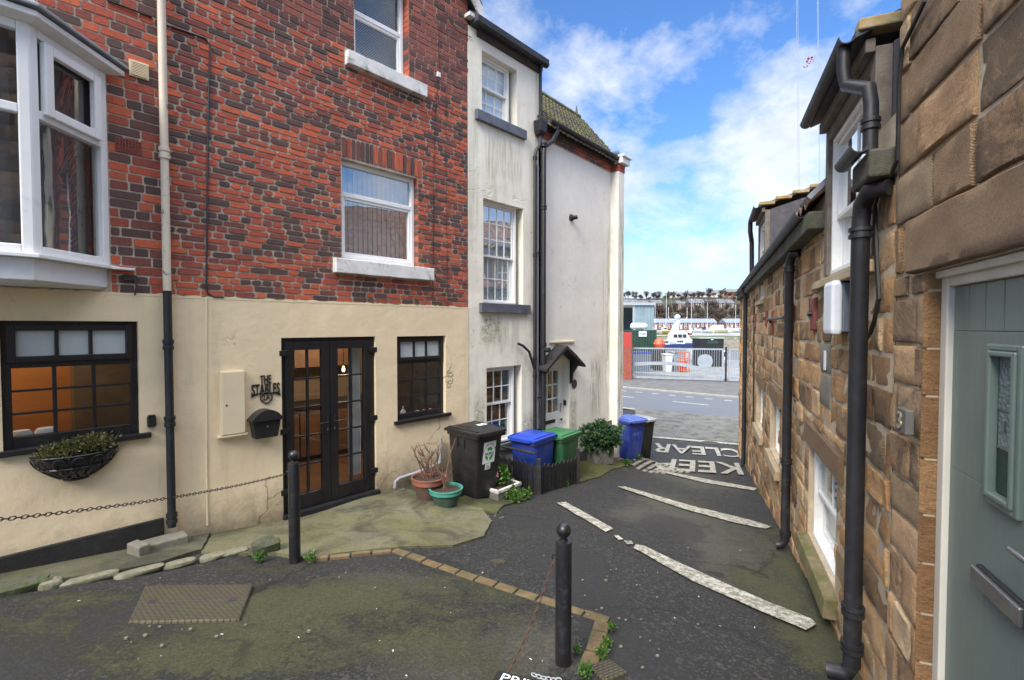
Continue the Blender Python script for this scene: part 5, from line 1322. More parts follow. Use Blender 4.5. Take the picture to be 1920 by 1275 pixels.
zt = Vector((0, 0, 1)); q = [cen - ex_ - ey_, cen + ex_ - ey_, cen + ex_ + ey_, cen - ex_ + ey_]
lx, ly = ex_.length, ey_.length; slope_frame(mh, 358, 1131, math.atan2(ex_.y, ex_.x), .004)
inv = mh.matrix_world.inverted(); cq = [inv @ p for p in mc][::-1]; mb = MB(); mb.prism([(p.x, p.y, -.03) for p in cq], (0, 0, .036)); mb.build('cover_plate', K['cover'], mh, bevel=.012)
w0_, w1_ = (cq[0] + cq[1]) / 2, (cq[2] + cq[3]) / 2; w0_, w1_ = (cq[0] + cq[3]) / 2, (cq[1] + cq[2]) / 2; mb = MB(); mb.tube([(w0_.x, w0_.y, .005), (w1_.x, w1_.y, .005)], .004, 4); mb.build('plate_joint', K['dark'], mh)
for s in (-1, 1): mb = MB(); mb.lathe([(.034, 0), (.034, .0035), (.022, .0035), (.020, .001)], tuple(w0_.lerp(w1_, .5 + .36 * s).xy) + (.005,), 18); mb.build('keyhole', K['dark'], mh)
o = MB().box(-.055, .055, -.05, .05, -.02, .008).build('stopcock_cover', K['cover'], None, bevel=.006); slope_frame(o, 935, 1053, .5, .004); tag(o, 'small rusty square stopcock cover in dark asphalt', 'cover')
o = MB().lathe([(.30, -.02), (.30, .012), (.27, .014), (.26, .008), (.001, .009)], (0, 0, 0), 28).build('round_cover', K['cover'], None); slope_frame(o, 1331, 831, 0, .006); tag(o, 'round worn metal manhole lid on the white stop line', 'manhole cover')
o = MB().box(-.09, .09, -.08, .08, -.02, .006).build('gully_patch', K['cover'], None, bevel=.01); slope_frame(o, 1138, 1256, .6, .004); tag(o, 'small rusty plate in the asphalt right of near bollard', 'cover')
# gully under the grey waste pipe
o = MB().box(-.09, .09, -.09, .07, -.05, .02).box(-.09, .09, .05, .07, .02, .06).build('gully', K['stoneblk'], None, bevel=.01); o.location = on_ground(744, 920, .015); o.rotation_euler = (0, 0, L.ang); tag(o, 'square concrete gully under the grey waste pipe', 'drain')

# bollards
def bollard(px, py, ptop, label):
    p = G(px, py); top = at(px, ptop, p.y).z; h = top - p.z; e = empty('bollard', p); tag(e, label, 'bollard', 'black bollards')
    MB().lathe([(.049, -.05), (.049, h - .125), (.046, h - .112), (.026, h - .105), (.024, h - .095)], (0, 0, 0), 28).build('post', K['bollard'], e, smooth=True)
    MB().lathe([(.018, h - .10)] + [(.045 * math.sin(t), h - .045 - .045 * math.cos(t)) for t in [math.pi * (.14 + .86 * k / 11) for k in range(11)]] + [(.001, h)], (0, 0, 0), 24).build('ball_finial', K['bollard'], e, smooth=True)
    return e, p, h
b1, bp1, bh1 = bollard(553, 1050, 844, 'black ball topped bollard standing in front of the double doors')
nb = at(1057, 980, 2.85); gnd = gz(nb.x, nb.y)
b2 = dup(b1, (nb.x, nb.y, nb.z - bh1), 0, 'near black ball topped bollard with rusty chain hanging from it'); bp2 = Vector((nb.x, nb.y, nb.z - bh1))
b3p = Vector((-3.15, 1.25, gz(-3.15, 1.25)))
for e in (b1, b2):
    side = -1
    mb = MB(); mb.tube([(.049 * side, 0, bh1 - .20), (.065 * side, 0, bh1 - .19), (.07 * side, 0, bh1 - .21), (.06 * side, 0, bh1 - .225)], .006, 6); mb.build('chain_eye', K['bollard'], e, smooth=True)
def chain(name, pts, link, r, mat, label):
    ln = [0]
    for i in range(1, len(pts)): ln.append(ln[-1] + (pts[i] - pts[i - 1]).length)
    mb = MB(); k = int(ln[-1] / link); j = 0
    for i in range(k):
        s = (i + .5) / k * ln[-1]
        while ln[j + 1] < s: j += 1
        f = (s - ln[j]) / (ln[j + 1] - ln[j]); c = pts[j].lerp(pts[j + 1], f); d = (pts[j + 1] - pts[j]).normalized()
        n = d.cross(Vector((0, 0, 1))); n = n.normalized() if n.length > .01 else Vector((1, 0, 0)); b = d.cross(n)
        if i % 2: n, b = b, n
        hl_, hw = link * .66, link * .34; ring = []
        for q_ in range(12):
            w_ = 2 * math.pi * q_ / 12; ring.append(c + d * (hl_ * math.cos(w_)) + (n + b * .25).normalized() * hw * math.sin(w_))
        mb.tube(ring + [ring[0], ring[1]], r, 5, cap=False)
    o = mb.build(name, K[mat], smooth=True); tag(o, label, 'chain'); return o
def sag(a, b, s, n=40): return [a.lerp(b, t / n) - Vector((0, 0, s * 4 * (t / n) * (1 - t / n))) for t in range(n + 1)]
ca_ = bp1 + Vector((-.065, 0, bh1 - .215)); cb_ = at(-40, 972, 2.05); cdir = (cb_ - ca_)
chain('bollard_chain', sag(ca_, ca_ + cdir * 1.25 + Vector((0, 0, .03)), .06), .026, .0025, 'iron', 'black link chain running left from the bollard across cream wall')
c1 = bp2 + Vector((-.06, -.02, bh1 - .215)); c2 = at(952, 1262, 2.62)
sg = at(985, 1272, 2.55); sgz = gz(sg.x, sg.y)
chain('hanging_chain', sag(c1, c2, .05) , .026, .0027, 'rust', 'rusty chain hanging from near bollard down to the fallen sign')
e = empty('fallen_sign', (0, 0, 0)); slope_frame(e, 1005, 1285, -.30, 0); e.location = at(1005, 1285, 2.60)
mb = MB(); mb.box(-.24, .24, -.07, .055, -.012, .0); 
K['signblk'] = plain('sign_black', (.015, .015, .017), .4, .2)
tag(e, 'black board with white PRIVATE lettering lying at foot of near bollard', 'sign'); mb.build('board', K['signblk'], e, bevel=.01)
mb = MB(); word(mb, 'PRIVATE', lambda a, b: (-.20 + .40 * a, -.045 + .075 * b, .003), .01); mb.build('lettering', K['sticker'], e)
c3 = e.location + Vector((-.02, .06, .02)); chain('loose_chain', sag(c3, c3 + Vector((.16, -.03, -.01)), .01, 12), .026, .003, 'galv', 'short bright steel chain lying on top of the fallen sign')

# wheelie bins
def rr(w_, d_, r, z, cy=0, n=4):
    o = []
    for (sx, sy, a0) in ((1, 1, 0), (-1, 1, 90), (-1, -1, 180), (1, -1, 270)):
        for k in range(n + 1):
            a = rad(a0 + 90 * k / n); o.append((sx * (w_ / 2 - r) + r * math.cos(a), cy + sy * (d_ / 2 - r) + r * math.sin(a), z))
    return o
def bin_(p, rz, body, lid, label, group, h=1.0, ribs=True, lidname='lid'):
    e = empty('wheelie_bin', p, rz); tag(e, label, 'wheelie bin', group)
    s = h
    mb = MB(); mb.loft([rr(.42, .48, .06, .03), rr(.44, .50, .06, .10), rr(.52, .62, .06, .82 * s, -.015), rr(.525, .63, .06, .90 * s, -.02), rr(.56, .67, .05, .905 * s, -.02), rr(.565, .675, .05, .955 * s, -.02)]); 
    for k in range(5): x = -.17 + k * .085; mb.add([(x - .012, -.262, .16), (x + .012, -.262, .16), (x + .014, -.326, .80 * s), (x - .014, -.326, .80 * s), (x - .012, -.24, .16), (x + .012, -.24, .16), (x + .014, -.30, .80 * s), (x - .014, -.30, .80 * s)], [(0, 1, 2, 3), (0, 4, 5, 1), (3, 2, 6, 7), (0, 3, 7, 4), (1, 5, 6, 2)]) if ribs else None
    mb.build('body', K[body], e, smooth=True)
    mb = MB(); z = .957 * s
    mb.loft([rr(.58, .72, .04, z, -.03), rr(.585, .725, .04, z + .035, -.03), rr(.55, .68, .05, z + .05, -.03)]); 
    for x in (-1, 1): mb.box(x * .245 - .012, x * .245 + .012, -.34, .28, z + .045, z + .064)
    mb.box(-.2, .2, -.405, -.385, z - .012, z + .03)
    l = mb.build(lidname, K[lid], e, smooth=True)
    mb = MB(); mb.loft([rr(.44, .52, .05, z + .045, -.05), rr(.34, .40, .05, z + .085, -.04), rr(.31, .37, .04, z + .09, -.04)]); mb.build('lid_dome', K[lid], l, smooth=True)
    mb = MB(); mb.box(-.29, .29, .315, .345, z - .01, z + .022); mb.tube([(-.26, .37, z + .01), (.26, .37, z + .01)], .014, 8)
    for x in (-.2, 0, .2): mb.box(x - .02, x + .02, .325, .37, z - .015, z + .02)
    mb.build('handle', K[lid], e, bevel=.005)
    for x in (-1, 1): mb = MB(); mb.tube([(x * .235, .245, .10), (x * .275, .245, .10)], .10, 18); mb.build('wheel', K['rubber'], e, bevel=.008)
    for x in (-.07, .07): mb = MB(); mb.box(-.285 + .0, -.262, x - .012, x + .012, .76 * s, .88 * s); mb.build('grip_slot', K['rubber'], e)
    return e
pb = G(893, 938); u, n = L.loc(pb); bu_, bn_ = u + .21, n - .26
bp = L.P(bu_, 0, bn_); bp.z = gz(bp.x, bp.y) + .015
bk = bin_(bp, L.ang, 'bin_k', 'bin_k', 'black wheelie bin with recycling sticker and 2a label by the green pot', 'wheelie bins', 1.0, False)
def face_pt(a, z, off=.004):                # point on the sloping front face of a bin
    f = (z - .10) / .72; y = -.25 - f * .075; return (a, y - off, z)
mb = MB(); mb.poly([face_pt(x, z) for x, z in ((-.135, .53), (.105, .53), (.12, .84), (-.12, .84))]); st = mb.build('recycling_sticker', K['sticker'], bk)
cxs, czs = -.008, .665
mb = MB()
for k in range(3):
    a0 = rad(90 + 120 * k - 52); a1 = rad(90 + 120 * k + 38); ou, inn = [], []
    for q_ in range(9):
        a = a0 + (a1 - a0) * q_ / 8; ou.append((math.cos(a) * .082, math.sin(a) * .10)); inn.append((math.cos(a) * .045, math.sin(a) * .055))
    mb.poly([face_pt(cxs + x, czs + z, .007) for x, z in ou + inn[::-1]])
mb.build('recycling_arrows', K['sgreen'], st)
mb = MB(); mb.poly([face_pt(cxs + x, czs + z, .0075) for x, z in ((-.10, -.022), (.10, -.022), (.10, .03), (-.10, .03))]); mb.build('name_band', K['sticker'], st)
mb = MB(); word(mb, 'NOBLE', lambda a, b: face_pt(cxs - .085 + .17 * a, czs - .016 + .042 * b, .0085), .03); 
tx = 'RECYCLING & BIN HIRE'
for k, chh in enumerate(tx):
    if chh == ' ': continue
    an = rad(172 - 164 * (k + .5) / len(tx)); r_ = .112
    def fn(a, b, an=an): 
        x = (a - .5) * .014; y = b * .02; c_, s_ = math.cos(an - math.pi / 2), math.sin(an - math.pi / 2)
        return face_pt(cxs + math.cos(an) * r_ + x * c_ - y * s_, czs + .005 + math.sin(an) * r_ * 1.15 + x * s_ + y * c_, .0085)
    word(mb, chh, fn, .02)
mb.build('sticker_lettering', K['sblack'], st)
mb = MB(); mb.poly([face_pt(x, z) for x, z in ((-.075, .44), (.03, .44), (.035, .525), (-.07, .525))]); st2 = mb.build('number_label', K['sticker'], bk)
mb = MB(); word(mb, '2a', lambda a, b: face_pt(-.053 + .065 * a, .455 + .052 * b, .007), .0); mb.build('label_lettering', K['sblack'], st2)
mb = MB(); zt_ = 1.0485; mb.poly([(-.04, -.16, zt_), (.12, -.16, zt_), (.12, -.06, zt_), (-.04, -.06, zt_)]); st3 = mb.build('lid_label', K['sticker'], bk)
mb = MB(); word(mb, '2a', lambda a, b: (-.01 + .10 * a, -.14 + .06 * b, zt_ + .002)); mb.build('label_lettering', K['sblack'], st3)
GRB = 'wheelie bins'
def top_bin(lx, ly, ldepth, rz, body, lid, label, h=1.0):
    p = at(lx, ly, ldepth); z = gz(p.x, p.y) + .01
    return bin_((p.x, p.y, z), rz, body, lid, label, GRB, h)
def bin_fit(px, py, Y, rz, *a):             # stand a bin so that its lid centre is seen at a pixel
    p = at(px, py, Y); z = gz(p.x, p.y) + .01; h = (p.z - z - .05) / 1.0
    return bin_((p.x, p.y, z), rz, a[0], a[1], a[2], GRB, max(.75, min(1.1, h)))
bin_fit(1000, 809, 8.35, C.ang - math.pi / 2 + .05, 'bin_b', 'bin_bl', 'bright blue wheelie bin inside the black picket fence')
bin_fit(1049, 803, 8.85, C.ang - math.pi / 2 + .05, 'bin_g', 'bin_gl', 'green wheelie bin inside the picket fence under the porch')
bf = bin_fit(1176, 779, 11.2, C.ang - .35, 'bin_b', 'bin_bf', 'faded blue wheelie bin behind the leafy shrub at the house corner')
bin_fit(1197, 764, 12.4, C.ang - .30, 'bin_k', 'greypipe', 'dark wheelie bin with pale worn lid beyond the faded blue bin')
mb = MB(); mb.poly([face_pt(x, z) for x, z in ((-.12, .58), (.12, .58), (.12, .66), (-.12, .66))]); mb.build('faded_label', K['bin_bf'], bf)

# picket fence
P0 = G(1010, 926); P1 = G(1083, 905); dn = Vector((-C.n[0], -C.n[1], 0)); P2 = P0 + dn * 1.0; P2.z += .05
pf = empty('picket_fence', P0); tag(pf, 'short black picket fence in an L around the blue and green bins', 'fence')
def fence_run(a, b, n, post_end, hh):
    d = (b - a); d.z = 0; ln = d.length; d.normalize(); nn = Vector((-d.y, d.x, 0))
    for k in range(n):
        c = a + d * (ln * (k + .5) / n); g = a.z + (b.z - a.z) * (k + .5) / n; h = hh + rnd.uniform(-.02, .015); w_ = ln / n * .40; c = c - P0; z0 = g - P0.z - .03
        o = [c - d * w_ + Vector((0, 0, z0 - c.z)), c + d * w_ + Vector((0, 0, z0 - c.z)), c + d * w_ + Vector((0, 0, z0 + h - .03 - c.z)), c + Vector((0, 0, z0 + h + .02 - c.z)), c - d * w_ + Vector((0, 0, z0 + h - .03 - c.z))]
        mb = MB(); mb.prism([p + nn * rnd.uniform(-.004, .004) for p in o], nn * .016); mb.build('picket', K['blackwood'], pf, bevel=.003)
    for f in (.22, .75):
        mb = MB(); ga, gb = a.z - P0.z + hh * f, b.z - P0.z + hh * f
        A, B = a - P0, b - P0; A.z = ga; B.z = gb; A += nn * .032; B += nn * .032
        mb.obox((A + B) / 2, (B - A) / 2, nn * .014, (0, 0, .026)); mb.build('rail', K['blackwood'], pf)
    if post_end:
        mb = MB(); c = b - P0; z0 = b.z - P0.z; mb.box(c.x - .035, c.x + .035, c.y - .035, c.y + .035, z0 - .05, z0 + hh + .16); mb.build('post', K['blackwood'], pf, bevel=.006)
fence_run(P0, P1, 10, True, .47); fence_run(P2, P0, 9, False, .46)
mb = MB(); mb.box(-.035, .035, -.035, .035, -.05, .56); mb.build('post', K['blackwood'], pf, bevel=.006)
A = P2 + Vector((0, 0, 0)); mb = MB(); q0, q1 = P2 - P0, dn * .12; mb.tube([(q0.x, q0.y, gz(P2.x, P2.y) - P0.z + .66), (q1.x + .05, q1.y + .06, .60)], .02, 6); mb.build('top_rail', K['blackwood'], pf)

# foliage helper
def leaves(mb, c, rx, ry, rz_, n, s, shell_=.0, flat=.0, up=.0):
    c = Vector(c)
    for i in range(n):
        while True:
            v = Vector((rnd.uniform(-1, 1), rnd.uniform(-1, 1), rnd.uniform(-1, 1)))
            if shell_ < v.length < 1: break
        k = 1 + .35 * noise.noise(v * 2.2 + c * 3)
        p = c + Vector((v.x * rx, v.y * ry, v.z * rz_)) * k
        d = Vector((rnd.gauss(0, 1), rnd.gauss(0, 1), rnd.gauss(0, 1) - flat + up)) + v * .8; d.normalize()
        t = d.cross(Vector((rnd.gauss(0, 1), rnd.gauss(0, 1), rnd.gauss(0, 1)))).normalized(); n_ = d.cross(t)
        L_ = s * rnd.uniform(.6, 1.3); W_ = L_ * .32
        mb.add([p, p + d * L_ * .5 + t * W_ + n_ * .1 * L_, p + d * L_, p + d * L_ * .5 - t * W_ + n_ * .1 * L_], [(0, 1, 2, 3)], (rnd.random(), 0, 0))
def twigs(mb, base, n, h, spread, r=.006, fork=3):
    for i in range(n):
        a = rnd.uniform(0, 6.28); t = rnd.uniform(.2, 1) * spread; p = Vector(base) + Vector((rnd.uniform(-.05, .05), rnd.uniform(-.05, .05), 0)); pts = [p]
        d = Vector((math.cos(a) * t, math.sin(a) * t, 1)).normalized(); hh = h * rnd.uniform(.55, 1.1)
        for k in range(5):
            d = (d + Vector((rnd.uniform(-.35, .35), rnd.uniform(-.35, .35), .12))).normalized(); pts.append(pts[-1] + d * hh / 5)
        mb.tube(pts, [r * (1 - .13 * j) for j in range(6)], 5)
        for f in range(fork):
            j = rnd.randint(1, 4); q = pts[j]; d2 = (d + Vector((rnd.uniform(-1.1, 1.1), rnd.uniform(-1.1, 1.1), rnd.uniform(-.1, .5)))).normalized(); l = hh * rnd.uniform(.12, .38)
            m1 = q + d2 * l * .5 + Vector((rnd.uniform(-.02, .02), rnd.uniform(-.02, .02), .02)); mb.tube([q, m1, q + d2 * l + Vector((0, 0, .03))], [r * .6, r * .5, r * .3], 4)

def pot(px, py_base, px_rim, py_rim, r, rimmat, bodymat, label, soilz=.05):
    p = G(px, py_base); p.z += .0; p.x -= 0; c = Vector((p.x, p.y + r * .7, 0)); c.z = gz(c.x, c.y) + .012
    top = at(px_rim, py_rim, c.y).z; h = max(.2, top - c.z); e = empty('plant_pot', c); tag(e, label, 'plant pot')
    MB().lathe([(r * .68, 0), (r * .90, h * .72), (r * .88, h * .72), (.01, h * .5)], (0, 0, 0), 28).build('pot_body', K[bodymat], e, smooth=True)
    MB().lathe([(r * .88, h * .70), (r * .985, h * .72), (r * 1.0, h * .94), (r * 1.04, h * .95), (r * 1.04, h * 1.0), (r * .93, h * 1.0), (r * .90, h * .8)], (0, 0, 0), 32).build('rim', K[rimmat], e, smooth=True)
    mb = MB(); ring = 24
    mb.lathe([(r * .91, h * .86), (r * .6, h * .89), (r * .3, h * .90), (.01, h * .91)], (0, 0, 0), 20); mb.build('soil', K['soil'], e, smooth=True)
    return e, c, h
e, c, h = pot(800, 941, 799, 893, .225, 'terra', 'terra_b', 'terracotta plant pot with bare pruned shrub beside the cream wall')
mb = MB(); twigs(mb, (c.x, c.y, c.z + h * .88), 11, .50, .75, .009, 5); o = mb.build('bare_shrub', K['twig'], smooth=True); tag(o, 'leafless twiggy shrub growing in the terracotta pot', 'shrub')
e, c, h = pot(833, 954, 833, 914, .215, 'gpot', 'gpot_b', 'green plastic plant pot in front of the black bin')
mb = MB(); twigs(mb, (c.x, c.y, c.z + h * .88), 5, .36, .6, .006, 5)
q = [Vector((c.x + .02, c.y, c.z + h * .88)), at(838, 880, c.y), at(846, 845, c.y), at(855, 822, c.y)]; mb.tube(q, [.010, .009, .008, .005], 6)
o = mb.build('bare_shrub', K['twig'], smooth=True); tag(o, 'thin leafless stem growing in the green plastic pot', 'shrub')

# white trough
tc_ = G(955, 936); u, n = C.loc(tc_); e = empty('planter_trough', (*C.P(u, 0, n - .16).xy, gz(*C.P(u, 0, n - .16).xy)), C.ang); tag(e, 'white rimmed stone trough of weeds between black bin and picket fence', 'planter')
tw, td, th = .26, .17, .20
mb = MB(); mb.box(-tw, tw, -td, td, -.03, th - .05); mb.build('trough_body', K['greystone'], e, bevel=.012)
mb = MB(); mb.box(-tw - .01, tw + .01, -td - .01, -td + .035, th - .05, th); mb.box(-tw - .01, tw + .01, td - .035, td + .01, th - .05, th); mb.box(-tw - .01, -tw + .035, -td + .035, td - .035, th - .05, th); mb.box(tw - .035, tw + .01, -td + .035, td - .035, th - .05, th)
mb.build('rim', K['trough'], e, bevel=.008)
mb = MB(); mb.box(-tw + .03, tw - .03, -td + .03, td - .03, th - .06, th - .02); mb.build('soil', K['soil'], e)
mb = MB(); leaves(mb, (-.02, .03, th + .13), .15, .11, .17, 380, .055, 0, 0, .6); leaves(mb, (.09, .0, th + .06), .10, .10, .08, 160, .045, 0, 0, .6)
o = mb.build('weed_plant', K['leaf_g']); o.location = e.location; o.rotation_euler = e.rotation_euler; tag(o, 'leafy green weeds growing in the white rimmed trough', 'plant')
fp = at(928, 889, tc_.y - .02); mb = MB(); leaves(mb, (0, 0, 0), .035, .03, .05, 60, .045, 0, 0, .8); o = mb.build('flower', K['petal_m'], loc=fp); tag(o, 'magenta flower head beside the black bin', 'flower')
# grey lattice planter with shrub
pc = G(1138, 872); u, n = C.loc(pc); cc_ = C.P(u + .06, 0, max(.32, n - .2)); cc_.z = gz(cc_.x, cc_.y) + .02
e = empty('lattice_planter', cc_, C.ang - .55); tag(e, 'square grey lattice planter holding a leafy shrub against white wall', 'planter')
ps, ph_ = .22, .36
mb = MB(); mb.loft([rr(ps * 2 * .92, ps * 2 * .92, .02, 0), rr(ps * 2, ps * 2, .02, ph_)]); mb.build('planter_body', K['greystone'], e, bevel=.006)
mb = MB()
for (ax, ay) in (((1, 0), (0, -1)), ((0, 1), (1, 0)), ((0, -1), (-1, 0))):
    A_ = Vector((*ax, 0)); N_ = Vector((*ay, 0))
    for k in range(-2, 3):
        for s in (-1, 1):
            p0 = A_ * (k * .10 - s * ph_ * .28) + N_ * (ps * .95 + .002) + Vector((0, 0, .03)); p1 = A_ * (k * .10 + s * ph_ * .28) + N_ * (ps + .001) + Vector((0, 0, ph_ - .03))
            lim = lambda p: max(-ps * .9, min(ps * .9, p.dot(A_)))
            p0 = p0 + A_ * (lim(p0) - p0.dot(A_)); p1 = p1 + A_ * (lim(p1) - p1.dot(A_)); mb.tube([p0, p1], .006, 4)
mb.build('lattice', K['greystone'], e); 
mb = MB(); mb.box(-ps + .01, ps - .01, -ps + .01, ps - .01, ph_ - .05, ph_ - .02); mb.build('soil', K['soil'], e)
mb = MB(); leaves(mb, (0, 0, ph_ + .20), .44, .42, .30, 2600, .085, .35, .2, .15); mb2 = MB(); twigs(mb2, (0, 0, ph_), 14, .42, 1.2, .009, 2)
sb = empty('leafy_shrub', cc_, 0); tag(sb, 'rounded dark green leafy shrub growing in the lattice planter', 'shrub'); mb.build('foliage', K['leaf_d'], sb); mb2.build('stems', K['twig'], sb)

# weeds, litter
wm = MB(); leaves(wm, (0, 0, .045), .08, .07, .055, 120, .045, 0, 0, .5); w0 = wm.build('weed', K['leaf_g']); first = True
for k, (px, py, s, lb) in enumerate(((962, 940, 1.6, 'large green weed clump at the foot of the white rimmed trough'), (985, 934, 1.2, 'green weed clump at base of picket fence corner'), (1060, 910, .9, 'small weed clump at the foot of the picket fence'), (1148, 1182, .38, 'small weed beside top of the short brick edging'), (1137, 1212, .45, 'weed beside the middle of the short brick edging'), (1128, 1232, .5, 'weed beside lower end of the short brick edging'), (1098, 1268, .55, 'bright weed clump right of the near bollard base'), (1083, 1225, .35, 'small weed touching right side of near bollard'), (1195, 862, 1.3, 'weed clump below the faded blue bin'), (1175, 872, 1.1, 'weed clump beside the lattice planter'), (1497, 967, .8, 'weed at the foot of the far black downpipe'), (486, 1052, .6, 'pale weed growing under the dark mossy rock'), (583, 1052, .6, 'tiny weed at the base of the bollard by the doors'), (1212, 842, 1.0, 'weed clump under the dark bin with pale lid'))):
    o = w0 if k == 0 else dup(w0); o.location = on_ground(px, py, .01); o.scale = (s, s, s); o.rotation_euler = (0, 0, k * 1.3); tag(o, lb, 'weed', 'weeds along the edges of the lane')
lm = MB(); lm.box(-.018, .018, -.005, .005, 0, .006); l0 = lm.build('litter_scrap', K['litter'], bevel=.002)
for k, (px, py) in enumerate(((416, 1191), (737, 1222), (762, 1269), (560, 1197), (712, 1203), (706, 1143), (648, 1075), (995, 1238), (1017, 1241), (1089, 1214), (1136, 1214), (834, 1103), (905, 1075), (1020, 1043), (1194, 1098), (1290, 1028), (1388, 1033), (1415, 1178), (1350, 1175), (930, 965), (1310, 1120), (1265, 1160), (620, 1010), (690, 1015), (300, 1085), (435, 1093), (148, 1128), (1233, 1075), (880, 1040), (845, 1150))):
    o = l0 if k == 0 else dup(l0); o.location = on_ground(px, py, .006); s = rnd.uniform(.2, .5); o.scale = (s, s * 1.2, s); o.rotation_euler = (rnd.uniform(-.2, .2), rnd.uniform(-.2, .2), rnd.uniform(0, 3)); tag(o, 'tiny white scrap of litter on the dark asphalt', 'litter', 'white litter scraps on the asphalt')
sm = MB()
for k in range(60):
    v = rnd.choice(((1180, 1090, .5), (1120, 1150, .3), (330, 1190, .35), (930, 970, .2), (1240, 1200, .5), (760, 1060, .9)))
    p = G(v[0], v[1]); x, y = p.x + rnd.gauss(0, v[2] * .5), p.y + rnd.gauss(0, v[2] * .5); r_ = rnd.uniform(.004, .010)
    sm.obox((x, y, gz(x, y) + .002), (r_, r_ * .3, 0), (-r_ * .3, r_ * .8, 0), (0, 0, r_ * .7))
o = sm.build('loose_grit', K['stoneblk'], bevel=.001); tag(o, 'scattered pale grit on the worn asphalt', 'grit', kind='stuff')

# ================================================================== things fixed to the left wall
def wl(W_, px, py, n=0.0): return W_.uv(px, py, n)
# meter cabinet
(u0, z1), (u1, z0) = wl(L, 413, 697, .05), wl(L, 460, 811, .05); e = empty('meter_cabinet', L.P((u0 + u1) / 2, z0, .01), L.ang); tag(e, 'tall cream painted meter cabinet on the wall left of house name sign', 'cabinet')
hw, hh = (u1 - u0) / 2, z1 - z0
MB().box(-hw, hw, -.04, 0, 0, hh).build('cabinet_box', K['creamp'], e, bevel=.004); d_ = MB().box(-hw + .006, hw - .004, -.058, -.042, .006, hh - .008).build('cabinet_door', K['creamp'], e, bevel=.004)
MB().tube([(-hw + .05, -.058, hh * .47), (-hw + .05, -.061, hh * .47)], .010, 10).build('lock', K['iron'], d_); MB().box(-hw - .03, hw + .02, -.06, 0, -.02, -.002).build('base_ledge', K['creamp'], e)
# house name
e = empty('house_name_sign', L.P(wl(L, 497, 738)[0], wl(L, 497, 755)[1], .012), L.ang); tag(e, 'black iron house name sign reading THE STABLES 2A above the post box', 'sign')
ox, oz = wl(L, 497, 755)
def sp(px, py): u, z = wl(L, px, py); return u - ox, z - oz
def sword(parent, s, tl, br, name, bold=.012):
    x0, z1 = sp(*tl); x1, z0 = sp(*br); mb = MB(); word(mb, s, lambda a, b: (x0 + (x1 - x0) * a, -.012, z0 + (z1 - z0) * b), bold, (0, .010, 0)); return mb.build(name, K['iron'], parent)
sword(e, 'THE', (486, 704), (507, 718), 'lettering_top'); sword(e, 'STABLES', (470, 721), (523, 737), 'lettering_name')
mb = MB(); pts = [sp(x, y) for x, y in ((470, 741), (482, 738), (497, 737), (512, 736), (524, 737))]; mb.prism([(x, -.012, z + .006) for x, z in pts] + [(x, -.012, z - (.028 if i in (0, 4) else .006)) for i, (x, z) in list(enumerate(pts))[::-1]], (0, .008, 0)); mb.build('scroll_bar', K['iron'], e)
cx_, cz_ = sp(498, 745); mb = MB(); rg = [(cx_ + .062 * math.cos(t), -.008, cz_ + .062 * math.sin(t)) for t in [2 * math.pi * k / 24 for k in range(26)]]; mb.tube(rg, .008, 6, cap=False); mb.build('number_ring', K['iron'], e, smooth=True)
mb = MB(); word(mb, '2A', lambda a, b: (cx_ - .042 + .084 * a, -.010, cz_ - .030 + .062 * b), .004, (0, .008, 0)); mb.build('number_lettering', K['iron'], e)
# post box
bx0, bzt = wl(L, 464, 768, .10); bx1, _ = wl(L, 529, 768, .10); bzb = wl(L, 478, 820, .10)[1]
w_ = .175; cxm = L.uv(497, 790, .07)[0]; pz0 = 0.39; e = empty('post_box', L.P(cxm, pz0, .005), L.ang); tag(e, 'black wall post box with arched lid beside the double doors', 'post box')
H1 = .20
mb = MB(); mb.loft([[(-.12, -.12, 0), (.12, -.12, 0), (.12, 0, 0), (-.12, 0, 0)], [(-.15, -.135, H1), (.15, -.135, H1), (.15, 0, H1), (-.15, 0, H1)]]); mb.build('box_body', K['iron'], e, bevel=.008)
arc = [(-.17, H1 - .005), (-.17, H1 + .02)] + [(-.15 + .30 * k / 12, H1 + .035 + .085 * math.sin(math.pi * k / 12) ** .8) for k in range(13)] + [(.17, H1 + .02), (.17, H1 - .005)]
mb = MB(); mb.prism([(x, -.165, z) for x, z in arc], (0, .165, 0)); l_ = mb.build('arched_lid', K['iron'], e, bevel=.006)
mb = MB(); mb.box(-.13, .13, -.147, -.13, H1 - .035, H1 - .02); mb.build('slot_flap', K['iron'], e, bevel=.003); mb = MB(); mb.tube([(0, -.13, H1 - .07), (0, -.142, H1 - .07)], .011, 10); mb.build('lock', K['steel'], e)
# key safe
u, z = wl(L, 284, 800, .02); e = empty('key_safe', L.P(u, z, .008), L.ang); tag(e, 'small black key safe on cream wall beside the downpipe', 'key safe')
MB().box(-.035, .035, -.045, 0, 0, .105).build('safe_body', K['iron'], e, bevel=.01); MB().box(-.03, .03, -.052, -.0, .105, .118).build('safe_cap', K['iron'], e, bevel=.006)
u, z = C.uv(1057, 755, -.06); e = empty('key_safe', C.P(.955, z - .07, -.09), C.ang); tag(e, 'small black key safe on the reveal of the white porch door', 'key safe'); MB().box(-.035, .0, -.03, .03, 0, .11).build('safe_body', K['iron'], e, bevel=.01)
u, z = C.uv(1077, 720, .01); e = MB().lathe([(.001, -.015), (.085, -.014), (.10, .0), (.001, .004)], (0, 0, 0), 24).build('wall_plaque', K['slate'], None, smooth=True, loc=C.P(u, z, .012)); e.rotation_euler = (math.pi / 2, 0, C.ang); tag(e, 'round dark plaque on the wall under the porch bracket', 'plaque')
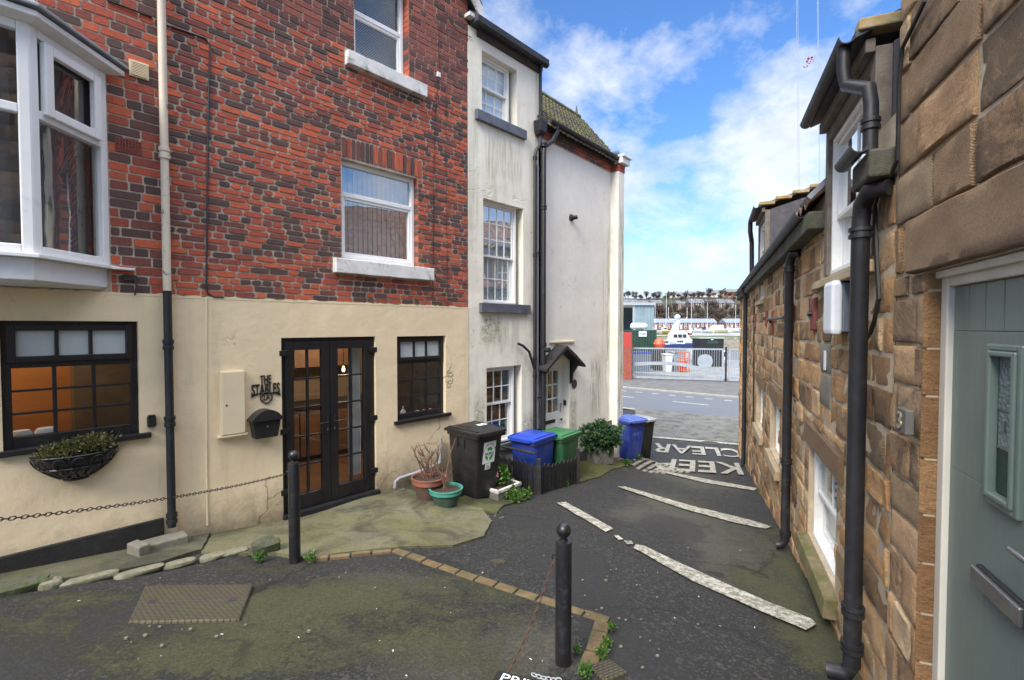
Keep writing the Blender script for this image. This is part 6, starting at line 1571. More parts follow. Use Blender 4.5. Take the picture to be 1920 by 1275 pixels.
# wall basket
u, z = L.uv(143, 850, .12); e = empty('wall_basket', L.P(-1.80, .27, .008), L.ang); tag(e, 'black scrollwork half round wall basket under the kitchen window', 'wall basket')
bw_, bd_, bh_ = .285, .22, .25
m = Mat('liner_plastic'); K['liner'] = m.out(m.mix(m.noise(8, 4), (.008, .008, .010), (.03, .03, .034)), .25, m.bump(m.noise(14, 4), 1, .02))
rings = []
for k in range(7):
    f = k / 6; s = math.sin(math.pi / 2 * (f * .86 + .14)) ; r_ = []
    for q_ in range(17): t = math.pi * q_ / 16; r_.append((-bw_ * s * math.cos(t), -bd_ * s * math.sin(t), bh_ * f))
    rings.append(r_)
mb = MB(); mb.loft(rings); mb.build('liner', K['liner'], e, smooth=True)
mb = MB()
for f in (.05, .55, 1.0):
    s = math.sin(math.pi / 2 * (f * .86 + .14)); mb.tube([(-bw_ * 1.02 * s * math.cos(math.pi * q_ / 20), -.006 - bd_ * 1.02 * s * math.sin(math.pi * q_ / 20), bh_ * f) for q_ in range(21)], .008, 6)
for j in range(7):
    t0 = math.pi * (j + .5) / 7; cxx, f0 = t0, .55
    for (rr_, fz) in ((.13, .72), (.09, .35)):
        mb.tube([(-bw_ * 1.04 * math.sin(math.pi / 2 * ((fz + .22 * math.sin(w_)) * .86 + .14)) * math.cos(t0 + rr_ * 1.3 * math.cos(w_)), -.008 - bd_ * 1.04 * math.sin(math.pi / 2 * ((fz + .22 * math.sin(w_)) * .86 + .14)) * math.sin(t0 + rr_ * 1.3 * math.cos(w_)), bh_ * (fz + .22 * math.sin(w_))) for w_ in [2 * math.pi * k / 14 for k in range(13)]], .006, 5)
mb.build('scroll_ironwork', K['iron'], e, smooth=True)
mb = MB(); leaves(mb, (0, -.10, bh_ + .04), .27, .13, .07, 2200, .028, 0, 0, .9); leaves(mb, (.1, -.12, bh_ + .09), .17, .1, .07, 800, .026, 0, 0, 1.0); twigs(mb, (-.12, -.10, bh_ - .02), 26, .15, .9, .0016, 3); twigs(mb, (.04, -.12, bh_ - .02), 30, .17, .9, .0016, 3); twigs(mb, (.18, -.10, bh_ - .02), 24, .17, .9, .0016, 3); o = mb.build('basket_plants', K['leaf_o'], loc=e.location); o.rotation_euler = e.rotation_euler; tag(o, 'straggly olive green plants filling the black wall basket', 'plant')
for k in range(5): mb = MB(); mb.tube
fl0 = None
for k, (x, y_, z_) in enumerate(((.10, -.17, .36), (.235, -.12, .35), (.25, -.10, .33), (.18, -.10, .37), (-.02, -.16, .34))):
    if fl0 is None: mb = MB(); leaves(mb, (0, 0, 0), .012, .012, .012, 16, .024); fl0 = mb.build('blossom', K['petal']); o = fl0
    else: o = dup(fl0)
    p = L.P(-1.80 + x, .27 + z_ - .05, -y_ + .008); o.location = p; tag(o, 'small pink blossom among the wall basket plants', 'flower', 'pink blossoms in the wall basket')
# right wall : white box and number
e = empty('wall_box', R.P(-3.70, 1.585, .012), R.ang); tag(e, 'white plastic wall box on grey back plate behind the near downpipe', 'utility box')
MB().box(-.14, .14, -.045, 0, .015, .36).build('back_plate', K['greybox'], e, bevel=.01); MB().loft([rr(.25, .06, .02, 0, -.075), rr(.26, .07, .02, .03, -.075), rr(.26, .07, .02, .345, -.075), rr(.24, .05, .02, .375, -.075)]).build('cover', K['whitebox'], e, bevel=.008)
e = empty('number_plaque', R.P(-2.405, 1.14, .03), R.ang); tag(e, 'slate house number 3 plaque on rough stone left of the green door', 'house number')
MB().box(-.06, .06, -.035, -.0, 0, .115).build('slate_block', K['slateplate'], e, bevel=.006)
mb = MB(); word(mb, '3', lambda a, b: (-.035 + .055 * a, -.040, .018 + .082 * b), .01, (0, .006, 0)); mb.build('number_lettering', K['number'], e)
# ================================================================== harbour road and beyond
def V2(s, t): return Vector((.64 * s + .77 * t, .77 * s - .64 * t))       # s = down the lane, t = along the road
def strip(name, s0, s1, z, mat, t0=-60, t1=90, kind='structure', dz=0):
    mb = MB(); n = 24; ts = [t0 + (t1 - t0) * k / n for k in range(n + 1)]
    for k in range(n):
        a, b, c, d = V2(s0, ts[k]), V2(s0, ts[k + 1]), V2(s1, ts[k + 1]), V2(s1, ts[k]); mb.poly([(a.x, a.y, z), (b.x, b.y, z), (c.x, c.y, z + dz), (d.x, d.y, z + dz)])
    o = mb.build(name, mat); o['kind'] = kind; return o
m = Mat('grey_road'); n_ = m.noise(.6, 7, .7, vec=m.mp((.35, 1.4, 1), (0, 0, rad(-40)))); g_ = m.noise(60, 4, .7)
K['road'] = m.out(m.mix(g_, m.mix(n_, (.055, .058, .063), (.13, .134, .14)), (.13, .135, .14)), .55, m.bump(g_, .4, .01))
K['pav'] = plain('grey_pavement', (.12, .115, .11), .85, .3, 1.5, 20, .5, dirt=(.09, .085, .075), ds=1.2, dlo=.45, dhi=.7)
K['kerbg'] = plain('kerb_concrete', (.30, .28, .24), .85, .2, 3, 30, .3)
strip('pavement', 22.7, 23.05, RZ + .0, K['kerbg']); strip('road', 23.05, 30.6, RZ - .06, K['road']); strip('pavement', 30.6, 30.85, RZ + .03, K['kerbg']); strip('pavement', 30.85, 40.2, RZ + .02, K['pav'])
mb = MB()
for (s, z0, z1) in ((23.05, RZ - .06, RZ), (30.6, RZ - .06, RZ + .03)):
    a, b = V2(s, -60), V2(s, 90); f = [(a.x, a.y, z0), (b.x, b.y, z0), (b.x, b.y, z1), (a.x, a.y, z1)]; mb.poly(f)
o = mb.build('kerb', K['kerbg']); o['kind'] = 'structure'
# ground either side of the lane, under the houses
mb = MB(); mb.poly([(-60, -40, RZ - 1.2), (90, -40, RZ - 1.2), (90, 60, RZ - 1.2), (-60, 60, RZ - 1.2)]); o = mb.build('ground', K['pav']); o['kind'] = 'structure'
K['rline'] = plain('road_paint', (.55, .54, .5), .8, .15, 3, 30, .2, dirt=(.2, .2, .2), ds=2)
def dash(s, t0, t1, w_=.10):
    mb = MB(); a, b, c, d = V2(s - w_ / 2, t0), V2(s - w_ / 2, t1), V2(s + w_ / 2, t1), V2(s + w_ / 2, t0); mb.poly([(p.x, p.y, RZ - .055) for p in (a, b, c, d)]); o = mb.build('road_marking', K['rline']); o['kind'] = 'structure'
for k in range(-6, 10): dash(26.9, k * 4.4 - 1.6, k * 4.4 + .4)
for k in range(-20, 20): dash(29.3, k * 1.1 - 9.4, k * 1.1 - 8.95, .12)
# quay, water, far bank
K['quay'] = plain('quay_concrete', (.24, .235, .22), .8, .25, .6, 12, .3, dirt=(.12, .12, .11), ds=.5, dlo=.45, dhi=.7)
strip('quay', 40.2, 64, RZ + .03, K['quay'])
m = Mat('harbour_water'); wv_ = m.noise(.9, 5, .6, vec=m.mp((1, 2.2, 1), (0, 0, .6)))
K['water'] = m.out((.055, .075, .08), .10, m.bump(wv_, .35, .25))
WZ = RZ - 2.6
mb = MB(); mb.poly([(-500, 25, WZ), (900, 25, WZ), (900, 160, WZ), (-500, 160, WZ)]); o = mb.build('water', K['water']); o['kind'] = 'structure'
mb = MB(); a, b = V2(64, -60), V2(64, 90); mb.poly([(a.x, a.y, WZ - 1), (a.x, a.y, RZ + .03), (b.x, b.y, RZ + .03), (b.x, b.y, WZ - 1)]); o = mb.build('quay_edge', K['quay']); o['kind'] = 'structure'
BY = 150.0; BZ = HC - 26 / FPX * BY * 1.0 + 1.2
K['seawall'] = plain('sea_wall_stone', (.20, .17, .125), .95, .5, .55, 3, 1, dirt=(.10, .095, .07), ds=.8, dlo=.4, dhi=.6, bd=.15)
QZ = at(1300, 632, 156).z
mb = MB(); n = 60
for k in range(n):
    x0, x1 = -250 + k * 10, -240 + k * 10; mb.poly([(x0, 146, WZ - .5), (x1, 146, WZ - .5), (x1, 156, QZ), (x0, 156, QZ)])
o = mb.build('sea_wall', K['seawall']); tag(o, 'long sloping stone sea wall across the harbour water', 'sea wall')
K['grass'] = plain('bank_grass', (.065, .10, .025), .95, .4, .25, 4, .6, dirt=(.12, .10, .05), ds=.15)
K['bankgrey'] = plain('far_quay', (.30, .29, .27), .9, .15, .2, 4, .2)
HZ = at(1300, 617, 226).z
mb = MB(); mb.poly([(-300, 156, QZ), (500, 156, QZ), (500, 172, QZ + .05), (-300, 172, QZ + .05)]); o = mb.build('grass_bank', K['grass']); o['kind'] = 'structure'
mb = MB(); mb.poly([(-300, 172, QZ + .05), (500, 172, QZ + .05), (500, 240, HZ), (-300, 240, HZ)]); o = mb.build('boat_yard', K['bankgrey']); o['kind'] = 'structure'
# hillside
m = Mat('winter_hillside'); hn = m.noise(.045, 8, .7, dist=.4); h2n = m.noise(.5, 6, .7)
K['hill'] = m.out(m.mix(m.ramp(hn, [(.35, 0), (.62, 1)]), m.mix(h2n, (.03, .027, .017), (.075, .06, .035)), m.mix(h2n, (.035, .04, .018), (.075, .075, .035))), .95, m.bump(h2n, 1, .8))
def hillz(x, y):
    f = sstep((y - 240) / 190); top = at(1300, 560, 430).z
    return HZ + (top - HZ) * f + 2.2 * noise.noise((x * .02, y * .02, 3)) * f
mb = MB(); xs_ = [-700 + 22 * k for k in range(82)]; ys_ = [236 + 10 * k for k in range(36)]
vv = [(x, y, hillz(x, y)) for y in ys_ for x in xs_]; W__ = len(xs_)
mb.add(vv, [(j * W__ + i, j * W__ + i + 1, (j + 1) * W__ + i + 1, (j + 1) * W__ + i) for j in range(len(ys_) - 1) for i in range(W__ - 1)]); o = mb.build('hill', K['hill'], smooth=True); o['kind'] = 'structure'

# gate
K['gate'] = plain('gate_grey_paint', (.30, .33, .36), .5, .12, 3, 20, .1)
ga, gb = at(1183, 707, 38.6), at(1358, 714, 36.6); ga.z = gb.z = RZ + .10
gd_ = (gb - ga); gd_.z = 0; gw = gd_.length; gang = math.atan2(gd_.y, gd_.x); GH = 2.45
def gate(loc, w_, label, curve=True):
    e = empty('harbour_gate', loc, gang); tag(e, label, 'gate', 'grey barred gates of the boat yard')
    mb = MB(); mb.box(0, w_, -.04, .04, GH - .12, GH); mb.box(0, w_, -.04, .04, 0, .16); mb.box(0, .14, -.041, .041, .16, GH - .12); mb.box(w_ - .14, w_, -.041, .041, .16, GH - .12); mb.box(.14, w_ - .14, -.035, .035, .42, .50)
    mb.build('gate_frame', K['gate'], e)
    crv = lambda x: .95 + .14 * math.sin(math.pi * min(1, x / (w_ * .72))) - max(0, (x / w_ - .55)) * .95
    mb = MB(); n = 14
    for k in range(n):
        x0, x1 = .14 + (w_ - .28) * k / n, .14 + (w_ - .28) * (k + 1) / n
        mb.add([(x0, -.05, crv(x0)), (x1, -.05, crv(x1)), (x1, -.05, crv(x1) + .26), (x0, -.05, crv(x0) + .26), (x0, .05, crv(x0)), (x1, .05, crv(x1)), (x1, .05, crv(x1) + .26), (x0, .05, crv(x0) + .26)], [(0, 1, 2, 3), (3, 2, 6, 7), (0, 4, 5, 1), (4, 7, 6, 5)])
    mb.build('curved_band', K['gate'], e)
    k = 0; x = .26; o0 = None
    while x < w_ - .2:
        if o0 is None: mb = MB(); mb.box(-.013, .013, -.012, .012, .16, GH - .12); o0 = mb.build('gate_bar', K['gate'], e); o0.location.x = x
        else: c = o0.copy(); col.objects.link(c); c.location.x = x
        x += .17
    return e
g1_ = gate(ga, gw - .05, 'long grey barred harbour gate with curved band and round panel')
mb = MB(); pr = [(gw * .80 + .62 * math.cos(t) * (1 if abs(math.cos(t)) < .8 else .9), -.06, 1.45 + .55 * math.sin(t)) for t in [2 * math.pi * k / 16 for k in range(16)]]; mb.prism(pr, (0, .02, 0)); mb.build('round_panel', K['gate'], g1_)
gate(gb + gd_.normalized() * .28, 5.0, 'second grey barred harbour gate right of the dark gate post')
mb = MB(); mb.box(-.06, .06, -.08, .08, -.1, 2.6); e = mb.build('gate_post', K['iron'], None, loc=gb + gd_.normalized() * .1, rz=gang); tag(e, 'slim dark gate post between the two grey gates', 'post')
# brick pier with red cap
pl_ = at(1177, 713, 38.2); pl_.z = RZ + .02; e = empty('gate_pier', pl_, gang); tag(e, 'brick gate pier with bright red corrugated top left of gate', 'pier')
K['pier'] = plain('pier_brick', (.26, .07, .045), .85, .35, 6, 30, .5); K['red'] = plain('red_paint', (.42, .05, .035), .5, .12, 3)
MB().box(-.42, .32, -.3, .3, 0, 2.55).build('brick_shaft', K['pier'], e); mb = MB(); mb.box(-.42, .30, -.28, .28, 2.55, 3.75)
for k in range(5): mb.box(-.40 + k * .145, -.33 + k * .145, -.31, -.28, 2.56, 3.75)
mb.build('red_cladding', K['red'], e)

# containers and shed
def corrug(mb, x0, x1, y, z0, z1, p=.28, d=.05):
    x = x0
    while x < x1:
        a = min(x + p / 2, x1); b = min(x + p, x1); mb.add([(x, y, z0), (x + .04, y - d, z0), (a, y - d, z0), (min(a + .04, b), y, z0), (b, y, z0), (x, y, z1), (x + .04, y - d, z1), (a, y - d, z1), (min(a + .04, b), y, z1), (b, y, z1)], [(0, 1, 6, 5), (1, 2, 7, 6), (2, 3, 8, 7), (3, 4, 9, 8)]); x += p
def container(name, px0, px1, pyt, Y, h, mat, label, rz=0.0, d=2.4):
    a, b = at(px0, pyt, Y), at(px1, pyt, Y); w_ = (b - a).length; e = empty(name, (a.x, a.y, a.z - h), rz); tag(e, label, 'container')
    mb = MB(); mb.box(0, w_, 0, d, 0, h); corrug(mb, .08, w_ - .08, -.003, .12, h - .12); mb.build('body', mat, e)
    mb = MB(); mb.box(0, .09, -.06, -.004, 0, h); mb.box(w_ - .09, w_, -.06, -.004, 0, h); mb.box(.09, w_ - .09, -.06, -.004, h - .12, h); mb.box(.09, w_ - .09, -.06, -.004, 0, .12); mb.build('corner_post', mat, e)
    return e, w_
K['cgreen'] = plain('dark_green_paint', (.022, .055, .035), .5, .3, 1.5); K['cred'] = plain('container_red', (.40, .05, .06), .55, .25, 1.5)
K['bluegrey'] = plain('blue_grey_cladding', (.22, .29, .32), .6, .15, 1); K['navy'] = plain('navy_paint', (.02, .04, .2), .5, .15, 2)
cg, w_ = container('storage_container', 1130, 1231, 619, 47.5, 2.5, K['cgreen'], 'dark green corrugated storage container with white STORES sign')
x0 = w_ - (1231 - 1197.5) / FPX * 47.5; x1 = w_ - (1231 - 1212) / FPX * 47.5; zt_ = 2.5 - (621 - 619) / FPX * 47.5; zb_ = 2.5 - (631 - 619) / FPX * 47.5
sgn = MB().box(x0, x1, -.09, -.062, zb_, zt_).build('stores_sign', K['sticker'], cg); mb = MB(); word(mb, 'STORES', lambda a, b: (x0 + .06 + (x1 - x0 - .12) * a, -.094, zb_ + .12 + (zt_ - zb_ - .28) * b), .03); K['blue'] = plain('sign_blue', (.02, .10, .42), .5, .1); mb.build('sign_lettering', K['blue'], sgn)
cr_, w2_ = container('red_container', 1196, 1240, 653, 48.6, 1.6, K['cred'], 'low red corrugated container seen through the gate bars'); cr_.location.z = RZ + .03
mb = MB(); mb.box(0, w_ + 0, .02, 2.3, 0, 1.0)
e = empty('support_block', (cg.location.x, cg.location.y, RZ + .03)); tag(e, 'dark base under the green storage container', 'base'); MB().box(0, w_, .05, 2.35, 0, cg.location.z - RZ - .04).build('base_block', K['cgreen'], e)
# life raft canister
a, b = at(1185.5, 617.5, 47.6), at(1216.5, 617.5, 47.6); rl = (b.x - a.x); rr_ = .34; e = empty('life_raft', ((a.x + b.x) / 2, 48.3, cg.location.z + 2.5)); tag(e, 'white life raft canister lying on top of the green container', 'life raft'); K['gw'] = plain('white_grp', (.62, .64, .66), .35, .06, 2)
mb = MB(); mb.tube([(-rl / 2, 0, .38), (-rl / 2 + .10, 0, .38), (-rl / 2 + .2, 0, .38), (-.03, 0, .38), (.03, 0, .38), (rl / 2 - .2, 0, .38), (rl / 2 - .1, 0, .38), (rl / 2, 0, .38)], [.2, rr_ * .88, rr_, rr_, rr_, rr_, rr_ * .88, .2], 16); mb.build('canister', K['gw'], e, smooth=True)
mb = MB()
for x in (-.5, .5): mb.box(x - .08, x + .08, -.35, .35, 0, .10); mb.tube([(x, (rr_ + .01) * math.cos(t), .38 + (rr_ + .01) * math.sin(t)) for t in [2 * math.pi * k / 16 for k in range(17)]], .015, 5, cap=False)
mb.build('cradle', K['galv'], e)
# shed
a = at(1226, 572, 62); e = empty('boat_shed', (at(1110, 572, 62).x, 62, RZ + .03)); tag(e, 'blue grey corrugated boat shed with dark open doorway behind containers', 'shed'); sw = a.x - at(1110, 572, 62).x; shh = a.z - RZ; dx = at(1190, 572, 62).x - at(1110, 572, 62).x
mb = MB(); corrug(mb, dx, sw, 0, 0, shh, .45, .06); mb.box(sw - .05, sw, .01, 9, 0, shh); mb.box(-.05, .0, .01, 9, 0, shh); mb.box(0, sw, 8.9, 9, 0, shh); mb.build('cladding', K['bluegrey'], e)
mb = MB(); mb.prism([(0, -.3, shh - .05), (0, -.3, shh + .28), (0, 9.2, shh + .5), (0, 9.2, shh + .3)], (sw + .15, 0, 0)); mb.build('roof', K['galv'], e); MB().box(dx - .25, dx, -.08, .1, 0, shh).build('door_post', K['galv'], e); MB().box(0, dx - .25, 7.5, 7.6, 0, shh).build('dark_inside', K['dark'], e)
# black information cabin
a, b = at(1313, 655, 50), at(1357, 655, 50); e = empty('black_cabin', (a.x, 50, RZ + .03)); tag(e, 'black flat roofed timber cabin behind the right half of the gate', 'cabin'); w_ = b.x - a.x; h = at(1313, 633.5, 50).z - RZ
MB().box(0, w_, 0, 2.2, 0, h - .12).build('cabin_wall', K['pipe'], e); MB().box(-.06, w_ + .06, -.08, 2.3, h - .12, h).build('roof_edge', K['greypipe'], e); MB().box(w_ * .28, w_ * .74, -.03, -.002, h - .62, h - .32).build('dark_window', K['cgreen'], e); MB().box(w_ * .45, w_ * .55, -.03, -.002, h - .25, h - .18).build('name_plate', K['sticker'], e)
# boats
def boat(px, py_deck, Y, ln, rz, hull, label, cabin=.5, mast=0, arch=False, zoff=0, ch=1.0, group=None, wl_=False):
    p = at(px, py_deck, Y); fb = ln * .13; z = p.z - fb; e = empty('boat', (p.x, Y, z), rz); tag(e, label, 'boat', group)
    rings = []
    for k in range(9):
        f = k / 8; x = -ln / 2 + ln * f; w_ = ln * .155 * (1 - max(0, (f - .55) / .45) ** 2.2) * (.85 + .15 * min(1, f * 4)); sh_ = fb * (1 + .35 * max(0, f - .4))
        rings.append([(x, -w_ * .25, -.05 * ln), (x, -w_ * .85, fb * .35), (x, -w_, sh_), (x, w_, sh_), (x, w_ * .85, fb * .35), (x, w_ * .25, -.05 * ln)])
    mb = MB(); mb.loft(rings); mb.build('hull', K[hull], e, smooth=True)
    cl, c0 = ln * .38 * cabin * 2, -ln * .18; cw = ln * .105; chh = ln * .15 * ch
    mb = MB(); mb.loft([[(c0, -cw, fb), (c0 + cl, -cw * .8, fb), (c0 + cl, cw * .8, fb), (c0, cw, fb)], [(c0 + .02 * ln, -cw * .9, fb + chh), (c0 + cl * .78, -cw * .7, fb + chh), (c0 + cl * .78, cw * .7, fb + chh), (c0 + .02 * ln, cw * .9, fb + chh)]]); cb = mb.build('cabin', K['gw'], e, bevel=.03)
    for k in range(3): x = c0 + cl * (.12 + .22 * k); mb = MB(); mb.box(x, x + cl * .16, -cw - .01, -cw * .9 + .02, fb + chh * .45, fb + chh * .8); mb.build('cabin_window', K['dark'], cb)
    if mast: mb = MB(); mb.tube([(0, 0, fb), (0, 0, fb + mast)], [.09, .06], 8); mb.tube([(-ln * .3, 0, fb + .12 * mast), (0, 0, fb + .12 * mast)], .06, 6); mb.tube([(0, 0, fb + mast), (ln * .45, 0, fb + .3)], .012, 4); mb.build('mast', K['gw'], e, smooth=True)
    if arch:
        mb = MB(); x = c0 + cl * .3; t_ = fb + chh; q = ln / 8.6
        mb.loft([[(x - .9 * q, -.5, t_), (x + .3 * q, -.5, t_), (x + .3 * q, .5, t_), (x - .9 * q, .5, t_)], [(x + .1 * q, -.28, t_ + 2.6 * q), (x + .7 * q, -.28, t_ + 2.6 * q), (x + .7 * q, .28, t_ + 2.6 * q), (x + .1 * q, .28, t_ + 2.6 * q)]]); mb.box(x - 1.3 * q, x + 2.2 * q, -.12, .12, t_ + 2.6 * q, t_ + 2.75 * q); mb.tube([(x - 1.3 * q, 0, t_ + 2.65 * q), (x - 1.6 * q, 0, t_ + 3.1 * q)], .07, 6); mb.tube([(x + 2.2 * q, 0, t_ + 2.65 * q), (x + 2.5 * q, 0, t_ + 3.1 * q)], .07, 6); mb.tube([(x - 1.6 * q, 0, t_ + 3.1 * q), (x - 1.6 * q, 0, t_ + 5.2 * q)], .035, 5); mb.tube([(x + 2.5 * q, 0, t_ + 3.1 * q), (x + 2.5 * q, 0, t_ + 5.2 * q)], .035, 5); mb.build('radar_arch', K['gw'], e, bevel=.04)
        mb = MB(); mb.lathe([(.1 * q, 0), (.5 * q, .1 * q), (.62 * q, .42 * q), (.5 * q, .78 * q), (.2 * q, .95 * q), (.01, 1.0 * q)], (x + .4 * q, 0, t_ + 2.75 * q), 16); mb.build('radar_dome', K['gw'], e, smooth=True)
    return e
K['hullb'] = plain('blue_hull', (.045, .07, .20), .4, .1, 1); K['hully'] = plain('yellow_hull', (.55, .38, .03), .4, .1, 1); K['hullr'] = plain('red_hull', (.5, .03, .05), .4, .1, 1); K['hullc'] = plain('cream_hull', (.68, .60, .48), .4, .1, 1)
boat(1268, 640, 62, 5.4, .15, 'gw', 'large white motor boat with radar dome arch behind the gate', .7, 0, True, ch=1.4)
boat(1250, 646, 56, 3.4, .1, 'hullb', 'blue hulled small boat left of the white motor boat stern', .35); boat(1277, 645, 57, 3.6, -.1, 'hullb', 'blue hulled fishing boat in front of the white motor boat', .4); boat(1299, 643, 58, 2.4, .2, 'navy', 'dark little boat with pale cabin right of the blue hulled boats', .5)
boat(1249, 620, 170, 8, .1, 'hully', 'yellow hulled yacht with tall white mast on the far quay', .3, 20); boat(1308, 619, 175, 5.6, .05, 'gw', 'white cabin boat standing ashore below the long terrace', .6); boat(1349, 618, 172, 7.5, 3.0, 'hullc', 'large cream motor cruiser standing ashore on the far quay', .8, ch=1.5); boat(1287, 624, 166, 4, .1, 'hullr', 'red hulled boat standing ashore on the grass bank', .3); boat(1368, 617, 178, 5, .1, 'gw', 'white boat standing ashore at the right end of far quay', .6)
for k, (px, py, Y, hh_, lb) in enumerate(((1228, 621, 160, 9, 'small white yacht with bare mast just right of the shed'), (1296, 620, 165, 11, 'white yacht with thin mast in the middle of the far quay'), (1326, 620, 168, 10, 'white yacht with thin mast below the far tree gap'), (1379, 619, 168, 9, 'white yacht with thin mast at the stone cottage corner'))): boat(px, py, Y, 5, .1 + k, 'gw', lb, .35, hh_)
# buoy, orange rack, crates seen through the gate
a = at(1236, 645, 46); e = empty('orange_buoy', (a.x, 46, a.z - .5)); tag(e, 'round orange buoy beside the green container', 'buoy'); K['orange'] = plain('orange_plastic', (.52, .10, .04), .45, .1, 2)
MB().lathe([(.02, 0), (.42, .15), (.56, .5), (.42, .88), (.12, 1.02), (.1, 1.12), (.02, 1.14)], (0, 0, 0), 18).build('float', K['orange'], e, smooth=True); MB().box(-.5, .5, -.4, .4, a.z * 0 + RZ - (a.z - .5), .02).build('stand', K['darkwood'], e)
def rack(px0, px1, py0, py1, Y, mat, label, name='cage'):
    a, b = at(px0, py1, Y), at(px1, py0, Y); e = empty(name, (a.x, Y, RZ + .03)); tag(e, label, name.replace('_', ' ')); w_ = b.x - a.x; h = b.z - RZ; mb = MB(); r_ = .06
    for x in (0, w_ / 2, w_): mb.tube([(x, 0, 0), (x, 0, h)], r_, 6)
    for z in (h * .35, h * .7, h): mb.tube([(0, 0, z), (w_, 0, z)], r_, 6)
    for x in (0, w_): mb.tube([(x, 0, h), (x, 1.2, h)], r_, 6); mb.tube([(x, 1.2, 0), (x, 1.2, h)], r_, 6)
    mb.build('frame', K[mat], e); MB().box(.1, w_ - .1, .2, 1.0, .1, h * .55).build('contents', K[mat], e)
rack(1274, 1292, 661, 682, 44, 'orange', 'orange steel cage seen through the gate bars')
def crate(px0, px1, py0, Y, mat, label, d=1.2, top=None):
    a, b = at(px0, py0, Y), at(px1, py0, Y); e = empty('skip_bin', (a.x, Y, RZ + .03)); tag(e, label, 'skip'); h = a.z - RZ - .03; w_ = b.x - a.x
    mb = MB(); mb.loft([[(.1, .1, 0), (w_ - .1, .1, 0), (w_ - .1, d - .1, 0), (.1, d - .1, 0)], [(0, 0, h * .94), (w_, 0, h * .94), (w_, d, h * .94), (0, d, h * .94)]]); mb.build('bin_body', K[mat], e, bevel=.02)
    MB().box(-.05, w_ + .05, -.05, d + .05, h * .94, h).build('rim', K[top or mat], e, bevel=.02)
crate(1187, 1222, 660, 43, 'greybox', 'dark skip with blue rim behind the left end of the gate', 1.6, 'navy'); crate(1248, 1262, 664, 44, 'gw', 'white tank standing behind the middle of the gate'); crate(1262, 1271, 660, 45, 'bluegrey', 'blue grey locker beside the orange cage')
a, b = at(1296, 662, 60), at(1360, 662, 60); e = empty('pontoon_shed', (a.x, 60, RZ + .03)); tag(e, 'long low white pontoon shed behind the gate panel', 'shed'); w_ = b.x - a.x; h = a.z - RZ + .3
MB().box(0, w_, 0, 2, 0, h).build('shed_wall', K['gw'], e); 
for k in range(7): MB().box(.2 + k * w_ / 7, .2 + k * w_ / 7 + w_ / 11, -.03, -.002, h * .35, h * .85).build('dark_opening', K['dark'], e)
# terraces across the water, every house its own object
K['hbrick'] = plain('terrace_brick', (.20, .075, .05), .9, .2, .4, 3, .2); K['hslate'] = plain('terrace_slate', (.20, .235, .28), .7, .12, .3); K['hdark'] = plain('villa_brick', (.135, .07, .05), .9, .3, .3, 2, .3); K['hroof'] = plain('villa_slate', (.15, .155, .165), .8, .25, .3); K['wwin'] = plain('white_window_frame', (.72, .72, .70), .5, .05, 1)
TY = 228.0; pxm = FPX / TY; ridge = at(1300, 597, TY + 4).z; eave = at(1300, 604.3, TY).z; tw_ = 4.02
def small_window(parent, x, y, z, w_, h): f = MB().box(x - w_ / 2, x + w_ / 2, y - .08, y, z, z + h).build('window', K['wwin'], parent); mb = MB(); mb.box(x - w_ * .34, x - .04, y - .10, y - .081, z + h * .12, z + h * .88); mb.box(x + .04, x + w_ * .34, y - .10, y - .081, z + h * .12, z + h * .88); mb.build('pane', K['dark'], f)
e = empty('terrace_house', (0, 0, 0)); tag(e, 'red brick terrace house with slate roof in the long row across the harbour', 'house', 'brick terrace houses across the harbour')
H_ = eave - HZ; MB().box(0, tw_ - .01, 0, 8, 0, H_).build('wall', K['hbrick'], e); MB().prism([(0, -.4, H_ - .1), (0, 4, ridge - HZ), (0, 8.4, H_ - .1)], (tw_ - .01, 0, 0)).build('roof', K['hslate'], e)
for x in (1.0, 3.0): small_window(e, x, 0, H_ * .58, 1.05, 1.15)
small_window(e, 1.0, 0, H_ * .12, 1.1, 1.15); MB().box(2.6, 3.4, -.06, 0, 0, 1.9).build('door', K['wwin'], e); MB().box(1.7, 2.3, 3.6, 4.4, ridge - HZ - .6, ridge - HZ + .7).build('chimney', K['hbrick'], e)
th0 = e; x_l = at(1218, 600, TY).x; x_r = at(1360.5, 600, TY).x; k = 0
for i in range(-1, 8):
    o = th0 if k == 0 else dup(th0); o.location = (x_l + i * tw_, TY, HZ - .1); k += 1
for i in range(0, 5): o = dup(th0); o.location = (x_r + i * tw_, TY, HZ - .1); o['label'] = 'brick terrace house with slate roof in the shorter right hand row across the harbour'
# villas on the hill
def villa(px0, px1, pyb, pyt, Y, label, roofh=.32, mat='hdark', cols=2, attic=True, gables=0, rows_=3):
    a, b = at(px0, pyb, Y), at(px1, pyb, Y); t_ = at(px0, pyt, Y).z; w_ = b.x - a.x; h = t_ - a.z; wh_ = h * (1 - roofh); e = empty('hillside_house', (a.x, Y, a.z)); tag(e, label, 'house', 'tall houses on the hillside')
    MB().box(0, w_, 0, 10, -5, wh_).build('wall', K[mat], e); rf = MB().prism([(-.2, -.4, wh_), (-.2, 4.5, h), (-.2, 6, h), (-.2, 10.4, wh_)], (w_ + .4, 0, 0)).build('roof', K['hroof'], e)
    for s in (0, w_ - .9): MB().box(s, s + .9, 4.6, 5.8, h - .8, h + 1.3).build('chimney', K['hdark'], rf)
    for c_ in range(cols):
        x = w_ * (c_ + .5) / cols
        for r_ in range(rows_): small_window(e, x, -.02, wh_ * (.08 + .31 * r_), min(2.0, w_ / cols * .5), wh_ * .22)
        if attic:
            dm = MB().box(x - .8, x + .8, .8, 3.5, wh_ + .1, wh_ + (h - wh_) * .62).build('dormer', K['hroof'], e); small_window(e, x, .8, wh_ + .3, 1.1, (h - wh_) * .38)
    return e
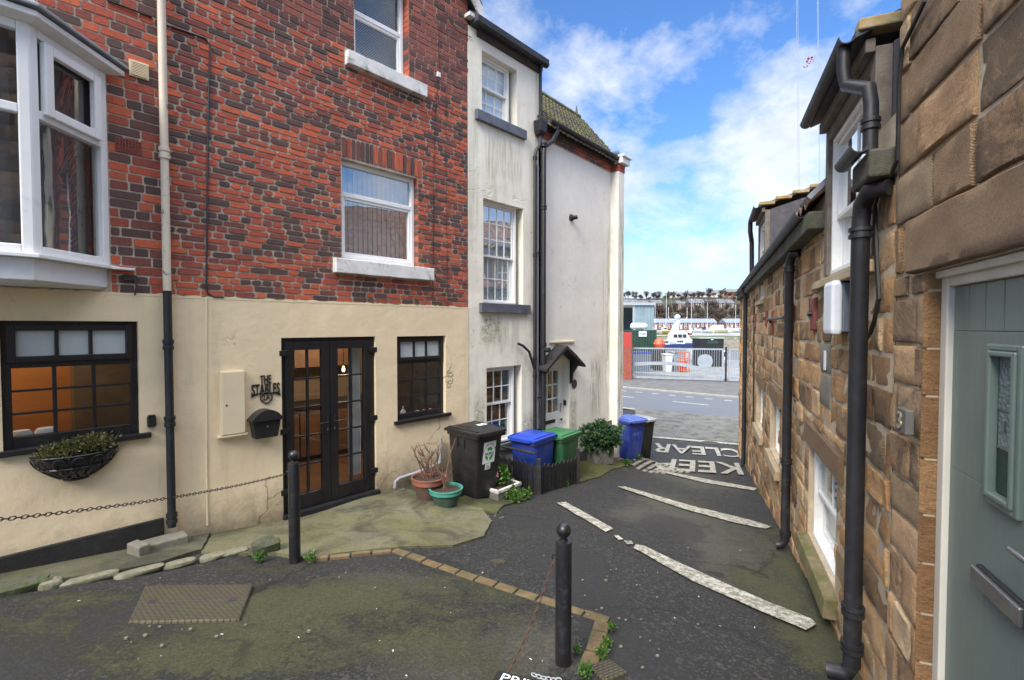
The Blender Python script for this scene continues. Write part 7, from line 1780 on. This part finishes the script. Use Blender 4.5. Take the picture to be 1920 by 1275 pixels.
villa(1222, 1242, 584, 562, 345, 'dark brick hillside house with tall bays left of the leafless trees', cols=2); villa(1270, 1279, 583, 563, 335, 'narrow hillside house with tall white bay window stack', cols=1); villa(1279, 1293, 585, 565, 350, 'brown hillside house half hidden behind bare trees'); villa(1294, 1321, 585, 560, 340, 'broad hillside villa with paired white arched windows', cols=3)
villa(1327, 1345, 584, 561, 345, 'brick hillside house behind the darkest bare tree', cols=2); villa(1347, 1363, 585, 560, 340, 'brick hillside house with white bays near right end of the row'); villa(1364, 1377, 585, 561, 338, 'right end hillside house with white dormer and pale roof'); villa(1170, 1196, 574, 561, 360, 'low hillside house with white dormers at left above the shed', cols=3, rows_=1, roofh=.55); villa(1198, 1220, 578, 563, 362, 'plain hillside house above the boat shed roof', cols=2, rows_=2)
K['palewall'] = plain('pale_house', (.62, .62, .60), .8, .1, .2)
villa(1256, 1290, 562, 547, 470, 'pale long house on the skyline left of centre', mat='palewall', cols=3, attic=False, rows_=1, roofh=.4); villa(1292, 1330, 561, 546, 475, 'pale long house on the skyline in the middle', mat='palewall', cols=4, attic=False, rows_=1, roofh=.4); villa(1332, 1362, 560, 543, 470, 'pale skyline house toward the right', mat='palewall', cols=3, attic=False, rows_=1, roofh=.4); villa(1363, 1395, 560, 541, 465, 'red roofed skyline house at far right', mat='hbrick', cols=3, attic=False, rows_=1)
# bare trees
def tree_proto(seed, h):
    r0 = random.Random(seed); e = empty('bare_tree', (0, 0, 0)); mb = MB(); tw = MB()
    def grow(p, d, l, r, lev):
        pts = [p]
        for k in range(3): d = (d + Vector((r0.uniform(-.22, .22), r0.uniform(-.22, .22), .08))).normalized(); pts.append(pts[-1] + d * l / 3)
        mb.tube(pts, [r, r * .85, r * .72, r * .6], 5, cap=False)
        if lev == 0: return
        for k in range(3 if lev > 1 else 4):
            q = pts[r0.choice((2, 3, 3))]; d2 = (d + Vector((r0.uniform(-.9, .9), r0.uniform(-.9, .9), r0.uniform(-.1, .5)))).normalized(); grow(q, d2, l * r0.uniform(.58, .8), r * .55, lev - 1)
            if lev <= 2:
                for t in range(9):
                    c = q + Vector((r0.gauss(0, l * .45), r0.gauss(0, l * .45), r0.gauss(0, l * .4))); a = Vector((r0.gauss(0, 1), r0.gauss(0, 1), r0.gauss(.6, 1))).normalized() * l * .45; b = Vector((r0.gauss(0, 1), r0.gauss(0, 1), r0.gauss(0, 1))).normalized() * .055 * h / 10
                    tw.add([c - a + b, c + a, c - a - b], [(0, 1, 2)], (r0.random(), 0, 0))
    grow(Vector((0, 0, -1)), Vector((0, 0, 1)), h * .26, h * .024, 4)
    mb.build('trunk', K['twig_t'], e); tw.build('crown', K['treetwig'], e); return e
K['twig_t'] = plain('tree_bark', (.06, .045, .035), .9, .3, 2)
tl_extra = []
protos = [tree_proto(3, 11), tree_proto(8, 12), tree_proto(15, 10)]
used = [False] * 3
tl = [(1180, 583, 300, .9), (1196, 586, 300, .8), (1212, 588, 290, .8), (1226, 590, 290, 1.0), (1238, 591, 300, 1.15), (1246, 590, 305, 1.2), (1256, 591, 300, 1.25), (1262, 590, 310, 1.1), (1272, 592, 290, .8), (1284, 590, 305, 1.2), (1290, 591, 300, 1.1), (1298, 593, 285, .7), (1318, 590, 300, .8), (1328, 591, 305, 1.45), (1334, 592, 300, 1.5), (1340, 592, 290, 1.2), (1346, 594, 280, .9), (1338, 602, 250, 1.0), (1343, 603, 250, .9), (1354, 592, 300, .9), (1362, 592, 295, .8), (1372, 592, 300, .9), (1382, 592, 300, 1.0), (1395, 591, 305, 1.2), (1232, 574, 400, 1.1), (1252, 571, 410, 1.2), (1282, 571, 400, 1.1), (1312, 570, 410, 1.1), (1350, 570, 410, 1.2), (1378, 569, 405, 1.2), (1200, 572, 400, 1.0), (1172, 572, 400, 1.0)]
rr0 = random.Random(5)
tl += [(rr0.uniform(1172, 1398), rr0.uniform(584, 594), rr0.uniform(285, 335), rr0.uniform(.6, 1.0)) for _ in range(30)] + [(1170 + 8.2 * k + rr0.uniform(-3, 3), 572, rr0.uniform(372, 405), rr0.uniform(1.0, 1.7)) for k in range(28)]
for i, (px, py, Y, s) in enumerate(tl):
    k = i % 3; e = protos[k] if not used[k] else dup(protos[k]); used[k] = True
    p = at(px, py, Y); e.location = (p.x, Y, hillz(p.x, Y) - .3); s *= (1.25 if Y < 350 else .8); e.scale = (s, s, s * .85); e.rotation_euler = (0, 0, i * 1.7)
    tag(e, 'leafless brown tree on the far hillside above the terrace roofs', 'tree', 'bare trees on the far hillside')
mb = MB()
for i in range(70): px = rnd.uniform(1165, 1400); Y = rnd.uniform(244, 330); x = at(px, 600, Y).x; leaves(mb, (x, Y, hillz(x, Y) + .8), rnd.uniform(1.5, 4), 1.5, rnd.uniform(.8, 1.8), 60, .9)
o = mb.build('hillside_bushes', K['hedge']); tag(o, 'band of dark bushes along the hillside', 'bushes', kind='stuff')
# parked cars on the far quay
K['glassd'] = plain('car_glass', (.02, .025, .03), .15, .1, 1)
def car(px, mat, label, Y=219.0):
    p = at(px, 615, Y); e = empty('parked_car', (p.x, Y, HZ - .45)); tag(e, label, 'car', 'cars parked in front of the terrace')
    MB().loft([rr(4.1, 1.65, .3, .3), rr(4.2, 1.7, .3, .75), rr(4.0, 1.6, .3, .9)]).build('body', K[mat], e, smooth=True); MB().loft([rr(2.5, 1.5, .25, .9), rr(1.7, 1.25, .25, 1.42)]).build('cabin', K['glassd'], e, smooth=True)
    for x in (-1.25, 1.25):
        for y in (-.78, .78): mb = MB(); mb.tube([(x, y - .1, .32), (x, y + .1, .32)], .32, 12); mb.build('wheel', K['rubber'], e)
car(1310, 'greybox', 'dark grey car parked before the long terrace'); car(1319, 'navy', 'navy car parked before the long terrace'); car(1366, 'bluegrey', 'pale blue car parked before the shorter terrace'); car(1376, 'gw', 'white car parked before the shorter terrace')
# lamp columns on far quay
# slender masts with red pennants
K['mast'] = plain('mast_grey', (.30, .33, .38), .6, .1, 1)
def mast(px, Y, r, label):
    b_ = at(px + 4, 612, Y); t_ = at(px - 8, -260, Y); e = empty('lattice_mast', (b_.x, Y, RZ)); tag(e, label, 'mast', 'slim masts seen over the cottage roof')
    h = t_.z - RZ; mb = MB(); dx = t_.x - b_.x
    for s in (-1, 1): mb.tube([(s * r, 0, 0), (s * r + dx, 0, h)], .010, 4)
    k = 0; n = int(h / .35)
    for k in range(n): z = h * k / n; f = k / n; mb.tube([(-r + dx * f, 0, z), (r + dx * f, 0, z + h / n)], .006, 3)
    mb.build('mast_frame', K['mast'], e); return e, dx, h
m1, dx1, h1 = mast(1500, 27, .045, 'left slim lattice mast rising beyond the cottage roof'); m2, dx2, h2_ = mast(1539, 27, .022, 'right slimmer lattice mast rising beyond the cottage roof')
p1_, p2_, pm = at(1495, 98, 27), at(1537, 86, 27), at(1514, 90, 27); mb = MB(); mb.tube([p1_, pm, p2_], .008, 4); pt = at(1516, 110, 27); mb.tube([pm, pt], .012, 4); o = mb.build('mast_wire', K['mast']); tag(o, 'thin wire strung between the two slim masts', 'wire')
e = empty('red_pennants', pt); tag(e, 'cluster of small red pennants hanging between the slim masts', 'pennants'); 
mb = MB()
for k in range(22): a = Vector((rnd.gauss(0, .14), rnd.gauss(0, .14), rnd.uniform(-.38, .05))); d = Vector((rnd.gauss(0, 1), rnd.gauss(0, 1), rnd.gauss(0, 1))).normalized() * .17; q = Vector((rnd.gauss(0, 1), rnd.gauss(0, 1), rnd.gauss(0, 1))).normalized() * .13; mb.add([a, a + d, a + d * .4 + q], [(0, 1, 2)])
mb.build('pennant_cloth', K['red'], e)
# ------------------------------------------------------------------ camera, light, sky
cd = bpy.data.cameras.new('camera'); cam = bpy.data.objects.new('camera', cd); col.objects.link(cam)
cd.sensor_width = 36; cd.sensor_fit = 'HORIZONTAL'; cd.lens = FPX / 1920 * 36; cd.clip_start = .05; cd.clip_end = 5000
cam.location = (0, 0, HC); cam.rotation_euler = (math.pi / 2 - PITCH, 0, 0); scene.camera = cam
SUN_EL, SUN_AZ = 42.0, 211.0                # azimuth clockwise from +Y (the camera looks along +Y)
sd = Vector((math.sin(rad(SUN_AZ)) * math.cos(rad(SUN_EL)), math.cos(rad(SUN_AZ)) * math.cos(rad(SUN_EL)), math.sin(rad(SUN_EL))))
sl = bpy.data.lights.new('sun', 'SUN'); so = bpy.data.objects.new('sun', sl); col.objects.link(so)
sl.energy = 2.0; sl.angle = rad(24); sl.color = (1, .93, .83)
so.rotation_euler = sd.to_track_quat('Z', 'Y').to_euler(); so.location = (0, -10, 30)
wd = bpy.data.worlds.new('World'); scene.world = wd; wd.use_nodes = True
t = wd.node_tree; t.nodes.clear()
class WN(Mat):
    def __init__(s): s.t = t; s._oc = None
w = WN()
sky = w.nd('TexSky', sky_type='NISHITA', sun_disc=False, sun_elevation=rad(SUN_EL), sun_rotation=rad(SUN_AZ), air_density=1.0, dust_density=.6, ozone_density=2.0).outputs[0]
tc = w.nd('TexCoord').outputs['Generated']
xyz = w.sep(tc)
zc = w.ma('MAXIMUM', xyz[2], .0)
sk = w.mix(1.0, sky, (.64, .96, 1.34), 'MULTIPLY')
# broken cloud
den = w.ma('ADD', zc, .42)
cv = w.nd('CombineXYZ', {0: w.ma('DIVIDE', xyz[0], den), 1: w.ma('DIVIDE', xyz[1], den), 2: 0.0}).outputs[0]
cvm = w.mp((1.0, 1.0, 1), (0, 0, rad(-20)), (3.1, 1.7, 0), vec=cv)
n1 = w.noise(3.6, 10, .62, vec=cvm, dist=.1); n2 = w.noise(1.1, 3, .5, vec=cvm)
cl = w.ma('ADD', w.ma('MULTIPLY', n1, .72), w.ma('MULTIPLY', n2, .42))
cov = w.ramp(cl, [(.50, 0), (.57, .4), (.65, .85), (.74, 1)])
shade = w.ramp(w.noise(4.2, 6, .6, vec=w.mp((1, 1, 1), (0, 0, 0), (.05, .06, 0), vec=cvm)), [(.3, (3.6, 4.1, 4.9)), (.6, (5.6, 5.8, 6.1))])
cs = w.mix(cov, sk, shade)
hz = w.ramp(zc, [(0, 1), (.06, .8), (.16, .35), (.34, 0)])
cs = w.mix(w.ma('MULTIPLY', hz, .82), cs, (4.3, 5.3, 6.4))
# overhead sky, out of view, boosted to add fill light on the walls
zb = w.nd('MapRange', {0: xyz[2], 1: .60, 2: .86, 3: 1.0, 4: 3.9}, interpolation_type='SMOOTHSTEP').outputs[0]
cs = w.nd('VectorMath', {0: w.mix(w.ramp(xyz[2], [(.6, 0), (.85, .75)]), cs, (5.2, 5.3, 5.4)), 'Scale': zb}, operation='SCALE').outputs[0]
bg = w.nd('Background', {'Color': cs, 'Strength': .074}).outputs[0]
ow = w.nd('OutputWorld'); t.links.new(bg, ow.inputs[0])
vs = scene.view_settings; scene.display_settings.display_device = 'sRGB'
vs.view_transform = 'Standard'; vs.look = 'None'; vs.exposure = 1.42; vs.gamma = 1; vs.use_curve_mapping = False
